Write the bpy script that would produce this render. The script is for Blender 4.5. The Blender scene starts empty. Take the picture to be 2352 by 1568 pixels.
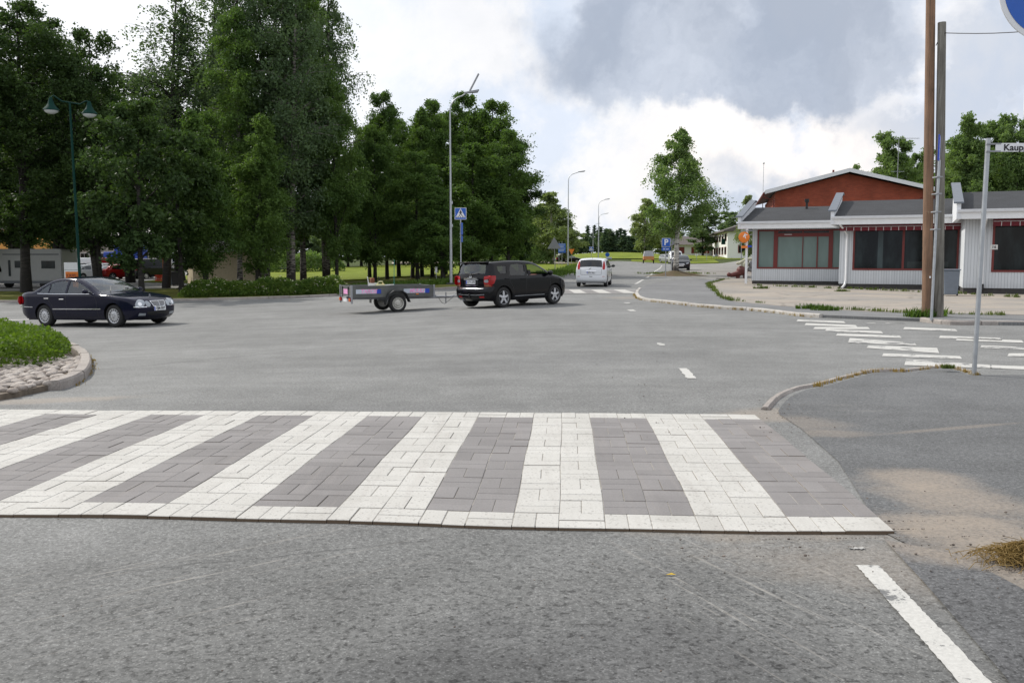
import bpy, bmesh, math, random
import numpy as np
from mathutils import Vector, Matrix
from mathutils.geometry import tessellate_polygon
from mathutils.bvhtree import BVHTree
C = bpy.context.scene.collection
R = math.radians
# ------------------------------------------------------------------ camera
F, PIT, EYE = 2070.0, R(5.27), 1.58          # focal length in px of a 2352 wide picture, pitch, eye height
cam = bpy.data.cameras.new('camera'); cam.sensor_width = 36; cam.lens = F/2352*36
cam.clip_end = 5000; cam.clip_start = .05
co = bpy.data.objects.new('camera', cam); C.objects.link(co)
co.location = (0, 0, EYE); co.rotation_euler = (R(90)-PIT, 0, 0)
bpy.context.scene.camera = co
# ------------------------------------------------------------------ node helper
class NT:
    def __init__(s, nt):
        s.t = nt; nt.nodes.clear()
    def n(s, typ, **kw):
        nd = s.t.nodes.new(typ)
        for k, v in kw.items():
            if k.startswith('i_'):
                k2 = k[2:]
                s.set(nd.inputs[int(k2) if k2.isdigit() else k2.replace('_', ' ')], v)
            else: setattr(nd, k, v)
        return nd
    def set(s, sock, v):
        if isinstance(v, bpy.types.NodeSocket): s.t.links.new(v, sock)
        elif v is not None: sock.default_value = v
    def m(s, op, a, b=None, c=None, clamp=False):
        nd = s.t.nodes.new('ShaderNodeMath'); nd.operation = op; nd.use_clamp = clamp
        s.set(nd.inputs[0], a)
        if b is not None: s.set(nd.inputs[1], b)
        if c is not None: s.set(nd.inputs[2], c)
        return nd.outputs[0]
    def v(s, op, a, b=None):
        nd = s.t.nodes.new('ShaderNodeVectorMath'); nd.operation = op
        s.set(nd.inputs[0], a)
        if b is not None: s.set(nd.inputs[1], b)
        return nd.outputs['Value'] if op in ('LENGTH', 'DOT_PRODUCT', 'DISTANCE') else nd.outputs[0]
    def mix(s, f, a, b, bt='MIX'):
        nd = s.t.nodes.new('ShaderNodeMix'); nd.data_type = 'RGBA'; nd.blend_type = bt
        s.set(nd.inputs[0], f); s.set(nd.inputs[6], c4(a)); s.set(nd.inputs[7], c4(b))
        return nd.outputs[2]
    def rng(s, x, a, b, c=0., d=1., smooth=True):
        nd = s.t.nodes.new('ShaderNodeMapRange'); nd.interpolation_type = 'SMOOTHSTEP' if smooth else 'LINEAR'
        for i, q in enumerate((x, a, b, c, d)): s.set(nd.inputs[i], q)
        return nd.outputs[0]
    def noise(s, vec, sc, det=3., rough=.55, dist=0.):
        nd = s.t.nodes.new('ShaderNodeTexNoise')
        s.set(nd.inputs['Vector'], vec); s.set(nd.inputs['Scale'], sc); s.set(nd.inputs['Detail'], det)
        s.set(nd.inputs['Roughness'], rough); s.set(nd.inputs['Distortion'], dist)
        return nd.outputs[0]
    def vor(s, vec, sc, out='Distance', feat='F1', rnd=1.):
        nd = s.t.nodes.new('ShaderNodeTexVoronoi'); nd.feature = feat
        s.set(nd.inputs['Vector'], vec); s.set(nd.inputs['Scale'], sc); s.set(nd.inputs['Randomness'], rnd)
        return nd.outputs[out]
    def pos(s): return s.t.nodes.new('ShaderNodeNewGeometry').outputs['Position']
    def obj(s): return s.t.nodes.new('ShaderNodeTexCoord').outputs['Object']
    def xyz(s, v):
        nd = s.t.nodes.new('ShaderNodeSeparateXYZ'); s.set(nd.inputs[0], v); return nd.outputs
    def comb(s, x=0., y=0., z=0.):
        nd = s.t.nodes.new('ShaderNodeCombineXYZ')
        for i, q in enumerate((x, y, z)): s.set(nd.inputs[i], q)
        return nd.outputs[0]
    def bump(s, h, st=.3, dist=.01):
        nd = s.t.nodes.new('ShaderNodeBump'); s.set(nd.inputs['Height'], h)
        nd.inputs['Strength'].default_value = st; nd.inputs['Distance'].default_value = dist
        return nd.outputs[0]
    def bsdf(s, col, rough=.6, metal=0., normal=None, spec=.5, coat=0., out=True, **kw):
        nd = s.t.nodes.new('ShaderNodeBsdfPrincipled')
        s.set(nd.inputs['Base Color'], c4(col)); s.set(nd.inputs['Roughness'], rough); s.set(nd.inputs['Metallic'], metal)
        s.set(nd.inputs['Specular IOR Level'], spec); s.set(nd.inputs['Coat Weight'], coat)
        nd.inputs['Coat Roughness'].default_value = .04
        if normal is not None: s.set(nd.inputs['Normal'], normal)
        for k, v in kw.items(): s.set(nd.inputs[k.replace('_', ' ')], c4(v) if isinstance(v, tuple) else v)
        if out: s.out(nd.outputs[0])
        return nd.outputs[0]
    def out(s, sh, vol=None):
        o = s.t.nodes.new('ShaderNodeOutputMaterial'); s.t.links.new(sh, o.inputs[0])
def c4(v):
    return (v[0], v[1], v[2], 1.) if isinstance(v, (tuple, list)) and len(v) == 3 else v
def newmat(name):
    m = bpy.data.materials.new(name); m.use_nodes = True
    return m, NT(m.node_tree)
# ------------------------------------------------------------------ world: sky and clouds
SUN_AZ, SUN_EL = R(-58), R(44)       # azimuth from +Y towards +X, elevation
sd = Vector((math.sin(SUN_AZ)*math.cos(SUN_EL), math.cos(SUN_AZ)*math.cos(SUN_EL), math.sin(SUN_EL)))
def pdir(px, py):
    x, y = px-1176, -(py-784)
    d = Vector((x, F*math.cos(PIT)+y*math.sin(PIT), -F*math.sin(PIT)+y*math.cos(PIT)))
    return d.normalized()
w = bpy.data.worlds.new('World'); bpy.context.scene.world = w; w.use_nodes = True
W = NT(w.node_tree)
D = W.n('ShaderNodeTexCoord').outputs['Generated']
sky = W.n('ShaderNodeTexSky', sky_type='NISHITA', sun_disc=False, sun_elevation=SUN_EL, sun_rotation=SUN_AZ, air_density=1.2, dust_density=2.0)
n1 = W.noise(D, 3.2, 8., .6, .3); n2 = W.noise(D, 7.5, 8., .62, .2); n3 = W.noise(D, 22., 6., .6)
nvec = W.n('ShaderNodeTexNoise', i_Scale=5.5, i_Detail=8., i_Roughness=.6); W.set(nvec.inputs['Vector'], D)
warp = W.v('SCALE', W.v('SUBTRACT', nvec.outputs['Color'], (.5, .5, .5)))
warp.node.inputs['Scale'].default_value = .28
DW = W.v('ADD', D, warp)
def blob(px, py, rx, ry, e0=.75, e1=1.1, vec=None):
    """soft cloud mass round one direction of the sky; radii in picture px"""
    c = pdir(px, py); X = Vector((c.y, -c.x, 0)).normalized(); Z = X.cross(c)
    vec = vec or DW
    a = W.m('MULTIPLY', W.v('DOT_PRODUCT', vec, tuple(X)), F/rx)
    b = W.m('MULTIPLY', W.m('SUBTRACT', W.v('DOT_PRODUCT', vec, tuple(Z)), 0.), F/ry)
    front = W.m('GREATER_THAN', W.v('DOT_PRODUCT', D, tuple(c)), .3)
    r = W.m('SQRT', W.m('ADD', W.m('MULTIPLY', a, a), W.m('MULTIPLY', b, b)))
    return W.m('MULTIPLY', W.rng(r, e1, e0), front)
big = W.m('MAXIMUM', blob(1820, -60, 350, 265, .8, 1.06), blob(1480, 60, 330, 150, .6, 1.12))
big = W.m('MAXIMUM', big, blob(1620, 150, 370, 92, .55, 1.1))
lo = W.m('MAXIMUM', blob(1350, 160, 240, 100, .15, 1.25), blob(1750, 410, 130, 50, .1, 1.4))
lo = W.m('MAXIMUM', lo, blob(1690, 480, 150, 40, .1, 1.4))
rt = W.m('MAXIMUM', blob(2300, 210, 330, 75, .4, 1.2), blob(2250, 300, 190, 90, .2, 1.35))
rt = W.m('MAXIMUM', rt, blob(2420, 130, 200, 140, .3, 1.3))
elev = W.xyz(D)[2]
# bright thin overcast over the blue, white cumulus, then grey undersides
veil = W.rng(n1, .18, .62, .62, 1.)
lightc = W.mix(W.rng(n2, .40, .58), (8.2, 8.9, 10.2), (10.6, 10.5, 10.6))
base = W.mix(veil, sky.outputs[0], lightc)
left = W.rng(W.v('DOT_PRODUCT', D, tuple(pdir(250, 100))), .93, .995)
base = W.mix(W.m('MULTIPLY', left, .9), base, (11.0, 11.2, 11.6))
cumW = W.m('MULTIPLY', blob(1880, 330, 420, 150, .3, 1.2), W.rng(n2, .34, .5))
base = W.mix(cumW, base, (10.8, 10.3, 10.0))
darkc = W.mix(W.rng(W.noise(DW, 5.5, 5., .55), .36, .64), (4.2, 4.8, 5.9), (6.4, 7.0, 8.1))
base = W.mix(W.m('MULTIPLY', W.m('ADD', lo, W.m('MULTIPLY', rt, 1.25), clamp=True), .72), base, (5.6, 6.25, 7.4))
base = W.mix(W.m('MULTIPLY', big, .93), base, darkc)
bg = W.n('ShaderNodeBackground'); W.set(bg.inputs[0], base); bg.inputs[1].default_value = .1
wo = W.n('ShaderNodeOutputWorld'); W.set(wo.inputs[0], bg.outputs[0])
w.cycles.sampling_method = 'MANUAL'; w.cycles.sample_map_resolution = 512
# ------------------------------------------------------------------ sun
sl = bpy.data.lights.new('sun', 'SUN'); sl.energy = 3.7; sl.angle = R(1.2); sl.color = (1, .95, .87)
so = bpy.data.objects.new('sun', sl); C.objects.link(so); so.location = (0, 0, 60)
so.rotation_euler = sd.to_track_quat('Z', 'Y').to_euler()
sc = bpy.context.scene
sc.view_settings.view_transform = 'Standard'; sc.view_settings.look = 'None'
sc.view_settings.exposure = 0.0; sc.view_settings.gamma = 1
sc.render.engine = 'CYCLES'
sc.cycles.max_bounces = 6; sc.cycles.transparent_max_bounces = 12; sc.cycles.diffuse_bounces = 3; sc.cycles.glossy_bounces = 3
sc.cycles.use_denoising = True
# ------------------------------------------------------------------ terrain
def sst(a, b, x):
    t = min(1, max(0, (x-a)/(b-a))); return t*t*(3-2*t)
def h(x, y):
    z = -.9*(1-math.exp(-max(0, -x)/19))*sst(6, 22, y)
    if y > 45: z += .0075*(min(y, 150)-45)
    if y > 150: z += .015*(min(y, 200)-150)
    if y > 200: z += .012*(min(y, 300)-200)
    z -= .03*math.exp(-((x-1.0)/1.5)**2-((y-4.9)/.9)**2)
    return z
def ray(px, py):
    return Vector((px-1176, F*math.cos(PIT)-(py-784)*math.sin(PIT), -F*math.sin(PIT)-(py-784)*math.cos(PIT)))
def at(px, py, up=0.):
    """where the line of sight through a pixel meets the ground (plus 'up')"""
    d = ray(px, py); t0 = 0
    lo_, prev = 2., None
    y = 2.
    while y < 700:
        t = y/d.y; g = EYE+t*d.z-(h(t*d.x, y)+up)
        if g <= 0:
            a, b = (prev or y), y
            for _ in range(30):
                m_ = (a+b)/2; t = m_/d.y
                if EYE+t*d.z-(h(t*d.x, m_)+up) > 0: a = m_
                else: b = m_
            break
        prev = y; y *= 1.03
    t = y/d.y
    return Vector((t*d.x, y, h(t*d.x, y)+up))
def pos(px, py, y):
    d = ray(px, py); t = y/d.y
    return Vector((t*d.x, y, EYE+t*d.z))
def gx(px, y):
    """ground point at distance y seen in picture column px"""
    p = pos(px, 700, y)
    return Vector((p.x, y, h(p.x, y)))
GX = sorted(set([-600, -400, -250, -180, -140, -110, -90, -75, -60]+list(range(-50, -30, 4))+list(range(-30, 31, 1))+[34, 38, 42, 46, 50, 60, 75, 90, 120, 160, 220, 300, 450, 600]))
GX = sorted(set(GX+[-4+.5*i for i in range(21)]))
GY = sorted(set([-30, -20, -10, -5]+[2+.5*i for i in range(13)]+list(range(-2, 30, 1))+list(range(30, 60, 3))+[45]+list(range(60, 150, 6))+[150, 160, 170, 180, 190, 200, 220, 240, 260, 280, 300, 350, 400, 500, 650, 800, 1200]))
# ------------------------------------------------------------------ objects
def tag(o, label=None, cat=None, group=None, kind=None):
    if label: o['label'] = label
    if cat: o['category'] = cat
    if group: o['group'] = group
    if kind: o['kind'] = kind
    return o
def thing(name, label, cat, loc=(0, 0, 0), rz=0., group=None, kind=None):
    o = bpy.data.objects.new(name, None); C.objects.link(o); o.location = loc; o.rotation_euler = (0, 0, rz)
    o.empty_display_size = .3
    return tag(o, label, cat, group, kind)
def mkobj(name, me, mat=None, parent=None):
    o = bpy.data.objects.new(name, me); C.objects.link(o)
    if mat is not None and not me.materials: me.materials.append(mat)
    if parent is not None: o.parent = parent
    return o
def kids(o): return [c for c in bpy.data.objects if c.parent == o]
def copy_tree(o, parent=None):
    c = o.copy(); C.objects.link(c); c.parent = parent
    for ch in kids(o): copy_tree(ch, c)
    return c
class MB:
    def __init__(s): s.v = []; s.f = []; s.m = []; s.mi = 0
    def add(s, vs, fs, M=None):
        k = len(s.v)
        s.v += [tuple(M @ Vector(p)) if M is not None else tuple(p) for p in vs]
        s.f += [tuple(i+k for i in f) for f in fs]; s.m += [s.mi]*len(fs); return s
    def box(s, c, sz, rz=0., M=None, rx=0., ry=0.):
        x, y, z = sz[0]/2, sz[1]/2, sz[2]/2
        vs = [(a*x, b*y, d*z) for a in (-1, 1) for b in (-1, 1) for d in (-1, 1)]
        T = Matrix.Translation(c) @ Matrix.Rotation(rz, 4, 'Z') @ Matrix.Rotation(ry, 4, 'Y') @ Matrix.Rotation(rx, 4, 'X')
        if M is not None: T = M @ T
        return s.add(vs, [(0, 1, 3, 2), (4, 6, 7, 5), (0, 4, 5, 1), (2, 3, 7, 6), (0, 2, 6, 4), (1, 5, 7, 3)], T)
    def b2(s, x0, x1, y0, y1, z0, z1, M=None):
        return s.box(((x0+x1)/2, (y0+y1)/2, (z0+z1)/2), (abs(x1-x0), abs(y1-y0), abs(z1-z0)), M=M)
    def tube(s, pts, r, n=8, cap=True, M=None):
        pts = [Vector(p) for p in pts]; k = len(pts); rr = r if isinstance(r, (list, tuple)) else [r]*k
        vs = []; fs = []; up = None
        for i, p in enumerate(pts):
            d = (pts[min(i+1, k-1)]-pts[max(i-1, 0)]).normalized()
            if up is None or abs(up.dot(d)) > .98:
                up = Vector((0, 0, 1)) if abs(d.z) < .9 else Vector((1, 0, 0))
            a = d.cross(up).normalized(); b = a.cross(d).normalized(); up = b
            for j in range(n):
                t = 2*math.pi*j/n; vs.append(p+(a*math.cos(t)+b*math.sin(t))*rr[i])
        for i in range(k-1):
            for j in range(n):
                j2 = (j+1) % n; fs.append((i*n+j, (i+1)*n+j, (i+1)*n+j2, i*n+j2))
        if cap: fs.append(tuple(range(n))); fs.append(tuple(range((k-1)*n, k*n))[::-1])
        return s.add(vs, fs, M)
    def lathe(s, prof, n=24, M=None, closed=False):
        """prof: (radius, z) about the local Z axis"""
        vs = []; fs = []; k = len(prof)
        for j in range(n):
            t = 2*math.pi*j/n
            for r, z in prof: vs.append((r*math.cos(t), r*math.sin(t), z))
        for j in range(n):
            j2 = (j+1) % n
            for i in range(k-1 if not closed else k):
                i2 = (i+1) % k; fs.append((j*k+i, j2*k+i, j2*k+i2, j*k+i2))
        return s.add(vs, fs, M)
    def prism(s, poly, z0, z1, M=None):
        """poly in local xy extruded along z"""
        n = len(poly); vs = [(p[0], p[1], z0) for p in poly]+[(p[0], p[1], z1) for p in poly]
        tr = tessellate_polygon([[Vector((p[0], p[1], 0)) for p in poly]])
        fs = [tuple(t) for t in tr]+[tuple(i+n for i in t[::-1]) for t in tr]
        fs += [(i, (i+1) % n, (i+1) % n+n, i+n) for i in range(n)]
        return s.add(vs, fs, M)
    def sphere(s, c, r, n=12, m=8, sq=(1, 1, 1), M=None):
        vs = []; fs = []
        for i in range(m+1):
            a = math.pi*i/m
            for j in range(n):
                b = 2*math.pi*j/n
                vs.append((c[0]+r*sq[0]*math.sin(a)*math.cos(b), c[1]+r*sq[1]*math.sin(a)*math.sin(b), c[2]+r*sq[2]*math.cos(a)))
        for i in range(m):
            for j in range(n): fs.append((i*n+j, (i+1)*n+j, (i+1)*n+(j+1) % n, i*n+(j+1) % n))
        return s.add(vs, fs, M)
    def mesh(s, name='mesh', mats=(), smooth=35, bev=0, seg=1):
        me = bpy.data.meshes.new(name)
        bm = bmesh.new(); me.from_pydata(s.v, [], s.f)
        for m in mats: me.materials.append(m)
        if len(mats) > 1:
            for p, i in zip(me.polygons, s.m): p.material_index = i
        bm.from_mesh(me)
        bmesh.ops.remove_doubles(bm, verts=bm.verts, dist=1e-5)
        bmesh.ops.recalc_face_normals(bm, faces=bm.faces)
        if bev:
            ed = [e for e in bm.edges if len(e.link_faces) == 2 and e.calc_face_angle(0) > R(50)]
            bmesh.ops.bevel(bm, geom=ed, offset=bev, segments=seg, affect='EDGES', clamp_overlap=True)
        bm.to_mesh(me); bm.free()
        if smooth:
            me.shade_smooth(); me.set_sharp_from_angle(angle=R(smooth))
        return me
    def build(s, name, mat, parent=None, smooth=35, bev=0, seg=1):
        mats = mat if isinstance(mat, (list, tuple)) else (mat,)
        return mkobj(name, s.mesh(name, mats, smooth, bev, seg), None, parent)
def text_mb(body, size, mat, name, parent, M, extrude=.002, shear=0., bold=0.):
    cu = bpy.data.curves.new('text', 'FONT'); cu.body = body; cu.size = size; cu.extrude = extrude; cu.shear = shear
    cu.offset = bold; cu.align_x = 'CENTER'; cu.align_y = 'CENTER'; cu.resolution_u = 3
    o = bpy.data.objects.new('text', cu); C.objects.link(o)
    dg = bpy.context.evaluated_depsgraph_get(); me = bpy.data.meshes.new_from_object(o.evaluated_get(dg))
    bpy.data.objects.remove(o); bpy.data.curves.remove(cu)
    me.materials.clear(); me.materials.append(mat); me.transform(M)
    return mkobj(name, me, None, parent)
def poly_bm(polys, gxs, gys):
    """flat polygon (first outline, then holes) cut along grid lines"""
    bm = bmesh.new(); pl = [[Vector((p[0], p[1], 0)) for p in q] for q in polys]
    flat = [p for q in pl for p in q]
    vs = [bm.verts.new(p) for p in flat]
    for t in tessellate_polygon(pl):
        try: bm.faces.new([vs[i] for i in t])
        except ValueError: pass
    xs = [p.x for p in flat]; ys = [p.y for p in flat]
    for a, gl, lo_, hi in (((1, 0, 0), gxs, min(xs), max(xs)), ((0, 1, 0), gys, min(ys), max(ys))):
        for g in gl:
            if lo_+1e-4 < g < hi-1e-4:
                bmesh.ops.bisect_plane(bm, geom=bm.verts[:]+bm.edges[:]+bm.faces[:], dist=1e-5, plane_co=tuple(g*q for q in a), plane_no=a)
    bmesh.ops.remove_doubles(bm, verts=bm.verts, dist=1e-5)
    return bm
def sheet(name, poly, dz, mat, holes=(), skirt=0., kind='structure', hf=None):
    """a surface laid over the terrain"""
    bm = poly_bm([poly]+list(holes), GX, GY)
    if skirt:
        be = [e for e in bm.edges if e.is_boundary]
        r = bmesh.ops.extrude_edge_only(bm, edges=be)
        low = {v for v in r['geom'] if isinstance(v, bmesh.types.BMVert)}
    for v in bm.verts:
        v.co.z = h(v.co.x, v.co.y)+dz+(hf(v.co.x, v.co.y) if hf else 0)
        if skirt and v in low: v.co.z -= skirt
    bmesh.ops.recalc_face_normals(bm, faces=bm.faces)
    if sum(f.normal.z*f.calc_area() for f in bm.faces) < 0: bmesh.ops.reverse_faces(bm, faces=bm.faces)
    me = bpy.data.meshes.new(name); bm.to_mesh(me); bm.free()
    o = mkobj(name, me, mat)
    if kind: o['kind'] = kind
    return o
def smooth_line(pts, n=6):
    P = [Vector(p) for p in pts]; out = []
    for i in range(len(P)-1):
        a, b, c, d = P[max(i-1, 0)], P[i], P[i+1], P[min(i+2, len(P)-1)]
        for j in range(n):
            t = j/n
            out.append(.5*((2*b)+(c-a)*t+(2*a-5*b+4*c-d)*t*t+(3*b-a-3*c+d)*t**3))
    out.append(P[-1]); return out
def resample(P, step):
    out = [P[0].copy()]; acc = 0
    for a, b in zip(P, P[1:]):
        L = (b-a).length; t = step-acc
        while t < L: out.append(a+(b-a)*(t/L)); t += step
        acc = (acc+L) % step if L else acc
    out.append(P[-1].copy()); return out
# ------------------------------------------------------------------ materials
def simple(name, col, rough=.6, metal=0., var=.12, sc=6., bump=0., bsc=40., spec=.5, coat=0., coord='obj'):
    m, n = newmat(name)
    co_ = n.obj() if coord == 'obj' else n.pos()
    nz = n.noise(co_, sc, 4.)
    k = n.rng(nz, .3, .7, 1-var, 1+var)
    col_ = n.mix(1., col, n.comb(k, k, k), 'MULTIPLY')
    nm = n.bump(n.noise(co_, bsc, 3.), bump) if bump else None
    rr = n.rng(nz, .3, .7, max(0, rough-.05), min(1, rough+.06))
    n.bsdf(col_, rr, metal, nm, spec, coat)
    return m
M = {}
for k_, a_ in dict(
    galv=((.42, .44, .46), .45, .75, .1), galv_dull=((.30, .31, .33), .6, .3, .15), white_metal=((.72, .74, .76), .45, 0., .04),
    black=((.012, .012, .013), .5, 0., .1), rubber=((.018, .018, .018), .85, 0., .2), dark_plastic=((.03, .032, .034), .6, 0., .1),
    green_pole=((.005, .034, .027), .7, 0., .08), sign_blue=((.012, .10, .46), .4, 0., .03), sign_white=((.75, .76, .78), .45, 0., .03),
    sign_grey=((.30, .31, .33), .55, .4, .06), orange=((.75, .20, .02), .5, 0., .06), chrome=((.75, .76, .78), .15, 1., .02),
    alloy=((.55, .56, .58), .3, .6, .05), steel_rim=((.50, .49, .45), .5, .3, .12), red_lamp=((.34, .006, .008), .15, 0., .05),
    amber=((.8, .22, .03), .2, 0., .05), clear_lamp=((.34, .37, .40), .12, .3, .08), plate=((.70, .72, .74), .4, 0., .02),
    ink=((.015, .015, .015), .6, 0., 0.), pink=((.80, .36, .62), .5, 0., .12), decal_blue=((.01, .05, .45), .4, 0., .08),
    decal_white=((.55, .60, .68), .5, 0., .1), canister=((.72, .70, .42), .5, 0., .08), skin=((.50, .24, .17), .55, 0., .06),
    cloth=((.35, .36, .38), .9, 0., .1), hair=((.06, .035, .02), .7, 0., .2), seat=((.045, .045, .05), .85, 0., .1),
    cabin=((.02, .02, .022), .8, 0., .1), crate=((.85, .07, .02), .5, 0., .06), bin_grey=((.10, .12, .135), .55, 0., .06),
    bin_blue=((.16, .19, .23), .55, 0., .06), tarp=((.42, .43, .45), .7, 0., .1), tarp_box=((.50, .22, .07), .6, 0., .1),
    camper=((.33, .335, .32), .4, 0., .03), camper_dark=((.10, .11, .12), .5, 0., .08), render_grey=((.42, .40, .37), .9, 0., .06),  # motorhome white is greyed: shade of the surrounding trees put into its paint
    render_beige=((.50, .42, .28), .9, 0., .06), render_orange=((.62, .30, .08), .9, 0., .06), roof_light=((.48, .46, .44), .6, 0., .08),
    roof_dark=((.10, .085, .08), .8, 0., .12), white_wood=((.68, .70, .73), .6, 0., .03), white_wall=((.74, .74, .72), .85, 0., .04),
    red_wood=((.16, .022, .018), .55, 0., .1), awning=((.13, .012, .02), .8, 0., .12), awning_line=((.6, .58, .58), .7, 0., .05),
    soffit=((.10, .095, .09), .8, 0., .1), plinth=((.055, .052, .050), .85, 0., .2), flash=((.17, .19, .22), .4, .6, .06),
    statue_brown=((.13, .035, .030), .6, 0., .25), statue_grey=((.22, .22, .22), .7, 0., .25), statue_pale=((.45, .44, .33), .7, 0., .15),
    blue_paint=((.01, .045, .30), .4, 0., .1), handle_grey=((.2, .2, .2), .5, 0., .05), teal=((.01, .18, .15), .5, 0., .05),
    lamp_glass=((.55, .58, .58), .2, 0., .05), rust=((.20, .07, .035), .8, 0., .3), white_trim=((.78, .79, .80), .5, 0., .03),
    yellow_leaf=((.55, .38, .03), .6, 0., .1), wire=((.04, .04, .045), .6, 0., 0.), cover_white=((.70, .70, .68), .5, 0., .05)).items():
    M[k_] = simple(k_, a_[0], a_[1], a_[2], a_[3])
def paint_mat(name, col, metal=.0, dust=.08, rough=.10):
    m, n = newmat(name)
    p = n.obj(); nz = n.noise(p, 2.5, 5.); low = n.rng(n.xyz(p)[2], .15, .75, 1., 0.)
    d = n.m('MULTIPLY', n.m('ADD', n.m('MULTIPLY', low, .55), .15), n.rng(nz, .3, .7, .3, 1.))
    d = n.m('MULTIPLY', d, dust*1.6)
    c = n.mix(d, col, (.09, .085, .075))
    n.bsdf(c, n.m('ADD', n.m('MULTIPLY', d, .5), rough), metal, None, .32, 0.)
    return m
M['navy'] = paint_mat('navy_paint', (.004, .005, .020)); M['black_paint'] = paint_mat('black_paint', (.003, .0032, .005), dust=.02)
M['white_paint'] = paint_mat('white_paint', (.66, .68, .70), 0., .03); M['red_paint'] = paint_mat('red_paint', (.30, .012, .010), .1)
M['darkred_paint'] = paint_mat('darkred_paint', (.20, .008, .014), .1); M['silver_paint'] = paint_mat('silver_paint', (.42, .44, .44), .6)
M['charcoal_paint'] = paint_mat('charcoal_paint', (.03, .033, .04), .4)
def glass_mat(name, tint, opac=.6, rough=.04):
    m, n = newmat(name)
    tr = n.n('ShaderNodeBsdfTransparent'); tr.inputs[0].default_value = (*tint, 1)
    gl = n.n('ShaderNodeBsdfGlossy'); gl.inputs[0].default_value = (.9, .93, .95, 1); gl.inputs[1].default_value = rough
    fr = n.n('ShaderNodeLayerWeight'); fr.inputs[0].default_value = .5
    f = n.m('ADD', n.m('MULTIPLY', n.m('POWER', fr.outputs['Facing'], 4.), .8), opac+.04, clamp=True)
    mx = n.n('ShaderNodeMixShader'); n.set(mx.inputs[0], f); n.set(mx.inputs[1], tr.outputs[0]); n.set(mx.inputs[2], gl.outputs[0])
    n.out(mx.outputs[0]); return m
M['glass'] = glass_mat('glass', (.55, .62, .60), .06); M['glass_dark'] = glass_mat('glass_dark', (.10, .11, .12), .03)
def pane_mat(name, col, var=.15):
    m, n = newmat(name); p = n.obj()
    k = n.noise(n.v('MULTIPLY', p, (1., 1., .35)), 1.6, 4.)
    c = n.mix(n.rng(k, .35, .65), tuple(q*(1-var) for q in col), tuple(q*(1+var) for q in col))
    n.bsdf(c, .06, 0., None, .22); return m
M['pane_dark'] = pane_mat('pane_dark', (.012, .017, .018), .7)
M['pane_frost'] = pane_mat('pane_frost', (.17, .235, .22), .06)
def boards_mat(name, col, gap=(.25, .27, .30), w=.118, ax=0):
    m, n = newmat(name); p = n.obj(); x = n.xyz(p)[ax]
    f = n.m('FRACT', n.m('DIVIDE', x, w)); g = n.m('LESS_THAN', f, .09)
    cell = n.m('FLOOR', n.m('DIVIDE', x, w)); wn = n.n('ShaderNodeTexWhiteNoise', noise_dimensions='1D'); n.set(wn.inputs['W'], cell)
    k = n.m('ADD', .95, n.m('MULTIPLY', wn.outputs[0], .08))
    dirt = n.rng(n.m('ADD', n.xyz(p)[2], n.m('MULTIPLY', n.noise(p, 3., 4.), .5)), .3, .9, .86, 1.)
    c = n.mix(1., col, n.comb(k, k, k), 'MULTIPLY'); c = n.mix(1., c, n.comb(dirt, dirt, n.m('MULTIPLY', dirt, .98)), 'MULTIPLY')
    n.bsdf(n.mix(g, c, gap), .6, 0., n.bump(n.m('SUBTRACT', 1., g), .5, .01)); return m
M['boards'] = boards_mat('white_boards', (.62, .65, .69))
def brick_mat(name, c1, c2, mortar):
    m, n = newmat(name); p = n.obj(); q = n.xyz(p)
    v = n.comb(n.m('ADD', q[0], q[1]), q[2], 0.)
    b = n.n('ShaderNodeTexBrick', offset=.5); n.set(b.inputs['Vector'], v)
    b.inputs['Color1'].default_value = (*c1, 1); b.inputs['Color2'].default_value = (*c2, 1); b.inputs['Mortar'].default_value = (*mortar, 1)
    b.inputs['Scale'].default_value = 1.; b.inputs['Brick Width'].default_value = .27; b.inputs['Row Height'].default_value = .075
    b.inputs['Mortar Size'].default_value = .008
    k = n.rng(n.noise(p, .9, 4.), .3, .7, .85, 1.12)
    n.bsdf(n.mix(1., b.outputs[0], n.comb(k, k, k), 'MULTIPLY'), .9); return m
M['brick'] = brick_mat('red_brick', (.36, .072, .034), (.27, .052, .026), (.22, .09, .06))
def shingle_mat():
    m, n = newmat('roof_felt'); p = n.obj()
    a = n.noise(p, 90., 2.); b = n.noise(p, 1.2, 4.)
    k = n.m('MULTIPLY', n.rng(a, .3, .7, .7, 1.3), n.rng(b, .3, .7, .85, 1.15))
    n.bsdf(n.mix(1., (.026, .028, .032), n.comb(k, k, k), 'MULTIPLY'), .85, 0., n.bump(a, .4, .01)); return m
M['felt'] = shingle_mat()
def wood_pole_mat(name, c1, c2):
    m, n = newmat(name); p = n.obj()
    v = n.v('MULTIPLY', p, (9., 9., .35)); a = n.noise(v, 3., 6., .65, .5)
    b = n.noise(n.v('MULTIPLY', p, (1.5, 1.5, .9)), 1.2, 3.)
    kn = n.rng(n.vor(n.v('MULTIPLY', p, (2.2, 2.2, .8)), 1.6), .05, .11, .45, 1.)
    c = n.mix(n.rng(a, .38, .62), c1, c2)
    k = n.m('MULTIPLY', n.rng(b, .3, .7, .75, 1.2), kn)
    n.bsdf(n.mix(1., c, n.comb(k, k, k), 'MULTIPLY'), .85, 0., n.bump(a, .5, .01)); return m
M['pole_brown'] = wood_pole_mat('brown_wood', (.235, .135, .082), (.15, .095, .062))
M['pole_grey'] = wood_pole_mat('grey_wood', (.21, .20, .175), (.12, .11, .095))
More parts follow.
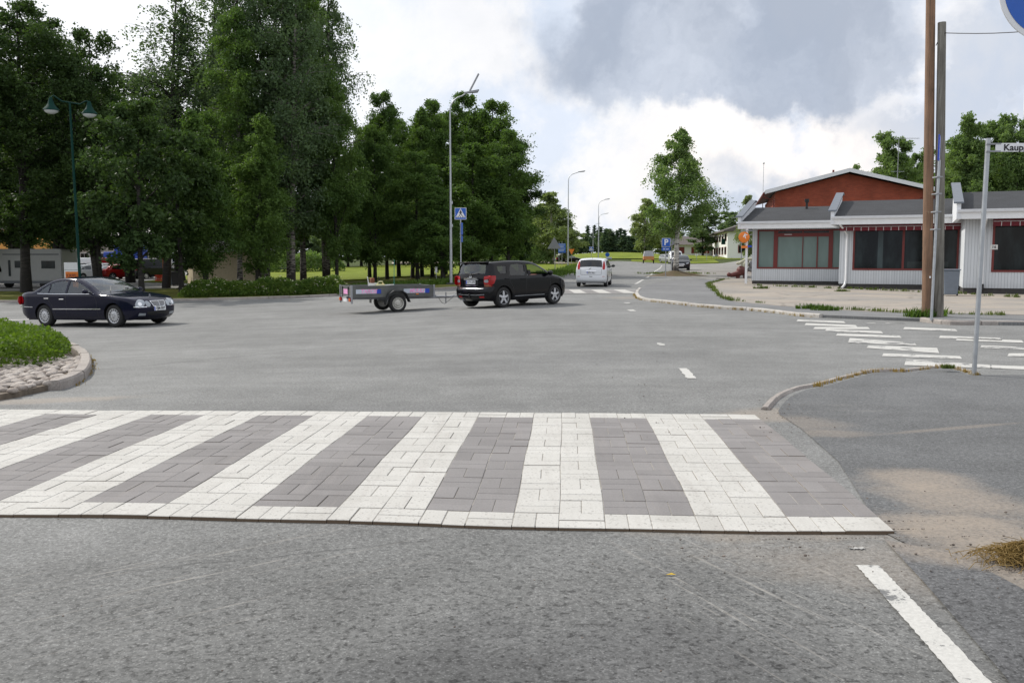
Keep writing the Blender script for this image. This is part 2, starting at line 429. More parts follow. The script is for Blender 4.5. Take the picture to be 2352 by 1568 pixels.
def bark_mat(name, light, dark, amt):
    m, n = newmat(name); p = n.obj()
    a = n.noise(n.v('MULTIPLY', p, (1., 1., 5.)), 3.2, 5., .6); b = n.noise(p, .8, 3.)
    low = n.rng(n.xyz(p)[2], 0., 1.6, .20, 0.)
    f = n.rng(n.m('ADD', n.m('ADD', a, n.m('MULTIPLY', b, .25)), low), amt, amt+.08)
    n.bsdf(n.mix(f, light, dark), .85, 0., n.bump(a, .5, .02)); return m
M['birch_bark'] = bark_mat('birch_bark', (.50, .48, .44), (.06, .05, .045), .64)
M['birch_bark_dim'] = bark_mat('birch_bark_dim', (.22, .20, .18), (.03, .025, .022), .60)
M['dark_bark'] = bark_mat('dark_bark', (.045, .04, .034), (.015, .013, .011), .55)
def leaf_mat(name, c1, c2, trans=.35, tcol=None, sc=.5):
    m, n = newmat(name); g = n.n('ShaderNodeNewGeometry')
    rnd = g.outputs['Random Per Island']; nz = n.noise(g.outputs['Position'], sc, 3.)
    f = n.m('ADD', n.m('MULTIPLY', rnd, .45), n.m('MULTIPLY', n.rng(nz, .35, .65), .55))
    oi = n.n('ShaderNodeObjectInfo').outputs['Random']
    f = n.m('ADD', n.m('MULTIPLY', f, .8), n.m('MULTIPLY', oi, .2), clamp=True)
    c = n.mix(f, c1, c2)
    d = n.bsdf(c, .6, 0., None, .18, out=False)
    t = n.n('ShaderNodeBsdfTranslucent'); n.set(t.inputs[0], n.mix(1., c, c4(tcol or (1.5, 1.6, .7)), 'MULTIPLY'))
    mx = n.n('ShaderNodeMixShader'); mx.inputs[0].default_value = trans
    n.set(mx.inputs[1], d); n.set(mx.inputs[2], t.outputs[0]); n.out(mx.outputs[0]); return m
M['leaf_dark'] = leaf_mat('leaf_dark', (0.0299, 0.0575, 0.0218), (0.0667, 0.1127, 0.0322), .30)
M['leaf_birch'] = leaf_mat('leaf_birch', (0.0598, 0.0988, 0.052), (0.117, 0.1755, 0.0806), .33)
M['leaf_clump'] = leaf_mat('leaf_clump', (0.0546, 0.1066, 0.0312), (0.1222, 0.195, 0.0468), .35)
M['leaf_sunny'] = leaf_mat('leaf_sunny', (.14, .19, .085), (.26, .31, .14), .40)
M['leaf_mid'] = leaf_mat('leaf_mid', (0.0978, 0.161, 0.0598), (0.1955, 0.276, 0.1012), .40)
M['leaf_far'] = leaf_mat('leaf_far', (.09, .14, .075), (.17, .23, .12), .32)
M['needle'] = leaf_mat('needle', (.055, .10, .060), (.10, .155, .085), .15)
M['leaf_hedge'] = leaf_mat('leaf_hedge', (.045, .095, .012), (.135, .205, .028), .35, sc=3.)
M['leaf_flower'] = leaf_mat('leaf_flower', (.05, .105, .018), (.13, .19, .035), .32, sc=3.)
M['blossom'] = leaf_mat('blossom', (.55, .52, .42), (.70, .66, .56), .2)
M['weed'] = leaf_mat('weed', (.06, .095, .022), (.13, .16, .045), .3)
M['dry_grass'] = leaf_mat('dry_grass', (.20, .13, .045), (.34, .24, .09), .3)
M['lush_grass'] = leaf_mat('lush_grass', (.05, .095, .018), (.10, .16, .03), .3)
def lawn_mat(name, c1, c2, c3):
    m, n = newmat(name); p = n.pos()
    a = n.noise(p, .35, 5.); b = n.noise(n.v('MULTIPLY', p, (1., .35, 1.)), 2.2, 5., .7); d = n.noise(p, 30., 2.)
    c = n.mix(n.rng(a, .35, .65), c1, c2); c = n.mix(n.m('MULTIPLY', n.rng(b, .48, .70), .6), c, c3)
    k = n.rng(d, .3, .7, .7, 1.25)
    n.bsdf(n.mix(1., c, n.comb(k, k, k), 'MULTIPLY'), .9, 0., n.bump(d, .6, .03), .1); return m
M['lawn'] = lawn_mat('lawn', (.130, .170, .018), (.185, .220, .028), (.085, .12, .014))
M['verge'] = lawn_mat('verge', (.085, .105, .018), (.14, .145, .035), (.20, .17, .07))
M['forest_floor'] = lawn_mat('forest_floor', (.05, .07, .02), (.07, .09, .025), (.03, .045, .012))
def asphalt(name, base=(.150, .153, .154), sand=(), scratch=(), coarse=1., dark=(), cracks=(), tint=1.):
    """weathered asphalt: aggregate, patches of blown sand and scrape marks at fixed places of the ground"""
    m, n = newmat(name); p = n.pos(); q = n.xyz(p); xy = n.comb(q[0], q[1], 0.)
    big_ = n.noise(xy, .22, 4.); mid = n.noise(xy, 1.7, 5., .65); fine = n.noise(xy, 32., 3., .7)
    st = n.vor(xy, 75., 'Color'); g = n.xyz(st)[0]; fleck = n.vor(xy, 150., 'Color'); fg = n.xyz(fleck)[0]
    k = n.m('MULTIPLY', n.rng(big_, .3, .7, .86, 1.12), n.rng(mid, .25, .75, .88, 1.12))
    k = n.m('MULTIPLY', k, n.rng(n.noise(n.v('MULTIPLY', xy, (.10, 1., 1.)), 1.3, 4., .6), .3, .7, .93, 1.07))
    k = n.m('MULTIPLY', k, n.rng(fine, .25, .75, 1-.34*coarse, 1+.30*coarse, False))
    k = n.m('MULTIPLY', k, n.rng(g, 0., 1., 1-.20*coarse, 1+.20*coarse, False))
    k = n.m('ADD', k, n.m('MULTIPLY', n.m('GREATER_THAN', fg, .92), .55*coarse))
    k = n.m('SUBTRACT', k, n.m('MULTIPLY', n.rng(n.noise(xy, 9., 5., .75), .60, .72), .22*coarse))
    if coarse > .9:                                        # open textured wearing course: dark pits between pale stones, strongest close by
        near = n.rng(n.v('LENGTH', n.v('DIVIDE', n.v('SUBTRACT', xy, (.6, 2.8, 0.)), (5.5, 3.6, 1.))), 1.15, .25)
        blot = n.m('ADD', n.m('MULTIPLY', n.noise(xy, 17., 4., .7), .6), n.m('MULTIPLY', n.noise(xy, 42., 2., .6), .4))
        k = n.m('MULTIPLY', k, n.rng(blot, .50, .38, 1., n.m('SUBTRACT', 1., n.m('MULTIPLY', near, .62))))
        k = n.m('MULTIPLY', k, n.m('SUBTRACT', 1., n.m('MULTIPLY', near, .20)))
    c = n.mix(1., base, n.comb(k, k, n.m('MULTIPLY', k, tint)), 'MULTIPLY')
    def ell(cx, cy, rx, ry, rot=0., rag=.5, e0=.4, e1=1.1):
        v = n.v('SUBTRACT', xy, (cx, cy, 0)); vr = n.n('ShaderNodeVectorRotate', rotation_type='Z_AXIS'); n.set(vr.inputs['Vector'], v); n.set(vr.inputs['Angle'], -rot)
        u = n.v('DIVIDE', vr.outputs[0], (rx, ry, 1)); r = n.m('ADD', n.v('LENGTH', u), n.m('MULTIPLY', n.m('SUBTRACT', n.noise(xy, 2.2, 5., .7), .5), rag*2))
        return n.rng(r, e1, e0), vr.outputs[0]
    for (cx, cy, rx, ry, rot, amt) in dark:
        f, _ = ell(cx, cy, rx, ry, rot); c = n.mix(n.m('MULTIPLY', f, amt), c, n.mix(1., c, (.62, .62, .64), 'MULTIPLY'))
    for (cx, cy, rx, ry, rot, amt) in scratch:
        f, vv = ell(cx, cy, rx, ry, rot, .3)
        s_ = n.noise(n.v('MULTIPLY', vv, (.16, 13., 1.)), 2.2, 4., .6, .25)
        s2 = n.rng(n.noise(n.v('MULTIPLY', vv, (3., 60., 1.)), 1., 2.), .4, .6)
        line = n.m('MULTIPLY', n.rng(s_, .54, .64), n.m('MULTIPLY', f, n.m('MULTIPLY', s2, amt*.46)))
        c = n.mix(line, c, (.36, .34, .31))
    for (cx, cy, rx, ry, rot, amt) in sand:
        f, _ = ell(cx, cy, rx, ry, rot, .55); gr = n.rng(fine, .3, .6, .55, 1.)
        c = n.mix(n.m('MULTIPLY', n.m('MULTIPLY', f, amt*.7), gr), c, (.31, .262, .212))
    for (x0, y0, x1, y1, wd, amt) in cracks:
        L = math.hypot(x1-x0, y1-y0); ux, uy = (x1-x0)/L, (y1-y0)/L
        v = n.v('SUBTRACT', xy, (x0, y0, 0)); wob = n.m('MULTIPLY', n.m('SUBTRACT', n.noise(xy, 1.3, 4., .7), .5), .22)
        s_ = n.v('DOT_PRODUCT', v, (ux, uy, 0)); t_ = n.m('ABSOLUTE', n.m('ADD', n.v('DOT_PRODUCT', v, (-uy, ux, 0)), wob))
        ins = n.m('MULTIPLY', n.m('GREATER_THAN', s_, 0.), n.m('LESS_THAN', s_, L))
        c = n.mix(n.m('MULTIPLY', n.m('MULTIPLY', n.rng(t_, wd, wd*.3), ins), amt), c, (.03, .03, .03))
    hgt = n.m('ADD', n.m('MULTIPLY', fine, .6), n.m('MULTIPLY', g, .4))
    n.bsdf(c, .88, 0., n.bump(hgt, .55*coarse, .006), .35); return m
def stone_mat(name, c1, c2, sc=3.):
    m, n = newmat(name); g = n.n('ShaderNodeNewGeometry'); p = g.outputs['Position']
    r = g.outputs['Random Per Island']; a = n.noise(p, sc, 5., .65); b = n.noise(p, 60., 3.)
    f = n.m('ADD', n.m('MULTIPLY', r, .5), n.m('MULTIPLY', n.rng(a, .3, .7), .5)); k = n.rng(b, .3, .7, .78, 1.18)
    n.bsdf(n.mix(1., n.mix(f, c1, c2), n.comb(k, k, k), 'MULTIPLY'), .88, 0., n.bump(b, .4, .01), .3); return m
M['kerb'] = stone_mat('kerb_granite', (.24, .215, .20), (.38, .35, .32))
M['kerb_white'] = stone_mat('kerb_pale', (.34, .32, .29), (.50, .48, .45))
M['cobble'] = stone_mat('cobble', (.20, .165, .14), (.50, .46, .42), 9.)
def paver_mat(name, c1, c2, stain):
    m, n = newmat(name); g = n.n('ShaderNodeNewGeometry'); p = g.outputs['Position']; q = n.xyz(p); xy = n.comb(q[0], q[1], 0.)
    r = g.outputs['Random Per Island']; a = n.noise(xy, 1.1, 5., .65); b = n.noise(xy, 70., 3., .7)
    f = n.m('ADD', n.m('MULTIPLY', r, .55), n.m('MULTIPLY', n.rng(a, .3, .7), .45))
    k = n.rng(b, .25, .75, .90, 1.07)
    pit = n.m('MULTIPLY', n.m('GREATER_THAN', n.xyz(n.vor(xy, 75., 'Color'))[0], .94), stain)
    rub = n.m('MULTIPLY', n.rng(n.noise(n.v('MULTIPLY', xy, (1., .16, 1.)), 1.9, 5., .65), .50, .68), .30)
    c = n.mix(1., n.mix(f, c1, c2), n.comb(k, k, k), 'MULTIPLY'); c = n.mix(pit, c, (.14, .13, .12)); c = n.mix(rub, c, n.mix(1., c, (.70, .68, .66), 'MULTIPLY'))
    # tyre dirt and sand at the right hand end
    dx = n.rng(n.m('ADD', q[0], n.m('MULTIPLY', n.m('SUBTRACT', n.noise(xy, 1.6, 5., .7), .5), 1.4)), 1.9, 4.0)
    c = n.mix(n.m('MULTIPLY', n.m('MULTIPLY', dx, n.m('LESS_THAN', q[1], 12.)), .55), c, (.30, .24, .19))
    tr = n.m('MULTIPLY', n.rng(n.noise(n.v('MULTIPLY', xy, (9., .5, 1.)), 1.4, 4., .6), .52, .68), .14)
    c = n.mix(tr, c, (.30, .27, .25))
    up_ = n.rng(n.xyz(g.outputs['Normal'])[2], .35, .6); c = n.mix(up_, (.13, .095, .065), c)
    n.bsdf(c, .85, 0., n.bump(b, .35, .004), .3); return m
M['paver_white'] = paver_mat('paver_white', (.43, .422, .395), (.51, .502, .475), .35)
M['paver_dark'] = paver_mat('paver_dark', (.178, .170, .168), (.245, .234, .232), .12)
M['bed'] = simple('bed_mortar', (.13, .105, .08), .95, 0., .25, 12.)
M['green_pole'].node_tree.nodes['Principled BSDF'].inputs['Specular IOR Level'].default_value = .12
M['joint'] = simple('joint_sand', (.27, .255, .23), .95, 0., .2, 30.)
def marking_mat(name, worn=.5, col=(.50, .495, .47), asph=(.15, .152, .153)):
    m, n = newmat(name); p = n.pos(); q = n.xyz(p); xy = n.comb(q[0], q[1], 0.)
    a = n.noise(xy, 3.0, 6., .75); b = n.noise(xy, 40., 3., .7); c2 = n.noise(xy, .55, 2.)
    f = n.rng(n.m('ADD', n.m('MULTIPLY', a, .7), n.m('ADD', n.m('MULTIPLY', b, .25), n.m('MULTIPLY', c2, .45))), .86-worn*.22, .92-worn*.22)
    k = n.rng(b, .3, .7, .86, 1.05)
    n.bsdf(n.mix(f, n.mix(1., col, n.comb(k, k, k), 'MULTIPLY'), asph), .8, 0., n.bump(b, .3, .004), .3); return m
M['marking'] = marking_mat('road_paint', .5); M['marking_worn'] = marking_mat('road_paint_worn', .75)
def sandy_mat():
    m, n = newmat('sandy_yard'); p = n.pos(); q = n.xyz(p); xy = n.comb(q[0], q[1], 0.)
    a = n.noise(xy, .35, 5., .6); b = n.noise(xy, 2.5, 5., .7); c_ = n.noise(xy, 25., 3.)
    c = n.mix(n.rng(a, .35, .65), (.26, .245, .225), (.34, .30, .255)); c = n.mix(n.m('MULTIPLY', n.rng(b, .55, .7), .4), c, (.19, .18, .17))
    dist = n.vor(n.v('ADD', xy, n.v('SCALE', xy, None)) if False else xy, .33, 'Distance', 'DISTANCE_TO_EDGE')
    k = n.m('MULTIPLY', n.rng(c_, .3, .7, .88, 1.1), n.rng(n.m('ADD', dist, n.m('MULTIPLY', n.m('SUBTRACT', b, .5), .2)), .0, .03, .72, 1.))
    n.bsdf(n.mix(1., c, n.comb(k, k, k), 'MULTIPLY'), .92, 0., n.bump(c_, .3, .01), .2); return m
M['sandy'] = sandy_mat()
M['pavement'] = asphalt('pavement_asphalt', (.165, .167, .168), coarse=.55)
M['path'] = simple('gravel_path', (.42, .36, .29), .95, 0., .1, 1., coord='pos')
M['yard'] = asphalt('yard_asphalt', (.22, .215, .20), coarse=.4)
# ------------------------------------------------------------------ ground, roads, kerbs
rnd = random.Random(5)
def A(*pts): return [at(*p) for p in pts]
# base terrain to the horizon
bm = bmesh.new(); gv = {}
gx_ = [-3500, -1500, -900]+GX+[900, 1500, 3500]; gy_ = [-60]+GY+[1800, 3500]
for i, x in enumerate(gx_):
    for j, y in enumerate(gy_): gv[i, j] = bm.verts.new((x, y, h(x, y)-.06))
for i in range(len(gx_)-1):
    for j in range(len(gy_)-1): bm.faces.new((gv[i, j], gv[i+1, j], gv[i+1, j+1], gv[i, j+1]))
me = bpy.data.meshes.new('ground'); bm.to_mesh(me); bm.free()
mkobj('ground', me, M['forest_floor'])['kind'] = 'structure'
# asphalt of the junction and the street running away
sA, sB = at(1960, 1470), at(1650, 930)
M['road'] = asphalt('road_asphalt', (.175, .177, .173),
    sand=[(*at(1800, 1215)[:2], 1.2, .35, .05, .6), (*at(1790, 955)[:2], .8, .5, .2, .75), (*at(90, 925)[:2], 1.3, .3, .25, .7), (*at(1455, 684)[:2], 1.4, 1.6, -.4, .6), (*at(2250, 1330)[:2], 1.6, .6, -.3, .45), (*at(1250, 1222)[:2], 4.2, .07, -.045, .75)],
    scratch=[(*at(1890, 1440)[:2], 2.0, .75, R(113), 1.), (*at(200, 1380)[:2], 2.4, .9, R(38), .9), (*at(1600, 900)[:2], 2.4, .7, R(118), .6), (*at(250, 830)[:2], 2., .7, R(20), .5)],
    dark=[(.3, 3.2, 1.3, .9, .3, .75), (-1.6, 9.4, 2.6, .5, .1, .3), (.9, 14., 3.2, 1.2, .5, .25)],
    cracks=[(*at(1290, 682)[:2], *at(1700, 712)[:2], .05, .6), (*at(215, 850)[:2], *at(820, 790)[:2], .05, .35), (*at(200, 745)[:2], *at(1000, 700)[:2], .07, .3), (*at(1000, 1250)[:2], *at(300, 1330)[:2], .02, .3)])
left_kerb = A((-260, 700), (0, 697), (200, 695), (410, 693), (600, 687), (780, 680), (930, 671), (1050, 663), (1160, 652), (1272, 635), (1317, 622), (1352, 612), (1385, 605))
road = [Vector((-90, -8, 0)), Vector((70, -8, 0)), Vector((70, 34, 0)), gx(2352, 34.), gx(1960, 38.), *A((1760, 640), (1730, 622), (1727, 606), (1651, 605.5), (1580, 608), (1545, 606.5), (1520, 603.5), (1455, 601.5), (1420, 600.5), (1385, 601))]
road += [p for p in left_kerb[::-1]] + [Vector((-90, left_kerb[0].y, 0))]
sheet('road', [(p[0], p[1]) for p in road], 0., M['road'])
# yard and street behind the shop front, right
yard = A((1650, 640), (1600, 620), (1655, 605), (1900, 603)) + [Vector((70, 90, 0)), Vector((70, 55, 0)), Vector((24, 45, 0))]
sheet('side_street', [(p[0], p[1]) for p in A((1560, 613), (1585, 606.8), (1655, 605), (1700, 598.5), (1900, 598.5), (1900, 604), (1800, 612), (1729, 640), (1640, 646), (1590, 638))], .012, M['yard'])
# --- sheets left of the street
verge = left_kerb[:8]
park = A((-500, 672), (0, 672), (200, 671), (330, 668), (400, 668), (408, 664), (415, 640), (440, 648), (600, 652), (640, 650))
back = [Vector((-60, 150, 0)), Vector((-160, 150, 0)), Vector((-160, 60, 0))]
sheet('car_park', [(p[0], p[1]) for p in A((-500, 671.5), (0, 671.5), (200, 670.5), (330, 667.5), (402, 666), (418, 658), (560, 651), (610, 648.5))]+[(-30, 75), (-36, 150), (-160, 150), (-160, 60)], .05, M['yard'])
def off_line(P, d):
    out = []
    for i, p in enumerate(P):
        t = (P[min(i+1, len(P)-1)]-P[max(i-1, 0)]); t.z = 0; t.normalize()
        out.append(p+Vector((-t.y, t.x, 0))*d)
    return out
lk = smooth_line(left_kerb, 4); lk_in = off_line(lk, .12)
vp = [(p.x, p.y) for p in lk_in[:33]]
vb = A((1150, 640), (1000, 636), (780, 652), (600, 668), (440, 676), (400, 667.8), (330, 669), (200, 672), (0, 673.5), (-500, 674))
sheet('verge', vp+[(p.x, p.y) for p in vb], .10, M['verge'], skirt=.12)
lawn = [(p.x, p.y) for p in A((612, 655), (780, 650), (1000, 634), (1140, 640))]+[(p.x, p.y) for p in lk_in[31:46]]+[(p.x, p.y) for p in A((1385, 603.6), (1385, 601.5), (1300, 602), (1180, 602.5), (1000, 604))]+[(-30, 132), (-36, 104), (-31, 76)]
sheet('lawn', lawn, .14, M['lawn'], skirt=.15)
sheet('path', [(p.x, p.y) for p in A((900, 609.5), (1211, 606.6), (1290, 608.5), (1330, 607), (1300, 605.2), (1211, 603.3), (900, 604.5))], .20, M['path'])
sheet('lawn', [(p.x, p.y) for p in A((1450, 600.7), (1500, 603), (1542, 606), (1578, 606.8), (1652, 604.6), (1640, 597.6), (1450, 597.4))], .12, M['lawn'], skirt=.14)
# raised bank far down the street
def bank(x, y):
    c = gx(1402, 215); return 1.2*math.exp(-((x-c.x)/13)**2-((y-c.y)/16)**2)+.5*math.exp(-((x-c.x-16)/14)**2-((y-c.y-10)/16)**2)
cb = gx(1402, 215)
sheet('grass_bank', [(cb.x-24, 190), (cb.x+50, 190), (cb.x+60, 290), (cb.x-40, 290)], .03, M['lawn'], hf=bank)
# --- kerbs
def kerb(name, P, wd=.14, ht=.12, mat='kerb', step=1.0, end=True):
    P = resample([Vector((p.x, p.y, 0)) for p in P], .25); mb = MB(); per = max(1, int(step/.25)); i = 0
    while i < len(P)-1:
        seg = P[i:min(i+per, len(P)-1)+1]; dz = rnd.uniform(-.008, .008); js = rnd.uniform(-.008, .008)
        prof = [(-.002, -.08), (0, ht-.03), (.022, ht), (wd-.02, ht), (wd, ht-.02), (wd, -.08)]
        vs = []; n_ = len(prof)
        for q, p in enumerate(seg):
            a = seg[max(q-1, 0)]; b = seg[min(q+1, len(seg)-1)]; t = (b-a).normalized(); nn = Vector((-t.y, t.x, 0))
            pp = p.copy()
            if q == 0: pp = p+t*.008
            if q == len(seg)-1: pp = p-t*.008
            for u, v in prof:
                w_ = pp+nn*(u+js+rnd.uniform(-.003, .003)); vs.append((w_.x, w_.y, h(w_.x, w_.y)+v+dz+rnd.uniform(-.003, .003)))
        fs = []
        for q in range(len(seg)-1):
            for k in range(n_): fs.append((q*n_+k, q*n_+(k+1) % n_, (q+1)*n_+(k+1) % n_, (q+1)*n_+k))
        fs.append(tuple(range(n_))[::-1]); fs.append(tuple(range((len(seg)-1)*n_, len(seg)*n_)))
        mb.add(vs, fs); i += per
    o = mb.build(name, M[mat], None, 30); o['kind'] = 'structure'; return o
kerb('kerb', lk[:46])
isl = smooth_line(A((139, 903), (178, 885), (203, 862), (209, 838), (198, 818), (168, 801), (110, 786), (0, 777), (-300, 766)), 6)
kerb('kerb', isl, .16, .13, step=1.25)
rk = smooth_line(A((1467, 666), (1461, 672), (1459, 681), (1474, 691), (1545, 701), (1640, 708), (1740, 717), (1835, 727), (1882, 734)), 5)
kerb('kerb', [p for p in rk], .15, .10, 'kerb_white', 1.1)
kerb('kerb', smooth_line(A((2112, 741), (2140, 745), (2200, 748), (2352, 750), (2900, 757)), 3), .15, .10, 'kerb', 1.1)
kerb('kerb', smooth_line(A((1668, 645), (1635, 652), (1624, 658), (1630, 666), (1643, 677), (1656, 689), (1680, 697)), 4), .10, .05, 'kerb_white', .8)
rs = smooth_line(A((1768, 946), (1795, 920), (1835, 903), (1880, 888), (1940, 873), (2010, 861), (2080, 854), (2140, 851), (2190, 852), (2240, 862)), 5)
kerb('kerb', rs, .09, .03, 'kerb', .9)
# pavement inside the right hand kerb, sandy yard of the shop
pv = [(p.x, p.y) for p in off_line(rk, .13)]+[(p.x, p.y) for p in A((1990, 736), (2112, 740), (2300, 748), (2900, 754))]+[(40, 23), (40, 30)]
pv += [(p.x, p.y) for p in A((2900, 738), (2352, 733), (2130, 729), (1996, 723), (1828, 712), (1690, 699), (1656, 689), (1638, 671), (1624, 657), (1660, 645), (1600, 646), (1530, 650), (1490, 655))]
sheet('pavement', pv, .075, M['pavement'], skirt=.09)
sy = A((1690, 699), (1828, 712.5), (1996, 723.5), (2130, 729.5), (2352, 733.5), (2900, 739))
sheet('yard', [(p.x, p.y) for p in sy]+[(34, 42), (30, 60), (14, 62)]+[(p.x, p.y) for p in A((1722, 640), (1668, 644), (1640, 651), (1626, 658), (1640, 671), (1658, 689))], .085, M['sandy'], skirt=.05)
# near pavement, lower right
M['sidewalk'] = asphalt('sidewalk_asphalt', (.115, .118, .120), coarse=1.1,
    sand=[(*at(2105, 1108)[:2], .50, .42, 0., .95), (*at(2200, 1165)[:2], .62, .44, -.9, .95), (*at(2300, 1245)[:2], .8, .46, -1.0, .9), (*at(2400, 1330)[:2], .9, .5, -1., .9), (*at(1840, 975)[:2], .5, .5, -.3, .5), (*at(2060, 1215)[:2], .8, .22, -.05, .6), (*at(2180, 990)[:2], 1.0, .07, .35, .5), (*at(1900, 1000)[:2], .5, .2, 0., .5)],
    scratch=[(*at(1900, 950)[:2], .8, .7, R(-8), 1.)])
sw = [(p.x, p.y) for p in off_line(rs, -.085)]+[(p.x, p.y) for p in A((2400, 868), (3000, 872), (3400, 1560), (2700, 1530), (2352, 1370), (2200, 1305), (2100, 1262), (2026, 1225), (1925, 1060), (1840, 990), (1790, 962))]
sheet('sidewalk', sw, .006, M['sidewalk'])
M['patch'] = asphalt('patch_asphalt', (.120, .122, .125), coarse=1.15, sand=[(*at(2352, 1310)[:2], 1.1, .3, -.5, .9)])
sheet('road_patch', [(p.x, p.y) for p in A((2030, 1242), (2200, 1296), (2352, 1358), (2700, 1510), (3000, 1900), (2560, 1900), (2300, 1568), (2120, 1345))], .010, M['patch'])
# --- brick pedestrian crossing in front
th = math.atan2(1300-1176, F); e2 = Vector((math.sin(th), math.cos(th), 0)); e1 = Vector((math.cos(th), -math.sin(th), 0))
o0 = at(1388, 1182, .022); MO = .278

def cross_paving(name, origin, m0, m1, depth, dark_of, z0, near_edge=True, gap=.004):
    """white and dark concrete bricks in basket pattern; module .278 m"""
    mb = MB(); r2 = random.Random(3)
    for i in range(m0, m1):
        for j in range(-1, depth+1):
            border = j == -1 or j == depth
            mb.mi = 1 if (not border and dark_of(i)) else 0
            if i >= 8: mb.mi = 1 if 0 <= j < depth else 0
            horiz = (i+j) % 2 == 0
            for k in (0, 1):
                if horiz: a0, a1, b0, b1 = 0, 1, k*.5, k*.5+.5
                else: a0, a1, b0, b1 = k*.5, k*.5+.5, 0, 1
                g = gap*r2.uniform(.8, 1.3); jx = r2.uniform(-.0013, .0013); jy = r2.uniform(-.0013, .0013)
                x0, x1 = (i+a0)*MO+g/2+jx, (i+a1)*MO-g/2+jx; y0, y1 = (j+b0)*MO+g/2+jy, (j+b1)*MO-g/2+jy
                tz = [r2.uniform(-.0018, .0018)]*4; b_ = .003; dzb = r2.uniform(-.0015, .002)
                vs = []
                for (x, y, q) in ((x0, y0, 0), (x1, y0, 1), (x1, y1, 2), (x0, y1, 3)):
                    sx = b_ if x == x0 else -b_; sy_ = b_ if y == y0 else -b_
                    for (xx, yy, zz) in ((x, y, -.055), (x, y, -.003), (x+sx, y+sy_, 0.)):
                        P = origin+e1*xx+e2*yy
                        P = P+e2*(.012*math.sin(xx*1.7)+.008*math.sin(xx*4.1+1))+e1*(.004*math.sin(yy*3.1)); vs.append((P.x, P.y, h(P.x, P.y)+z0(yy)+zz+tz[q]+dzb))
                fs = []
                for q in range(4):
                    p_ = (q+1) % 4
                    fs += [(q*3, p_*3, p_*3+1, q*3+1), (q*3+1, p_*3+1, p_*3+2, q*3+2)]
                fs.append((2, 5, 8, 11)); mb.add(vs, fs)
    o = mb.build(name, [M['paver_white'], M['paver_dark']], None, 0); o['kind'] = 'structure'
    P0, P1 = m0*MO, m1*MO; D0, D1 = -MO, (depth+1)*MO
    bb = [origin+e1*P0+e2*D0, origin+e1*P1+e2*D0, origin+e1*P1+e2*D1, origin+e1*P0+e2*D1]
    vs = []; fs = []; NX = 40; NY = 6
    for a in range(NX+1):
        for b in range(NY+1):
            P = origin+e1*(P0+.02+(P1-P0-.04)*a/NX)+e2*(D0+.02+(D1-D0-.04)*b/NY); vs.append((P.x, P.y, h(P.x, P.y)+z0(D0+(D1-D0)*b/NY)-.0035))
    for a in range(NX):
        for b in range(NY): k = a*(NY+1)+b; fs.append((k, k+NY+1, k+NY+2, k+1))
    j = MB().add(vs, fs).build('paving_joints', M['joint'], None, 0); j['kind'] = 'structure'
cross_paving('crossing_paving', o0, -32, 6, 12, lambda i: (i % 4) in (0, 1), lambda y: .022-.010*max(0, min(1, y/3.5)))
# far brick crossing beyond the towing car
fc = at(1285, 674); fe = (at(1437, 676)-fc); fe.z = 0; fe.normalize(); fn = Vector((-fe.y, fe.x, 0))
def fpt(u, v):
    P = fc+fe*u+fn*v; return (P.x, P.y)
def quad(u0, u1, v0, v1, m, name='road_marking', dz=.012): return sheet(name, [fpt(u0, v0), fpt(u1, v0), fpt(u1, v1), fpt(u0, v1)], dz, m)
Lf = (at(1440, 675)-at(1285, 674)).length; Df = 4.2
quad(-9, Lf+.6, -.25, 0., M['paver_white'], 'crossing_paving', .018); quad(-9, Lf+1.2, Df, Df+.25, M['paver_white'], 'crossing_paving', .018)
for k in range(-8, 5):
    u = Lf-.7-k*1.12; sheet('crossing_paving', [fpt(u-.56, 0), fpt(u, 0), fpt(u, Df), fpt(u-.56, Df)], .018, M['paver_white'])
    sheet('crossing_paving', [fpt(u-1.12, 0), fpt(u-.56, 0), fpt(u-.56, Df), fpt(u-1.12, Df)], .017, M['paver_dark'])
# --- painted markings
def zz(x, y): return ((2980+x/2.59)/1.653, (1180+y/2.59)/1.653)
bars = [(120, 108, 588, 118, 20), (200, 138, 705, 157, 18), (285, 174, 828, 190, 20), (398, 212, 957, 234, 22), (508, 254, 1138, 277, 24), (628, 305, 1285, 335, 30), (810, 372, 1508, 408, 32), (962, 445, 1733, 482, 36), (1182, 523, 2025, 578, 38),
        (1170, 176, 1687, 209, 14), (1332, 212, 1850, 238, 16), (1520, 262, 2128, 283, 22), (1687, 302, 2340, 327, 24), (1925, 365, 2560, 388, 28), (2195, 440, 2900, 464, 36), (2025, 571, 2900, 602, 20)]
for i, (x0, y0, x1, y1, t) in enumerate(bars):
    P = [at(*zz(x0+8, y0-t/2)), at(*zz(x1-12, y1-t/2)), at(*zz(x1+10, y1+t/2)), at(*zz(x0-8, y0+t/2))]
    sheet('road_marking', [(p.x, p.y) for p in P][::-1], .007, M['marking_worn' if i in (5, 6, 13) else 'marking'])
def rough_strip(P0, P1, w0, w1, mat, n=40, j=.012, seed=1):
    r_ = random.Random(seed); d = P1-P0; t = Vector((-d.y, d.x, 0)).normalized(); a = []; b = []
    for i in range(n+1):
        q = P0+d*(i/n); w_ = (w0+(w1-w0)*i/n)/2; a.append(q+t*(w_+r_.uniform(-j, j))); b.append(q-t*(w_+r_.uniform(-j, j)))
    return sheet('road_marking', [(p.x, p.y) for p in a+b[::-1]], .007, mat)
p0, p1 = at(1992, 1302), at(2245, 1590)
rough_strip(p0, p1+(p1-p0)*.5, .115, .12, M['marking'], 90, .0035)
rough_strip(at(1950, 1266), at(1986, 1272), .022, .03, M['marking_worn'], 12, .008, 3)
rough_strip(at(1568, 853), at(1589, 874), .12, .13, M['marking'], 14, .014, 2)
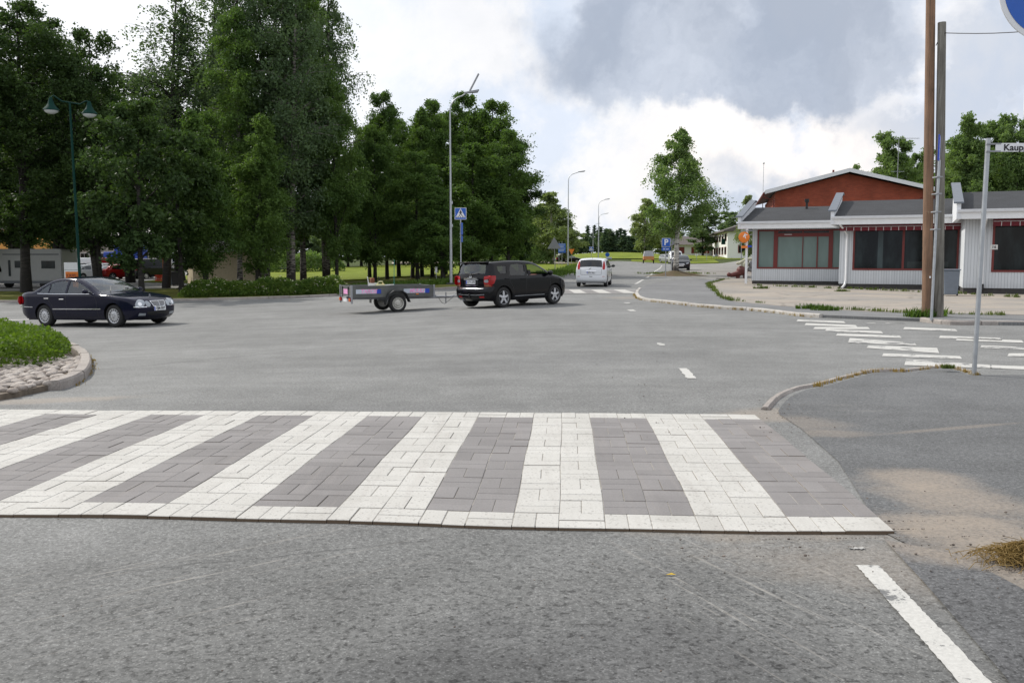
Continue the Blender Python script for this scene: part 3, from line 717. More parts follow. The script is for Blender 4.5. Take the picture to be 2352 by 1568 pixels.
rough_strip(at(1513, 793), at(1521, 798), .10, .12, M['marking'], 6, .02, 4)
rough_strip(at(1439, 698), at(1446, 700), .2, .2, M['marking_worn'], 5, .01, 5)
rough_strip(at(1447, 713), at(1455, 716), .2, .2, M['marking'], 5, .01, 6)
for (a, b, c_, d_) in ((1460, 653, 1477, 643.5), (1485, 638.5, 1492, 633.5), (1494, 632, 1500, 627.5), (1501, 626.5, 1507, 622.5), (1508, 622, 1513, 618.5), (1514, 618, 1517.5, 614.5), (1518, 614, 1519.6, 611)):
    rough_strip(at(a, b), at(c_, d_), .16, .16, M['marking'], 4, .005, int(a))
rough_strip(at(-60, 742), at(100, 735.5), .45, .35, M['marking'], 12, .02, 9)
rough_strip(at(1278, 636.5), at(1330, 619.8), .12, .12, M['marking'], 8, .01, 10)
rough_strip(at(1100, 669.5), at(1048, 666.5), .12, .12, M['marking'], 8, .01, 11)
for a, b in ((1995, 2016), (2040, 2058), (2066, 2085)):
    rough_strip(at(a-5, 743.5+(a-1995)*.02), at(b-5, 744.2+(a-1995)*.02), .16, .16, M['marking_worn'], 4, .01, a)
# cobbled nose of the planted island
ip = [(p.x, p.y) for p in off_line(isl, .15)]
ipoly = ip+[(p.x, p.y) for p in A((-700, 800), (-700, 960), (-60, 930), (40, 918))]
sheet('island_bed', ipoly, .070, M['bed'], skirt=.1)
def inside(poly, x, y):
    c = False; j = len(poly)-1
    for i in range(len(poly)):
        xi, yi = poly[i]; xj, yj = poly[j]
        if (yi > y) != (yj > y) and x < (xj-xi)*(y-yi)/(yj-yi)+xi: c = not c
        j = i
    return c
mb = MB(); pts = []
for _ in range(9000):
    x = rnd.uniform(-9.5, -4.); y = rnd.uniform(8.4, 15.)
    if not inside(ipoly, x, y): continue
    if any((x-a)**2+((y-b)*1.25)**2 < .0175 for a, b in pts): continue
    pts.append((x, y))
for x, y in pts:
    a = rnd.uniform(.062, .098); b = a*rnd.uniform(.65, .95); t = rnd.uniform(0, 3.14)
    Mx = Matrix.Translation((x, y, h(x, y)+.088)) @ Matrix.Rotation(t, 4, 'Z') @ Matrix.Diagonal((a, b, rnd.uniform(.025, .048), 1))
    mb.sphere((0, 0, 0), 1., 9, 6, M=Mx)
mb.build('cobble_paving', M['cobble'], None, 60)['kind'] = 'structure'
# ------------------------------------------------------------------ vehicles
def dist_poly(P, x, z):
    best = 9.
    for (ax, az), (bx, bz) in zip(P, P[1:]):
        dx, dz = bx-ax, bz-az; L = dx*dx+dz*dz
        t = 0 if L == 0 else max(0, min(1, ((x-ax)*dx+(z-az)*dz)/L))
        d = math.hypot(x-ax-dx*t, z-az-dz*t)
        if d < best: best = d
    return best
class Car:
    """body skinned from a side silhouette: side panels with real wheel arches and window openings, a crowned top skin, glazing, cabin, wheels"""
    def __init__(s, name, label, loc, heading, spec, paint, step=.05, glass='glass', group=None, cat='car', open_right_front=False):
        s.s = spec; s.root = thing(name, label, cat, loc, heading, group); s.step = step; s.paint = M[paint]; s.glass = M[glass]
        s.open = open_right_front; s.body(); s.wheels()
    def Y(s, x, z, inset=0.):
        sp = s.s; w = sp['W']/2; L = sp['L']/2
        xf = sp.get('taper_f', .55); xr = sp.get('taper_r', .35)
        if x > L-xf: w -= sp.get('tf', .16)*((x-(L-xf))/xf)**2
        if x < -L+xr: w -= sp.get('tr', .09)*((-L+xr-x)/xr)**2
        b = sp['belt']
        if z > b: w -= (z-b)*sp.get('tumble', .30)+.012
        elif z > b-.06: w -= .012*(z-b+.06)/.06
        if z < .5: w -= .10*((.5-z)/.35)**2
        d = dist_poly(s.sil, x, z); Rr = sp.get('R', .085)
        if d < Rr: w -= Rr*(1-math.sqrt(max(0, 1-((Rr-d)/Rr)**2)))
        return w-inset
    def body(s):
        sp = s.s; st = s.step
        cp = [Vector((p[0], 0, p[1])) for p in sp['sil']]
        s.sil = [(p.x, p.z) for p in smooth_line(cp, 6 if st < .08 else 3)]
        r = sp['r']; ra = r+sp.get('gap', .055)
        def arch(cx):
            z0 = sp['sill']; a0 = math.asin(max(-1, (z0-r)/ra)); out = []
            for k in range(15):
                a = math.pi-a0-(math.pi-2*a0)*k/14      # rear to front over the top
                out.append((cx+ra*math.cos(a), r+ra*math.sin(a)))
            return out
        outline = list(s.sil)                              # front bottom -> rear bottom over the roof
        bottom = arch(sp['xr'])+arch(sp['xf'])
        outline = outline+bottom
        wins = sp['wins']
        lim = sp['L']/2+.2
        gxs = [-lim+st*i for i in range(int(2*lim/st)+2)]; gzs = [st*i for i in range(int(2.9/st)+2)]
        def side(sgn):
            bm = poly_bm([outline]+[w_ for w_ in wins], gxs, gzs)
            for v in bm.verts:
                x, z = v.co.x, v.co.y; v.co = (x, sgn*s.Y(x, z), z)
            return bm
        mb = MB()
        for sgn in (-1, 1):
            bm = side(sgn); bm.verts.index_update()
            mb.add([v.co[:] for v in bm.verts], [[v.index for v in f.verts] for f in bm.faces]); bm.free()
        # top skin
        vv = [-1, -.96, -.86, -.6, -.3, 0, .3, .6, .86, .96, 1]; rows = []
        n = len(s.sil)
        for i, (x, z) in enumerate(s.sil):
            a = s.sil[max(i-1, 0)]; b = s.sil[min(i+1, n-1)]; t = Vector((b[0]-a[0], b[1]-a[1])).normalized()
            nx, nz = -(-t.y)*1., -t.x                      # outward normal of the outline
            nx = t.y*1.0; nz = -t.x
            c = sp.get('crown', .03)+.06*abs(nx)**2
            yy = s.Y(x, z)
            rows.append([(x+nx*c*(1-v*v), yy*v, z+nz*c*(1-v*v)) for v in vv])
        s.rows = rows
        gl_w = []; gl_r = []
        fs_b = []; K = len(vv); flat = [p for r_ in rows for p in r_]
        for i in range(n-1):
            xm = (s.sil[i][0]+s.sil[i+1][0])/2; zm = (s.sil[i][1]+s.sil[i+1][1])/2
            inw = sp['ws'][0] < xm < sp['ws'][1] and zm > sp['belt']-.03
            inr = sp.get('rw') and sp['rw'][0] < zm < sp['rw'][1] and xm < sp['rw'][2]
            for k in range(K-1):
                f = (i*K+k, i*K+k+1, (i+1)*K+k+1, (i+1)*K+k)
                if inw and 1 < k < K-3+1: gl_w.append(f)
                elif inr and 1 < k < K-3+1: gl_r.append(f)
                else: fs_b.append(f)
        mb.add(flat, fs_b)
        me = mb.mesh('body', (s.paint,), 40)
        s.bodyob = mkobj('body', me, None, s.root)
        for nm, fs in (('windshield', gl_w), ('rear_window', gl_r)):
            if fs: MB().add(flat, fs).build(nm, s.glass, s.root, 60)
        allmb = MB().add(mb.v, mb.f).add(flat, gl_w+gl_r)
        for w_ in wins:                                     # closed skin for placing details
            for sgn in (-1, 1): allmb.add([(p[0], sgn*s.Y(*p), p[1]) for p in w_], [tuple(range(len(w_)))])
        s.bvh = BVHTree.FromPolygons([Vector(v) for v in allmb.v], allmb.f)
        for wi, w_ in enumerate(wins):
            for sgn in (-1, 1):
                if s.open and wi == 0 and sgn == -1: continue
                bm = poly_bm([w_], gxs[::2], gzs[::2])
                for v in bm.verts:
                    x, z = v.co.x, v.co.y; v.co = (x, sgn*(s.Y(x, z)-.012), z)
                me = bpy.data.meshes.new('side_window'); bm.to_mesh(me); bm.free(); me.shade_smooth()
                mat = s.glass if wi not in sp.get('dark_wins', ()) else M['glass_dark']
                mkobj('side_window', me, mat, s.root)
        # underbody with wheel wells
        ub = MB(); W2 = sp['W']/2
        ub.b2(-sp['L']/2+.28, sp['L']/2-.35, -W2+.16, W2-.16, sp['sill']-.02, sp['sill']+.14)
        for cx in (sp['xr'], sp['xf']):
            for sgn in (-1, 1):
                vs = []; fs = []
                for k in range(13):
                    a = math.pi*1.08*k/12-.12
                    for yy in (W2-.035, W2-.34): vs.append((cx+(ra+.012)*math.cos(a), sgn*yy, r+(ra+.012)*math.sin(a)))
                vs.append((cx, sgn*(W2-.34), r)); c_ = len(vs)-1
                for k in range(12): fs.append((2*k, 2*k+1, 2*k+3, 2*k+2)); fs.append((2*k+1, 2*k+3, c_))
                ub.add(vs, fs)
        ub.build('underbody', M['black'], s.root, 30)
        # cabin
        ci = MB(); b = sp['belt']; x0, x1 = sp.get('cab', (sp['xr']+.1, sp['xf']-.45))
        ci.b2(x0-.25, x1+.15, -W2+.14, W2-.14, sp['sill']+.13, b-.30)
        ci.box((x1+.10, 0, b-.16), (.45, sp['W']-.34, .26), ry=R(8))
        for sy_ in (-.37, .37):
            for cx in (x1-.78,)+((x1-1.62,) if sp.get('rear_seats', True) else ()):
                ci.box((cx, sy_, b-.12), (.14, .46, .62), ry=R(-14)); ci.box((cx-.10, sy_, b+.27), (.09, .25, .18), ry=R(-8))
        ci.lathe([(.17, -.015), (.185, 0), (.17, .015), (.155, 0)], 16, Matrix.Translation((x1-.22, .37, b-.02)) @ Matrix.Rotation(R(-62), 4, 'Y'), True)
        ci.build('interior', M['seat'], s.root, 30, .03)
    def decal(s, pts, ang, mat, name='panel', off=.004, thick=.02, step=.05, parent=None, height=None, smooth=50):
        """a fitted panel: outline (u, z) seen from direction 'ang' (0 front, 180 rear, -90 right side, 90 left side) laid on the skin"""
        a = R(ang); Dv = Vector((math.cos(a), math.sin(a), 0)); U = Vector((-math.sin(a), math.cos(a), 0))
        lo_, hi = -3.6, 3.6; k = int(7.2/step); O = Vector((0, 0, 0)); bs = round(ang/90)*90
        if abs(ang-bs) > .5:                                # slanted view: turn about the middle of the outline
            uc = sum(p[0] for p in pts)/len(pts); zc = sum(p[1] for p in pts)/len(pts); O = s.surf(uc, zc, bs, 0); O.z = 0; O = O-U*uc
        bm = poly_bm([pts], [lo_+step*i for i in range(k)], [step*i for i in range(int(3/step))]); last = None; bad = []
        for v in bm.verts:
            u, z = v.co.x, v.co.y; o = O+U*u+Vector((0, 0, z))+Dv*6
            hit = s.bvh.ray_cast(o, -Dv)
            if hit[0] is None: bad.append((v, u, z)); continue
            v.co = hit[0]+Dv*off; last = hit[0]
        for v, u, z in bad:
            if last is None: return None
            t = (last-O).dot(Dv); v.co = O+U*u+Vector((0, 0, z))+Dv*t
        be = [e for e in bm.edges if e.is_boundary]
        r_ = bmesh.ops.extrude_edge_only(bm, edges=be)
        for v in r_['geom']:
            if isinstance(v, bmesh.types.BMVert): v.co -= Dv*thick
        bmesh.ops.recalc_face_normals(bm, faces=bm.faces)
        me = bpy.data.meshes.new(name); bm.to_mesh(me); bm.free(); me.shade_smooth(); me.set_sharp_from_angle(angle=R(smooth))
        return mkobj(name, me, M[mat] if isinstance(mat, str) else mat, parent or s.root)
    def rect(s, u0, u1, z0, z1, ang, mat, name='panel', **k):
        return s.decal([(u0, z0), (u1, z0), (u1, z1), (u0, z1)], ang, mat, name, **k)
    def line(s, pts, wd, ang, mat, name='panel', **k):
        P = [Vector((p[0], p[1], 0)) for p in pts]; a = []; b = []
        for i, p in enumerate(P):
            t = (P[min(i+1, len(P)-1)]-P[max(i-1, 0)]).normalized(); nn = Vector((-t.y, t.x, 0))*wd/2
            a.append((p+nn)[:2]); b.append((p-nn)[:2])
        return s.decal(a+b[::-1], ang, mat, name, **k)
    def oval(s, u, z, a, b, rot=0., n=18, p=2.):
        out = []
        for i in range(n):
            t = 2*math.pi*i/n; c, q = math.cos(t), math.sin(t)
            x = a*math.copysign(abs(c)**(2/p), c); y = b*math.copysign(abs(q)**(2/p), q)
            out.append((u+x*math.cos(rot)-y*math.sin(rot), z+x*math.sin(rot)+y*math.cos(rot)))
        return out
    def surf(s, u, z, ang, off=.01):
        a = R(ang); Dv = Vector((math.cos(a), math.sin(a), 0)); U = Vector((-math.sin(a), math.cos(a), 0))
        hit = s.bvh.ray_cast(U*u+Vector((0, 0, z))+Dv*6, -Dv)
        return (hit[0] if hit[0] is not None else U*u+Vector((0, 0, z)))+Dv*off
    def wheels(s):
        sp = s.s; r = sp['r']; W2 = sp['W']/2; wd = sp.get('tw', .2); rr = r*sp.get('rim', .66)
        t = MB(); t.lathe([(rr*.96, wd/2-.01), (rr+.012, wd/2-.002), (r-.045, wd/2+.004), (r-.012, wd/2-.012), (r, wd/2-.035), (r, -wd/2+.035), (r-.012, -wd/2+.012), (rr, -wd/2+.01), (rr*.96, -wd/2+.03)], 30)
        tm = t.mesh('wheel', (M['rubber'],), 30)
        q = MB(); q.mi = 0; sty = sp.get('wheel', 'spoke5')
        q.lathe([(rr*.97, wd/2-.004), (rr, wd/2-.001), (rr*.985, wd/2-.02), (rr*.95, wd/2-.055)], 30)
        q.mi = 1; q.lathe([(rr*.96, wd/2-.055), (.001, wd/2-.075)], 30); q.mi = 0
        if sty == 'holes':                                   # ring of oval holes round a flat hub
            q.lathe([(rr*.66, wd/2-.012), (rr*.3, wd/2-.004), (.001, wd/2-.004)], 28)
            for k in range(14):
                a = 2*math.pi*k/14; q.box((rr*.79*math.cos(a), rr*.79*math.sin(a), wd/2-.016), (rr*.34, rr*.125, .018), a)
            q.lathe([(rr*.97, wd/2-.004), (rr*.90, wd/2-.010), (rr*.90, wd/2-.03)], 28)
            q.mi = 1
            for k in range(5):
                a = 2*math.pi*k/5; q.lathe([(.014, wd/2+.000), (.001, wd/2+.000)], 8, Matrix.Translation((rr*.22*math.cos(a), rr*.22*math.sin(a), 0)))
        elif sty == 'steel':
            q.lathe([(rr*.93, wd/2-.05), (rr*.72, wd/2-.03), (rr*.5, wd/2-.03), (rr*.36, wd/2-.015), (.001, wd/2-.012)], 28)
            q.mi = 1
            for k in range(10):
                a = 2*math.pi*k/10; q.lathe([(.017, wd/2-.026), (.001, wd/2-.026)], 8, Matrix.Translation((rr*.64*math.cos(a), rr*.64*math.sin(a), 0)))
        else:
            for k in range(5):
                a = 2*math.pi*k/5+.3; c, sn = math.cos(a), math.sin(a)
                def P(rad, off, z): return (rad*c-off*sn, rad*sn+off*c, z)
                w0, w1 = rr*.17, rr*.15
                vs = [P(rr*.12, -w0, wd/2-.01), P(rr*.12, w0, wd/2-.01), P(rr*.6, w1*1.1, wd/2-.004), P(rr*.95, w1*.75, wd/2-.012), P(rr*.95, -w1*.75, wd/2-.012), P(rr*.6, -w1*1.1, wd/2-.004)]
                vs += [(v[0], v[1], v[2]-.03) for v in vs]
                q.add(vs, [(0, 1, 2, 3, 4, 5), (0, 6, 7, 1), (1, 7, 8, 2), (2, 8, 9, 3), (3, 9, 10, 4), (4, 10, 11, 5), (5, 11, 6, 0)])
            q.lathe([(rr*.22, wd/2-.008), (rr*.10, wd/2-.002), (.001, wd/2-.002)], 16)
        rm = q.mesh('rim', (M[sp.get('rimmat', 'alloy')], M['black']), 30)
        for cx in (sp['xr'], sp['xf']):
            for sgn in (-1, 1):
                o = mkobj('wheel', tm, None, s.root); o.location = (cx, sgn*(W2-wd/2-.02), r)
                o.rotation_euler = (R(90) if sgn < 0 else R(-90), 0, R(sp.get('steer', 0)) if cx == sp['xf'] else 0)
                mkobj('rim', rm, None, o)
    def mirror_part(s, x, z, sgn, mat='black', size=(.11, .20, .13)):
        y = s.Y(x, z); mb = MB()
        mb.sphere((x-.01, sgn*(y+.13), z+.055), 1., 12, 8, (size[0]/2*1.2, size[1]/2, size[2]/2))
        mb.box((x+.01, sgn*(y+.02), z+.01), (.06, .14, .03))
        return mb.build('side_mirror', M[mat] if isinstance(mat, str) else mat, s.root, 60)
    def handle(s, x, z, sgn, mat):
        y = s.Y(x, z); mb = MB(); mb.box((x, sgn*(y+.016), z), (.19, .022, .032)); mb.box((x-.085, sgn*(y+.002), z), (.02, .03, .024)); mb.box((x+.085, sgn*(y+.002), z), (.02, .03, .024))
        mb.build('door_handle', M[mat] if isinstance(mat, str) else mat, s.root, 30, .006)
    def seam(s, pts, ang=-90, name='door_seam', wd=.011): return s.line(pts, wd, ang, 'black', name, off=.0015, thick=.006, step=.06)
    def plate(s, u, z, ang, txt, scale=1., tilt=0.):
        P = s.surf(u, z, ang, .012); a = R(ang); Mx = Matrix.Translation(P) @ Matrix.Rotation(a+R(90), 4, 'Z') @ Matrix.Rotation(R(90)-R(tilt), 4, 'X')
        mb = MB(); mb.box((0, 0, 0), (.44, .118, .01)); mb.v = [tuple(Mx @ Vector(v)) for v in mb.v]
        pl = mb.build('number_plate', M['plate'], s.root, 0)
        bl = MB(); bl.box((-.2, 0, .006), (.036, .11, .003)); bl.v = [tuple(Mx @ Vector(v)) for v in bl.v]; bl.build('country_band', M['decal_blue'], pl, 0)
        text_mb(txt, .105, M['ink'], 'plate_text', pl, Mx @ Matrix.Translation((.02, 0, .007)) @ Matrix.Diagonal((.92, 1, 1, 1)), .0015, 0, .002)
# ---- silhouettes
SEDAN = dict(L=4.82, W=1.82, belt=.965, r=.325, xf=1.58, xr=-1.274, sill=.21, ws=(.10, .94), rw=(1.09, 1.40, -.9), tumble=.36, wheel='holes', rimmat='alloy', tf=.26, taper_f=.62, tr=.16, taper_r=.5, tw=.21,
    cab=(-1.2, .95),
    sil=[(2.12, .20), (2.30, .30), (2.36, .46), (2.36, .58), (2.30, .70), (2.14, .80), (1.85, .865), (1.35, .935), (.94, .985), (.52, 1.20), (.10, 1.375), (-.2, 1.425), (-.6, 1.435), (-.98, 1.385), (-1.38, 1.235), (-1.72, 1.07), (-2.0, 1.045), (-2.27, 1.01), (-2.35, .92), (-2.385, .72), (-2.40, .55), (-2.36, .36), (-2.16, .24)],
    wins=[[(.80, .985), (.58, 1.11), (.30, 1.245), (.05, 1.32), (-.15, 1.345), (-.21, 1.335), (-.25, 1.15), (-.26, .985)],
          [(-.34, .985), (-.33, 1.15), (-.30, 1.345), (-.55, 1.355), (-.80, 1.335), (-.99, 1.285), (-1.02, 1.0)],
          [(-1.06, 1.0), (-1.03, 1.27), (-1.22, 1.19), (-1.38, 1.095), (-1.47, 1.015)]])
SUV = dict(L=3.93, W=1.73, belt=1.0, r=.335, xf=1.165, xr=-1.295, sill=.24, ws=(.22, 1.06), rw=(1.10, 1.405, -1.5), tumble=.24, wheel='spoke5', rimmat='alloy', tf=.24, taper_f=.6, tr=.09, taper_r=.3, tw=.215, crown=.025, R=.10,
    cab=(-.9, 1.0), dark_wins=(1, 2),
    sil=[(1.70, .24), (1.84, .34), (1.88, .50), (1.86, .66), (1.76, .80), (1.50, .93), (1.06, 1.04), (.66, 1.26), (.22, 1.44), (-.25, 1.50), (-.9, 1.515), (-1.45, 1.495), (-1.72, 1.465), (-1.77, 1.41), (-1.82, 1.22), (-1.865, 1.08), (-1.88, .95), (-1.87, .70), (-1.93, .62), (-1.945, .50), (-1.92, .34), (-1.78, .25)],
    wins=[[(.84, 1.045), (.62, 1.175), (.32, 1.315), (.08, 1.385), (-.12, 1.405), (-.19, 1.39), (-.20, 1.025)],
          [(-.30, 1.025), (-.29, 1.39), (-.50, 1.41), (-.80, 1.405), (-.92, 1.36), (-.98, 1.20), (-1.0, 1.045)],
          [(-1.14, 1.10), (-1.10, 1.35), (-1.40, 1.355), (-1.52, 1.33), (-1.50, 1.19), (-1.40, 1.11)]])
HATCH = dict(L=4.08, W=1.70, belt=.99, r=.31, xf=1.25, xr=-1.35, sill=.22, ws=(.30, 1.2), rw=(1.06, 1.42, -1.4), tumble=.26, wheel='spoke5', rimmat='alloy', tf=.24, taper_f=.6, tr=.12, taper_r=.35, crown=.03, R=.10, tw=.19,
    cab=(-1.0, 1.05),
    sil=[(1.80, .22), (1.95, .32), (1.99, .48), (1.95, .66), (1.84, .80), (1.55, .94), (1.2, 1.03), (.76, 1.26), (.30, 1.45), (-.2, 1.515), (-.9, 1.52), (-1.45, 1.47), (-1.62, 1.42), (-1.76, 1.22), (-1.86, 1.05), (-1.93, .88), (-1.96, .66), (-1.99, .50), (-1.97, .34), (-1.82, .24)],
    wins=[[(1.0, 1.03), (.70, 1.19), (.40, 1.33), (.10, 1.40), (-.12, 1.41), (-.15, 1.01)],
          [(-.23, 1.01), (-.20, 1.41), (-.60, 1.41), (-.90, 1.38), (-1.0, 1.03)],
          [(-1.06, 1.06), (-1.0, 1.36), (-1.30, 1.33), (-1.50, 1.16), (-1.45, 1.08)]])
COUPE = dict(HATCH, L=4.25, W=1.78, belt=.93, xf=1.30, xr=-1.34, wheel='spoke5', rw=(.98, 1.30, -1.3), ws=(.25, 1.05), r=.325,
    sil=[(1.90, .22), (2.04, .32), (2.07, .48), (2.02, .62), (1.86, .74), (1.5, .86), (1.05, .95), (.66, 1.16), (.25, 1.34), (-.2, 1.42), (-.8, 1.42), (-1.3, 1.36), (-1.55, 1.28), (-1.80, 1.06), (-1.95, .90), (-2.02, .70), (-2.05, .50), (-2.0, .34), (-1.88, .24)],
    wins=[[(.84, .96), (.56, 1.11), (.26, 1.24), (-.05, 1.31), (-.33, 1.32), (-.36, .95)],
          [(-.44, .95), (-.41, 1.32), (-.85, 1.29), (-1.25, 1.18), (-1.45, 1.08), (-1.40, 1.02)]])
VAN = dict(L=4.9, W=1.9, belt=1.15, r=.33, xf=1.55, xr=-1.45, sill=.26, ws=(.95, 1.62), rw=(1.25, 1.75, -2.0), tumble=.10, wheel='steel', rimmat='steel_rim', tf=.26, taper_f=.6, tr=.05, taper_r=.3, crown=.03, R=.10,
    cab=(.1, 1.5), rear_seats=False,
    sil=[(2.2, .26), (2.36, .36), (2.40, .55), (2.36, .85), (2.15, 1.0), (1.62, 1.17), (1.3, 1.48), (.95, 1.82), (.5, 1.93), (-.5, 1.96), (-1.9, 1.95), (-2.28, 1.92), (-2.36, 1.80), (-2.40, 1.2), (-2.42, .60), (-2.40, .36), (-2.2, .28)],
    wins=[[(1.42, 1.18), (1.18, 1.50), (1.0, 1.70), (.55, 1.74), (.5, 1.18)]])
SALOON = dict(SEDAN, wheel='spoke5')
WAGON = dict(HATCH, L=4.6, W=1.8, belt=.96, xf=1.40, xr=-1.38, rw=(1.02, 1.36, -1.7), r=.32,
    sil=[(2.0, .22), (2.18, .32), (2.23, .48), (2.18, .64), (2.0, .76), (1.6, .88), (1.12, .97), (.70, 1.2), (.28, 1.38), (-.2, 1.45), (-1.0, 1.46), (-1.7, 1.42), (-1.95, 1.36), (-2.12, 1.12), (-2.20, .90), (-2.24, .60), (-2.24, .44), (-2.2, .34), (-2.05, .24)],
    wins=[[(.92, .98), (.62, 1.14), (.32, 1.27), (.0, 1.34), (-.12, 1.34), (-.15, .97)], [(-.23, .97), (-.2, 1.34), (-.95, 1.34), (-1.0, .98)], [(-1.08, .99), (-1.05, 1.33), (-1.65, 1.30), (-1.9, 1.12), (-1.85, 1.02)]])
def ground_at(P, hd): return (P[0], P[1], h(P[0], P[1]))
def place_car(px, Y, dx=0): P = gx(px, Y); return (P.x, P.y, P.z)
def tilt(o, hd):
    """sit the car on the sloping road"""
    x, y, _ = o.location; f = Vector((math.cos(hd), math.sin(hd))); l = Vector((-math.sin(hd), math.cos(hd)))
    zf, zr = h(x+f.x*1.4, y+f.y*1.4), h(x-f.x*1.4, y-f.y*1.4); zl, zq = h(x+l.x*.8, y+l.y*.8), h(x-l.x*.8, y-l.y*.8)
    fx = Vector((f.x*2.8, f.y*2.8, zf-zr)).normalized(); ly = Vector((l.x*1.6, l.y*1.6, zl-zq)).normalized()
    up = fx.cross(ly).normalized(); ly = up.cross(fx)
    o.rotation_euler = Matrix((fx, ly, up)).transposed().to_euler(); o.location.z = (zf+zr+zl+zq)/4+.006
# --- dark blue saloon -------------------------------------------------------
def saloon():
    hd = R(-24); rear = Vector((gx(107, 27.2).x, 27.2)); f = Vector((math.cos(hd), math.sin(hd))); l = Vector((-f.y, f.x))
    c = rear+l*.80+f*1.274
    k = Car('parked_car', 'dark blue saloon car with oval headlights and silver grille, turning on the asphalt at left', (c.x, c.y, h(c.x, c.y)), hd, SEDAN, 'navy', .045)
    k.root.name = 'saloon_car'; tilt(k.root, hd)
    for sg in (-1, 1):
        hl = k.decal(k.oval(sg*.60, .665, .165, .105, sg*-.45), sg*14, 'clear_lamp', 'headlight', off=.006); k.decal(k.oval(sg*.62, .655, .06, .055), sg*14, 'chrome', 'reflector', off=.009, parent=hl)
        h2 = k.decal(k.oval(sg*.375, .645, .078, .088, sg*-.3), sg*6, 'clear_lamp', 'headlight', off=.006)
        k.decal([(sg*.45, .375), (sg*.66, .39), (sg*.67, .315), (sg*.45, .305)], sg*8, 'clear_lamp', 'fog_light', off=.004)
        k.decal([(sg*-.62, .66), (sg*-.88, .66), (sg*-.93, .76), (sg*-.90, .90), (sg*-.80, .93), (sg*-.66, .88)], 180+sg*22, 'red_lamp', 'tail_light', off=.006)
        a = -90 if sg < 0 else 90; q = 1 if sg < 0 else -1
        k.decal([(q*-2.33, .70), (q*-2.16, .71), (q*-2.14, .80), (q*-2.2, .90), (q*-2.31, .92)], a+(-16 if sg < 0 else 16), 'red_lamp', 'tail_light', off=.005)
        k.line([(q*-.87, .525), (q*1.10, .525)], .026, a, 'chrome', 'side_trim', off=.008); k.line([(q*-2.30, .60), (q*-1.72, .585)], .022, a, 'chrome', 'bumper_trim', off=.006)
        k.line([(sg*.42, .565), (sg*.62, .565), (sg*.80, .575)], .022, sg*18, 'chrome', 'bumper_trim', off=.006)
        k.line([(q*.84, .967), (q*.2, .968), (q*-.8, .975), (q*-1.50, .995)], .014, a, 'chrome', 'window_trim', off=.004)
        k.seam([(q*-.30, .95), (q*-.30, .30), (q*-.28, .26)], a); k.seam([(q*.86, .93), (q*.94, .75), (q*.98, .27)], a); k.seam([(q*-1.06, .98), (q*-1.04, .80), (q*-.88, .62), (q*-.80, .40), (q*-.80, .27)], a)
        k.seam([(q*-.80, .27), (q*.98, .27)], a)
        k.handle(-.46, .815, sg, 'chrome'); k.handle(-1.10, .84, sg, 'chrome'); k.mirror_part(.66, .985, sg, k.paint)
    # grille
    gp = [(-.27, .735), (.27, .735), (.275, .70), (.225, .575), (.12, .548), (-.12, .548), (-.225, .575), (-.275, .70)]
    g = k.decal(gp, 0, 'chrome', 'grille', off=.012, thick=.03)
    k.decal([(x*.90, .645+(z-.645)*.84) for x, z in gp], 0, 'black', 'grille_opening', off=.016, thick=.004, parent=g)
    for i in range(5):
        z = .585+.028*i; wd = .20+.035*min(i, 2)/2+(.012*i); k.line([(-min(wd, .23), z), (min(wd, .23), z)], .006, 0, 'chrome', 'grille_slat', off=.022, thick=.006, parent=g)
    k.line([(0, .56), (0, .72)], .012, 0, 'chrome', 'grille_slat', off=.024, thick=.008, parent=g)
    k.decal([(-.42, .42), (.42, .42), (.40, .30), (-.40, .30)], 0, 'black', 'air_intake', off=.002)
    k.plate(0, .50, 0, 'FJM-507'); k.plate(0, .78, 180, 'FJM-507')
    mb = MB(); mb.lathe([(.034, -.003), (.037, 0), (.034, .003), (.031, 0)], 16, Matrix.Translation((2.10, 0, .875)) @ Matrix.Rotation(R(90), 4, 'Y'), True); mb.tube([(2.10, 0, .80), (2.10, 0, .84)], .005, 6)
    for a_ in (90, 210, 330): mb.tube([(2.10, 0, .875), (2.10, .034*math.cos(R(a_)), .875+.034*math.sin(R(a_)))], .0035, 4)
    mb.build('hood_emblem', M['chrome'], k.root)
    for y0 in (.15, -.35):
        P = [k.surf(0, 0, 0)]*0
        w_ = MB(); w_.tube([(.93, y0, 1.03), (.66, y0+.25, 1.17), (.50, y0+.52, 1.235)], .008, 5); w_.build('wiper', M['black'], k.root)
    return k
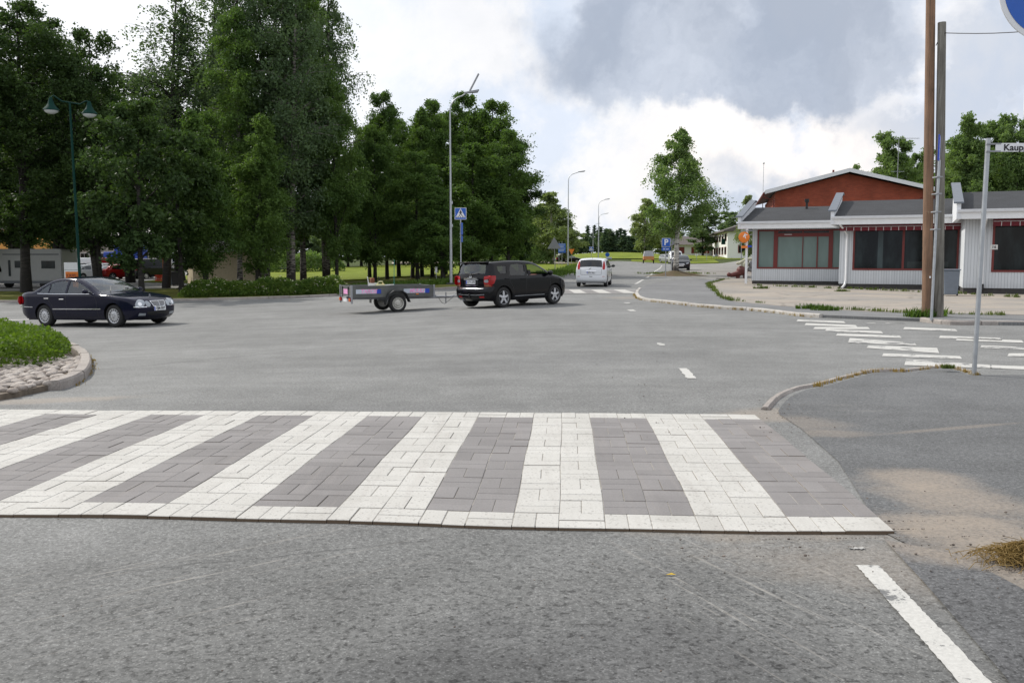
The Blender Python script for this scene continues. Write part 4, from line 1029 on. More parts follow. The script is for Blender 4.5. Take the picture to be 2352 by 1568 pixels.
# --- black compact SUV ------------------------------------------------------
def person_driver(root_loc, hd, label):
    p = thing('person', label, 'person', root_loc, hd)
    # seated figure: skin modifier over a joint skeleton (local car axes: x forward, y left)
    V = [(-.10, 0, .62), (-.14, 0, .80), (-.19, 0, 1.0), (-.20, 0, 1.13), (-.18, 0, 1.20), (-.17, 0, 1.27), (-.165, 0, 1.345),
         (-.19, -.16, 1.10), (-.14, -.27, .98), (.02, -.345, 1.045), (.22, -.375, 1.05), (-.19, .17, 1.10), (-.03, .22, .93), (.22, .16, .99), (.33, .12, 1.02),
         (.02, -.10, .60), (.40, -.12, .66), (.48, -.12, .40), (.02, .10, .60), (.40, .12, .66), (.48, .12, .40)]
    E = [(0, 1), (1, 2), (2, 3), (3, 4), (4, 5), (5, 6), (3, 7), (7, 8), (8, 9), (9, 10), (3, 11), (11, 12), (12, 13), (13, 14), (0, 15), (15, 16), (16, 17), (0, 18), (18, 19), (19, 20)]
    Rr = [(.15, .12), (.15, .11), (.16, .11), (.10, .085), (.05, .05), (.078, .088), (.072, .082), (.07, .06), (.05, .05), (.042, .04), (.028, .024), (.07, .06), (.05, .05), (.04, .04), (.028, .026), (.085, .08), (.065, .065), (.05, .05), (.085, .08), (.065, .065), (.05, .05)]
    me = bpy.data.meshes.new('b'); me.from_pydata(V, E, []); o = bpy.data.objects.new('b', me); C.objects.link(o)
    o.modifiers.new('s', 'SKIN'); o.modifiers.new('u', 'SUBSURF').levels = 1
    sv = me.skin_vertices[0].data
    for i, r_ in enumerate(Rr): sv[i].radius = r_
    sv[0].use_root = True
    dg = bpy.context.evaluated_depsgraph_get(); m2 = bpy.data.meshes.new_from_object(o.evaluated_get(dg)); bpy.data.objects.remove(o)
    m2.materials.clear(); m2.materials.append(M['skin']); m2.shade_smooth(); mkobj('body', m2, None, p)
    # right hand resting on the door: palm, four bent fingers, thumb
    hnd = MB(); hnd.sphere((.275, -.380, 1.048), 1., 10, 7, (.050, .040, .017))
    for i, (yy, ln) in enumerate(((-.352, .062), (-.371, .07), (-.390, .066), (-.408, .052))):
        hnd.tube([(.305, yy, 1.05), (.305+ln*.55, yy, 1.054), (.305+ln, yy, 1.036)], [.0095, .0088, .007], 6)
    hnd.tube([(.25, -.348, 1.05), (.285, -.326, 1.052), (.312, -.322, 1.045)], [.011, .010, .008], 6)
    hnd.build('hand', M['skin'], p, 60)
    sh = MB(); sh.sphere((-.17, 0, .92), 1., 14, 9, (.15, .215, .24)); sh.tube([(-.19, -.15, 1.10), (-.15, -.25, 1.0)], [.08, .066], 10); sh.tube([(-.19, .15, 1.10), (-.08, .21, .97)], [.08, .066], 10); sh.build('shirt', M['cloth'], p, 60)
    hr = MB(); hr.sphere((-.185, 0, 1.345), 1., 14, 9, (.098, .088, .085)); hr.build('hair', M['hair'], p, 60)
    fc_ = MB(); fc_.tube([(-.085, 0, 1.315), (-.062, 0, 1.285), (-.085, 0, 1.272)], [.008, .013, .008], 6); fc_.build('nose', M['skin'], p, 60)
    for sg in (-1, 1): fc_ = MB(); fc_.sphere((-.165, sg*.087, 1.295), 1., 8, 6, (.02, .010, .03)); fc_.build('ear', M['skin'], p, 60)
    for sg in (-1, 1): fc_ = MB(); fc_.sphere((-.092, sg*.03, 1.315), 1., 8, 6, (.008, .012, .007)); fc_.build('eye', M['ink'], p, 60)
    fc_ = MB(); fc_.tube([(-.088, -.022, 1.245), (-.080, 0, 1.247), (-.088, .022, 1.245)], .005, 5); fc_.build('mouth', M['rust'], p, 60)
    return p
def suv():
    hd = R(45); rear = gx(1154, 29.3); f = Vector((math.cos(hd), math.sin(hd))); l = Vector((-f.y, f.x)); c = Vector((rear.x, rear.y))+l*.76+f*1.295
    k = Car('compact_suv', 'black compact SUV towing a trailer, with red tail lights and an open front window', (c.x, c.y, 0), hd, SUV, 'black_paint', .045, 'glass', open_right_front=True)
    tilt(k.root, hd); r = k.root
    for sg in (-1, 1):
        a = 180; tl = k.decal([(sg*-.60, .70), (sg*-.80, .70), (sg*-.84, .80), (sg*-.84, 1.02), (sg*-.78, 1.055), (sg*-.60, 1.03), (sg*-.585, .84)], 180+sg*20, 'red_lamp', 'tail_light', off=.010, step=.04)
        k.decal(k.oval(sg*-.665, .875, .07, .048, p=3), 180+sg*20, 'clear_lamp', 'reversing_light', off=.015, parent=tl)
        k.decal([(sg*-.60, .70), (sg*-.79, .70), (sg*-.80, .765), (sg*-.59, .775)], 180+sg*20, 'rust', 'turn_light', off=.013, parent=tl)
        a = -90 if sg < 0 else 90; q = 1 if sg < 0 else -1
        k.decal([(q*-1.86, .74), (q*-1.74, .80), (q*-1.66, .95), (q*-1.65, 1.04), (q*-1.78, 1.055), (q*-1.86, 1.03)], a+(-10 if sg < 0 else 10), 'red_lamp', 'tail_light', off=.009)
        k.line([(q*-.80, .36), (q*.62, .36)], .022, a, 'galv', 'sill_trim', off=.01)
        k.seam([(q*-.25, 1.0), (q*-.25, .32)], a); k.seam([(q*.90, .98), (q*.92, .6), (q*.86, .32)], a); k.seam([(q*-1.04, 1.05), (q*-1.02, .85), (q*-.86, .62), (q*-.84, .32)], a); k.seam([(q*-.84, .32), (q*.86, .32)], a)
        k.handle(-.42, .90, sg, k.paint); k.handle(-1.10, .935, sg, k.paint) if False else k.handle(-.42, .90, sg, k.paint)
        k.handle(-1.15, .94, sg, k.paint); k.mirror_part(.80, 1.02, sg, k.paint, (.13, .21, .16))
        k.decal([(sg*.50, .78), (sg*.74, .80), (sg*.80, .70), (sg*.62, .62), (sg*.46, .64)], sg*24, 'clear_lamp', 'headlight', off=.008)
        k.decal([(sg*.62, .86), (sg*.72, .845), (sg*.79, .80), (sg*.74, .74), (sg*.62, .78)], sg*45, 'clear_lamp', 'headlight', off=.008)
        k.line([(sg*-.42, .36), (sg*-.60, .37)], .05, 180+sg*8, 'red_lamp', 'reflector', off=.006)
    k.rect(-.58, .58, .635, .668, 180, 'chrome', 'bumper_trim', off=.022, thick=.05)
    k.line([(-.62, .45), (-.3, .43), (.3, .43), (.62, .45)], .014, 180, 'galv', 'bumper_trim', off=.008)
    k.rect(-.32, .32, .735, .915, 180, 'black', 'plate_recess', off=.003)
    k.line([(-.34, .93), (.34, .93)], .022, 180, 'galv', 'plate_trim', off=.02)
    k.rect(-.25, .25, .715, .74, 180, 'chrome', 'tailgate_trim', off=.012)
    k.plate(0, .845, 180, 'AYY-278')
    def rearM(u, z, off=.012): P = k.surf(u, z, 180, off); return Matrix.Translation(P) @ Matrix.Rotation(R(-90), 4, 'Z') @ Matrix.Rotation(R(90), 4, 'X')
    text_mb('URBAN', .052, M['chrome'], 'lettering', r, rearM(.20, .965, .03) @ Matrix.Diagonal((1.35, 1, 1, 1)), .002, 0, .002); text_mb('CRUISER', .052, M['chrome'], 'lettering', r, rearM(-.17, .965, .03) @ Matrix.Diagonal((1.35, 1, 1, 1)), .002, 0, .002)
    em = MB()
    for (ra_, rb_) in ((.062, .043), (.026, .041), (.045, .019)):
        em.tube([(ra_*math.cos(t*math.pi/9), rb_*math.sin(t*math.pi/9)+(.016 if rb_ < .03 else 0), 0) for t in range(19)], .006, 5, False)
    em.v = [tuple(rearM(0, 1.015, .015) @ Vector(v)) for v in em.v]; em.build('emblem', M['chrome'], r)
    wp = MB(); P = k.surf(.02, 1.085, 180, .03); wp.sphere(P, .035, 10, 6, (1, 1.4, .8)); wp.tube([P, k.surf(.30, 1.13, 180, .025)], [.014, .008], 6); wp.build('rear_wiper', M['black'], r)
    mb = MB(); mb.box((-1.80, 0, 1.478), (.20, 1.22, .035)); mb.build('roof_spoiler', k.paint, r, 30, .012)
    an = MB(); an.tube([(-1.2, 0, 1.53), (-1.24, 0, 1.58)], [.012, .004], 6); an.sphere((-1.2, 0, 1.535), .03, 8, 5, (1.3, .8, .5)); an.build('roof_antenna', M['black'], r)
    rl = MB()
    tb = MB(); tb.tube([(-1.6, 0, .33), (-1.98, 0, .33), (-2.05, 0, .37), (-2.05, 0, .42)], .025, 8); tb.sphere((-2.05, 0, .44), .028); tb.build('tow_bar', M['black'], r)
    ex = MB(); ex.tube([(-1.5, .45, .25), (-1.93, .45, .25)], .03, 10); ex.build('exhaust_pipe', M['galv_dull'], r)
    d = Vector((0.12, -.37, 0)); mw = Matrix.LocRotScale(r.location, r.rotation_euler, None); PP = mw @ Vector((.12, -.37, -.02))
    person_driver(tuple(PP), hd, 'person driving the black SUV, bare forearm resting on the open window sill')
    return k
saloon(); sv = suv()
# --- white hatchback driving away
hd = R(79); P = gx(1357, 48.9); c = Vector((P.x, P.y))+Vector((math.cos(hd), math.sin(hd)))*1.95
k = Car('white_hatchback', 'white hatchback with tall red tail lights driving away behind the brick crossing', (c.x, c.y, 0), hd, HATCH, 'white_paint', .05, 'glass_dark'); tilt(k.root, hd)
for sg in (-1, 1):
    k.decal([(sg*-.66, .93), (sg*-.755, .95), (sg*-.75, 1.12), (sg*-.66, 1.38), (sg*-.615, 1.40), (sg*-.62, 1.2), (sg*-.63, 1.02)], 180+sg*12, 'red_lamp', 'tail_light', off=.010, step=.04)
    a = -90 if sg < 0 else 90; q = 1 if sg < 0 else -1
    k.mirror_part(.92, 1.04, sg, 'black', (.14, .22, .16)); k.handle(-.35, .90, sg, k.paint); k.handle(-1.15, .92, sg, k.paint); k.seam([(q*-.19, 1.0), (q*-.19, .3)], a); k.seam([(q*1.0, .98), (q*.95, .3)], a)
    k.rect(sg*-.60, sg*-.74, .555, .575, 180+sg*6, 'red_lamp', 'reflector', off=.004)
k.line([(-.28, .86), (0, .872), (.28, .86)], .04, 180, 'chrome', 'tailgate_trim', off=.02, thick=.03); k.plate(0, .775, 180, 'BPU-464')
k.rect(-.08, .08, .545, .575, 180, 'black', 'fog_light', off=.003); k.seam([(-.56, .96), (-.56, .68), (-.5, .64), (.5, .64), (.56, .68), (.56, .96)], 180)
wp = MB(); Pq = k.surf(0, 1.02, 180, .03); wp.tube([Pq, k.surf(-.12, .93, 180, .02)], [.014, .008], 6); wp.build('rear_wiper', M['black'], k.root)
an = MB(); an.tube([(-1.3, 0, 1.50), (-1.36, 0, 1.62)], [.010, .004], 6); an.build('roof_antenna', M['black'], k.root)
# --- other traffic and parked cars
def simple_car(name, label, px, Y, hd, spec, paint, step=.12, glass='glass_dark', group=None, cat='car', rear_lamps='low'):
    P = gx(px, Y); k = Car(name, label, tuple(P), R(hd), spec, paint, step, glass, group, cat); tilt(k.root, R(hd)); L = spec['L']/2; b = spec['belt']
    for sg in (-1, 1):
        z0 = b-.28
        k.decal([(sg*-.52, z0), (sg*-.80, z0), (sg*-.82, z0+.16), (sg*-.54, z0+.18)], 180+sg*18, 'red_lamp', 'tail_light', off=.02, step=.1)
        k.decal([(sg*.48, b-.34), (sg*.74, b-.30), (sg*.76, b-.18), (sg*.5, b-.24)], sg*18, 'clear_lamp', 'headlight', off=.02, step=.1)
        k.mirror_part(spec['ws'][1]-.18, b+.03, sg, k.paint, (.13, .2, .15))
    k.rect(-.23, .23, .62, .73, 180, 'plate', 'number_plate', off=.03, thick=.03, step=.2); k.rect(-.45, .45, .45, .58, 0, 'black', 'grille', off=.02, thick=.03, step=.2)
    return k
simple_car('coupe', 'small black three-door car driving right on the side road behind the far lawn', 1305, 150, 3, COUPE, 'black_paint', .09)
k = simple_car('dark_car', 'dark car parked facing the junction beside the lone birch', 1561, 93, -98, dict(HATCH, L=4.4, W=1.82), 'charcoal_paint', .09, 'glass_dark')
k.line([(-.34, .60), (.34, .60)], .04, 0, 'chrome', 'grille_slat', off=.03); k.line([(-.30, .66), (.30, .66)], .03, 0, 'chrome', 'grille_slat', off=.03); k.rect(-.25, .25, .42, .52, 0, 'plate', 'number_plate', off=.04)
simple_car('white_suv', 'white car parked behind the lone birch, partly hidden by its trunk', 1549, 140, -95, dict(VAN, L=4.5), 'white_paint')
simple_car('parked_car', 'pale blue car behind the parking sign, left of the white car', 1533, 150, -80, WAGON, 'silver_paint')
G = 'cars in the car park behind the trees'
simple_car('red_hatchback', 'red hatchback parked nearest in the car park, behind the saloon roof', 283, 88, 50, COUPE, 'red_paint', .09, group=G)
simple_car('white_saloon', 'white saloon parked left of the thick bare trunk, rear towards us', 207, 86, 62, SALOON, 'white_paint', .09, group=G)
simple_car('silver_wagon', 'silver estate car parked between the white saloon and the red hatchback', 248, 97, 60, WAGON, 'silver_paint', .1, group=G)
simple_car('white_car', 'small white car parked right of the red hatchback', 316, 90, 70, HATCH, 'white_paint', .1, group=G)
simple_car('white_van', 'white van parked behind the white saloon, under the grey building', 206, 112, 70, VAN, 'white_paint', .12, group=G, cat='van')
simple_car('red_van', 'dark red van parked behind the red hatchback', 286, 110, 20, VAN, 'darkred_paint', .12, group=G, cat='van')
simple_car('black_van', 'black van parked beside the orange post and the stacked crates', 352, 88, 62, dict(VAN, L=4.6), 'black_paint', .12, group=G, cat='van')
simple_car('dark_car', 'dark car low behind the roof of the white saloon', 222, 99, 30, WAGON, 'charcoal_paint', .12, group=G)
# --- flat bed trailer
def trailer():
    hd = R(27); wn = gx(912, 29.4); f = Vector((math.cos(hd), math.sin(hd))); l = Vector((-f.y, f.x)); c = Vector((wn.x, wn.y))+l*.72
    t = thing('car_trailer', 'grey flat trailer with pink and blue stickers, hitched to the black SUV', 'trailer', (c.x, c.y, h(c.x, c.y)), hd)
    x0, x1, W2, zb, zt = -1.50, 1.36, .62, .52, .86
    b = MB(); b.b2(x0, x1, -W2, W2, zb, zb+.03); b.build('bed_floor', M['galv_dull'], t, 0)
    sm = M['trailer_side']
    for nm, args in (('side_board', (x0+.02, x1-.02, -W2-.0, -W2+.025, zb+.03, zt)), ('side_board', (x0+.02, x1-.02, W2-.025, W2, zb+.03, zt)), ('tail_board', (x0, x0+.025, -W2+.03, W2-.03, zb+.03, zt)), ('front_board', (x1-.025, x1, -W2+.03, W2-.03, zb+.03, zt))):
        m_ = MB(); m_.b2(*args)
        if nm == 'side_board':
            y_ = args[2]-.008 if args[2] < 0 else args[3]; m_.b2(x0+.02, x1-.02, y_, y_+.010, zt-.03, zt+.012)
            m_.b2(x0+.02, x1-.02, y_, y_+.010, zb-.03, zb+.035)
        m_.build(nm, sm, t, 30, .004)
    for (px_, py_) in ((x0+.01, -W2-.012), (x0+.01, W2+.012), (x1-.02, -W2-.012), (x1-.02, W2+.012)):
        m_ = MB(); m_.box((px_, py_, (zb+zt)/2-.03 if px_ > 0 else (zb+zt)/2-.10), (.055, .04, zt-zb+.10 if px_ > 0 else zt-zb+.24)); m_.build('corner_post', M['galv_dull'], t, 0, .004)
    ch = MB(); ch.b2(x0+.1, x1+.2, -.28, -.22, zb-.10, zb-.002); ch.b2(x0+.1, x1+.2, .22, .28, zb-.10, zb-.002); ch.tube([(0, -.66, .29), (0, .66, .29)], .035, 8)
    for sg in (-1, 1): ch.tube([(x1+.15, sg*.25, zb-.06), (x1+.75, sg*.03, .44)], .03, 8)
    ch.tube([(.1, 0, .44), (2.22, 0, .43)], [.045, .035], 8); ch.box((0, -.5, .40), (.5, .06, .14)); ch.box((0, .5, .40), (.5, .06, .14)); ch.build('chassis', M['galv_dull'], t, 30)
    cp = MB(); cp.tube([(2.15, 0, .44), (2.48, 0, .45)], [.035, .03], 8); cp.sphere((2.50, 0, .45), .045, 10, 7); cp.tube([(2.30, 0, .48), (2.42, 0, .56), (2.54, 0, .53)], .014, 6); cp.build('hitch_coupling', M['galv'], t)
    jk = MB(); jk.tube([(2.0, -.06, .60), (2.0, -.06, .22)], .022, 8); jk.build('support_leg', M['galv_dull'], t)
    cb_ = MB(); cb_.tube([(1.75, 0, .42), (1.85, -.05, .25), (1.98, 0, .20), (2.12, 0, .30), (2.3, 0, .42)], .008, 6); cb_.build('cable', M['black'], t)
    r, wd, rr = .295, .17, .195
    for sg in (-1, 1):
        tt = MB(); tt.lathe([(rr*.96, wd/2-.01), (rr+.01, wd/2), (r-.03, wd/2+.004), (r, wd/2-.03), (r, -wd/2+.03), (rr, -wd/2)], 28)
        o = tt.build('wheel', M['rubber'], t, 30); o.location = (0, sg*.75, r); o.rotation_euler = (R(90) if sg < 0 else R(-90), 0, 0)
        q = MB(); q.lathe([(rr, wd/2-.004), (rr*.9, wd/2-.012), (rr*.86, wd/2-.05), (rr*.7, wd/2-.02), (rr*.55, wd/2-.03), (rr*.38, wd/2-.01), (rr*.36, wd/2+.012), (.001, wd/2+.016)], 28)
        q.lathe([(rr*.95, -wd/2+.02), (rr*.5, -wd/2+.05), (.001, -wd/2+.05)], 28)
        q.mi = 1
        for i in range(12): a_ = 2*math.pi*i/12; q.lathe([(.013, wd/2-.020), (.001, wd/2-.020)], 8, Matrix.Translation((rr*.68*math.cos(a_), rr*.68*math.sin(a_), 0)))
        q.build('rim', [M['steel_rim'], M['black']], o, 30)
        # angular mudguard
        pf = [(-.40, .40), (-.30, .62), (-.14, .72), (.14, .72), (.30, .62), (.42, .36)]; vs = []; fs = []
        for (a_, z_) in pf:
            vs += [(a_, sg*.64, z_), (a_, sg*.86, z_), (a_, sg*.86, z_-.035), (a_*.95, sg*.64, z_-.035)]
        for i in range(len(pf)-1):
            for e in range(4): fs.append((i*4+e, i*4+(e+1) % 4, (i+1)*4+(e+1) % 4, (i+1)*4+e))
        fs += [(0, 1, 2, 3), (20, 21, 22, 23)]
        MB().add(vs, fs).build('mudguard', M['dark_plastic'], t, 25)
        mf = MB(); mf.box((-.42, sg*.75, .33), (.012, .20, .16)); mf.build('mud_flap', M['rubber'], t)
        lb = MB(); lb.box((x0-.02, sg*.50, zb-.10), (.05, .17, .11)); l_ = lb.build('tail_light', M['red_lamp'], t, 30, .01)
        am = MB(); am.box((x0-.028, sg*.555, zb-.10), (.05, .055, .09)); am.build('turn_light', M['amber'], l_)
        mk = MB(); mk.box((x1-.62, sg*(W2+.02), zb+.06), (.09, .014, .03)); mk.build('side_reflector', M['amber'], t)
    for sx_ in (-.34, .30):
        m_ = MB(); m_.tube([(x0-.02, sx_, zb-.03), (x0-.02, sx_, zt-.02)], .010, 6); m_.box((x0-.02, sx_, zt-.06), (.03, .03, .08)); m_.build('latch', M['black'], t)
    pb = MB(); pb.box((x0-.02, 0, zb-.12), (.02, .4, .10)); pb.build('number_plate', M['plate'], t)
    # stickers
    def stick(x, w_, parts, txt):
        ys = -W2-.008
        st = MB(); st.b2(x-w_/2, x+w_/2, ys-.003, ys, .615, .755); s0 = st.build('sticker', M['decal_white'], t, 0)
        sb = MB(); sb.b2(x+w_/2-.15, x+w_/2, ys-.006, ys-.003, .615, .755); sb.build('blue_field', M['decal_blue'], s0, 0)
        text_mb(txt, .175, M['pink'], 'lettering', s0, Matrix.Translation((x+.0, ys-.006, .685)) @ Matrix.Rotation(R(90), 4, 'X') @ Matrix.Diagonal((.98, 1, 1, 1)), .002, .25, .006)
    stick(-.93, .84, 0, 'TAROS'); stick(.72, .90, 0, 'MUULI')
    s2 = MB(); s2.b2(x0-.006, x0, -.22, .22, .60, .76); s2.build('sticker', M['pink'], t, 0)
    return t
M['trailer_side'] = simple('trailer_side', (.115, .12, .115), .55, .25, .18, 3.)
tr = trailer(); tw = tr.matrix_basis if False else Matrix.LocRotScale(tr.location, tr.rotation_euler, None)
def onbed(x, y, z=.55): return tuple(tw @ Vector((x, y, z)))
j = thing('canister', 'pale yellow plastic canister standing in the trailer', 'canister', onbed(-.42, -.30, .552), R(27))
mb = MB(); mb.b2(-.14, .14, -.09, .09, 0, .36); mb.tube([(-.10, 0, .35), (-.06, 0, .44), (.08, 0, .44), (.10, 0, .35)], .020, 8); mb.build('container', M['canister'], j, 40, .03, 2)
mb = MB(); mb.lathe([(.03, .36), (.03, .40), (.001, .40)], 12, Matrix.Translation((.11, .05, -.02))); mb.build('cap', M['orange'], j)
j = thing('garden_trimmer', 'white and black motor tool with upright handles lying in the trailer', 'garden tool', onbed(-.60, -.10, .552), R(27))
mb = MB(); mb.box((0, 0, .28), (.28, .2, .22)); mb.tube([(.05, 0, .30), (.75, .05, .33)], .014, 8); mb.build('engine', M['cover_white'], j, 40, .03, 2)
for q in (-.16, .22):
    mb = MB(); mb.tube([(q, 0, .30), (q, 0, .42), (q-.03, 0, .60)], .017, 8); mb.build('handle', M['black'] if q > 0 else M['cover_white'], j)
mb = MB(); mb.b2(-.09, .03, -.08, .08, .552-.552+.39, .56); mb.build('fuel_tank', M['rust'], j, 40, .02)
j = thing('broom', 'thin teal broom standing upright in the trailer bed', 'broom', onbed(.28, .35, .555), R(27))
mb = MB(); mb.tube([(0, 0, .1), (.02, 0, 1.15)], .011, 8); mb.build('stick', M['teal'], j)
mb = MB(); mb.b2(-.13, .13, -.04, .04, .0, .12); mb.build('brush_head', M['teal'], j, 30, .01)
# --- covered orange trailer on the far street
P = gx(1488, 148); t = thing('covered_trailer', 'orange box trailer with a grey cover, far down the street', 'trailer', tuple(P), R(84))
mb = MB(); mb.b2(-1.3, 1.3, -.85, .85, .55, 1.12); mb.build('box', M['tarp_box'], t, 0, .02)
mb = MB(); mb.prism([(-.84, 1.122), (.84, 1.122), (.66, 1.95), (.3, 2.02), (-.3, 2.02), (-.66, 1.95)], -1.25, 1.25, Matrix(((0, 0, 1, 0), (1, 0, 0, 0), (0, 1, 0, 0), (0, 0, 0, 1)))); mb.build('cover', M['tarp'], t, 25)
for sg in (-1, 1):
    mb = MB(); mb.lathe([(.2, .09), (.32, .09), (.32, -.09), (.2, -.09), (.001, -.05)], 16, Matrix.Translation((0, sg*.82, .32)) @ Matrix.Rotation(R(90), 4, 'X')); mb.build('wheel', M['rubber'], t)
    mb = MB(); mb.box((-1.31, sg*.6, .5), (.04, .2, .12)); mb.build('tail_light', M['red_lamp'], t)
# --- motorhome
P = gx(60, 66); t = thing('motorhome', 'white motorhome with dark windows parked behind the trees at far left', 'motorhome', tuple(P), R(178))
# local x forward (towards the left edge of the picture), right side of vehicle faces away
XZ = Matrix(((1, 0, 0, 0), (0, 0, -1, 0), (0, 1, 0, 0), (0, 0, 0, 1)))
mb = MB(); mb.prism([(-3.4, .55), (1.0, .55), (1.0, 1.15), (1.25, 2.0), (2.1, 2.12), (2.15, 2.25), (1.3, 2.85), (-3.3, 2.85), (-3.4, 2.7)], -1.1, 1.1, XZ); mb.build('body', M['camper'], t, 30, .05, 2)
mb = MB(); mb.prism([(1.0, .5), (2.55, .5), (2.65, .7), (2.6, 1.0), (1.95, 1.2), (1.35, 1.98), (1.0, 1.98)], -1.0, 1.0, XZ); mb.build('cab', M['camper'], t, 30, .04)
mb = MB(); mb.prism([(-3.35, .38), (2.5, .38), (2.55, .56), (-3.35, .56)], -1.06, 1.06, XZ); mb.build('skirt', M['camper_dark'], t)
for sg in (-1, 1):
    for (a_, b_, z0, z1, nm) in ((-2.9, -1.9, 1.45, 2.0, 'window'), (-.9, .05, 1.5, 2.0, 'window')):
        mb = MB(); mb.b2(a_, b_, sg*1.10, sg*1.125, z0, z1); mb.build(nm, M['pane_dark'], t, 0, .03)
    mb = MB(); mb.prism([(1.1, 1.2), (1.9, 1.2), (1.42, 1.85), (1.1, 1.85)], sg*1.0-.012, sg*1.0+.012, XZ @ Matrix.Diagonal((1, 1, 1, 1))); mb.build('cab_window', M['pane_dark'], t)
    mb = MB(); mb.b2(.35, .52, sg*1.10, sg*1.12, .9, 2.05); mb.build('door_window', M['pane_dark'], t)
    for cx in (-2.0, 1.75):
        mb = MB(); mb.lathe([(.001, .1), (.2, .1), (.34, .09), (.34, -.09), (.001, -.1)], 20, Matrix.Translation((cx, sg*.93, .34)) @ Matrix.Rotation(R(90), 4, 'X')); mb.build('wheel', M['rubber'], t)
mb = MB(); mb.prism([(2.0, 1.22), (1.38, 2.0), (1.34, 2.0), (1.96, 1.2)], -.9, .9, XZ); mb.build('windshield', M['pane_dark'], t)
mb = MB(); mb.b2(-3.2, .9, -1.12, 1.12, 2.42, 2.50); mb.build('awning_case', M['camper_dark'], t)
M['decal_blue'].node_tree.nodes['Principled BSDF'].inputs['Roughness'].default_value = .7; M['strip_grey'] = pane_mat('strip_grey', (.055, .075, .078), .2); M['strip_dim'] = pane_mat('strip_dim', (.026, .034, .034), .4)
# ------------------------------------------------------------------ low white shop with stepped fronts
AL = R(24); SP = Vector((13.6, 51.3, h(13.6, 51.3)))
shop = thing('shop_building', 'long low white boarded shop with three stepped fronts, dark roof and red window frames', 'building', SP, -AL)
def wbox(name, mat, x0, x1, y0, y1, z0, z1, parent=None, bev=0, sm=0):
    m_ = MB(); m_.b2(x0, x1, y0, y1, z0, z1); return m_.build(name, M[mat] if isinstance(mat, str) else mat, parent or shop, sm, bev)
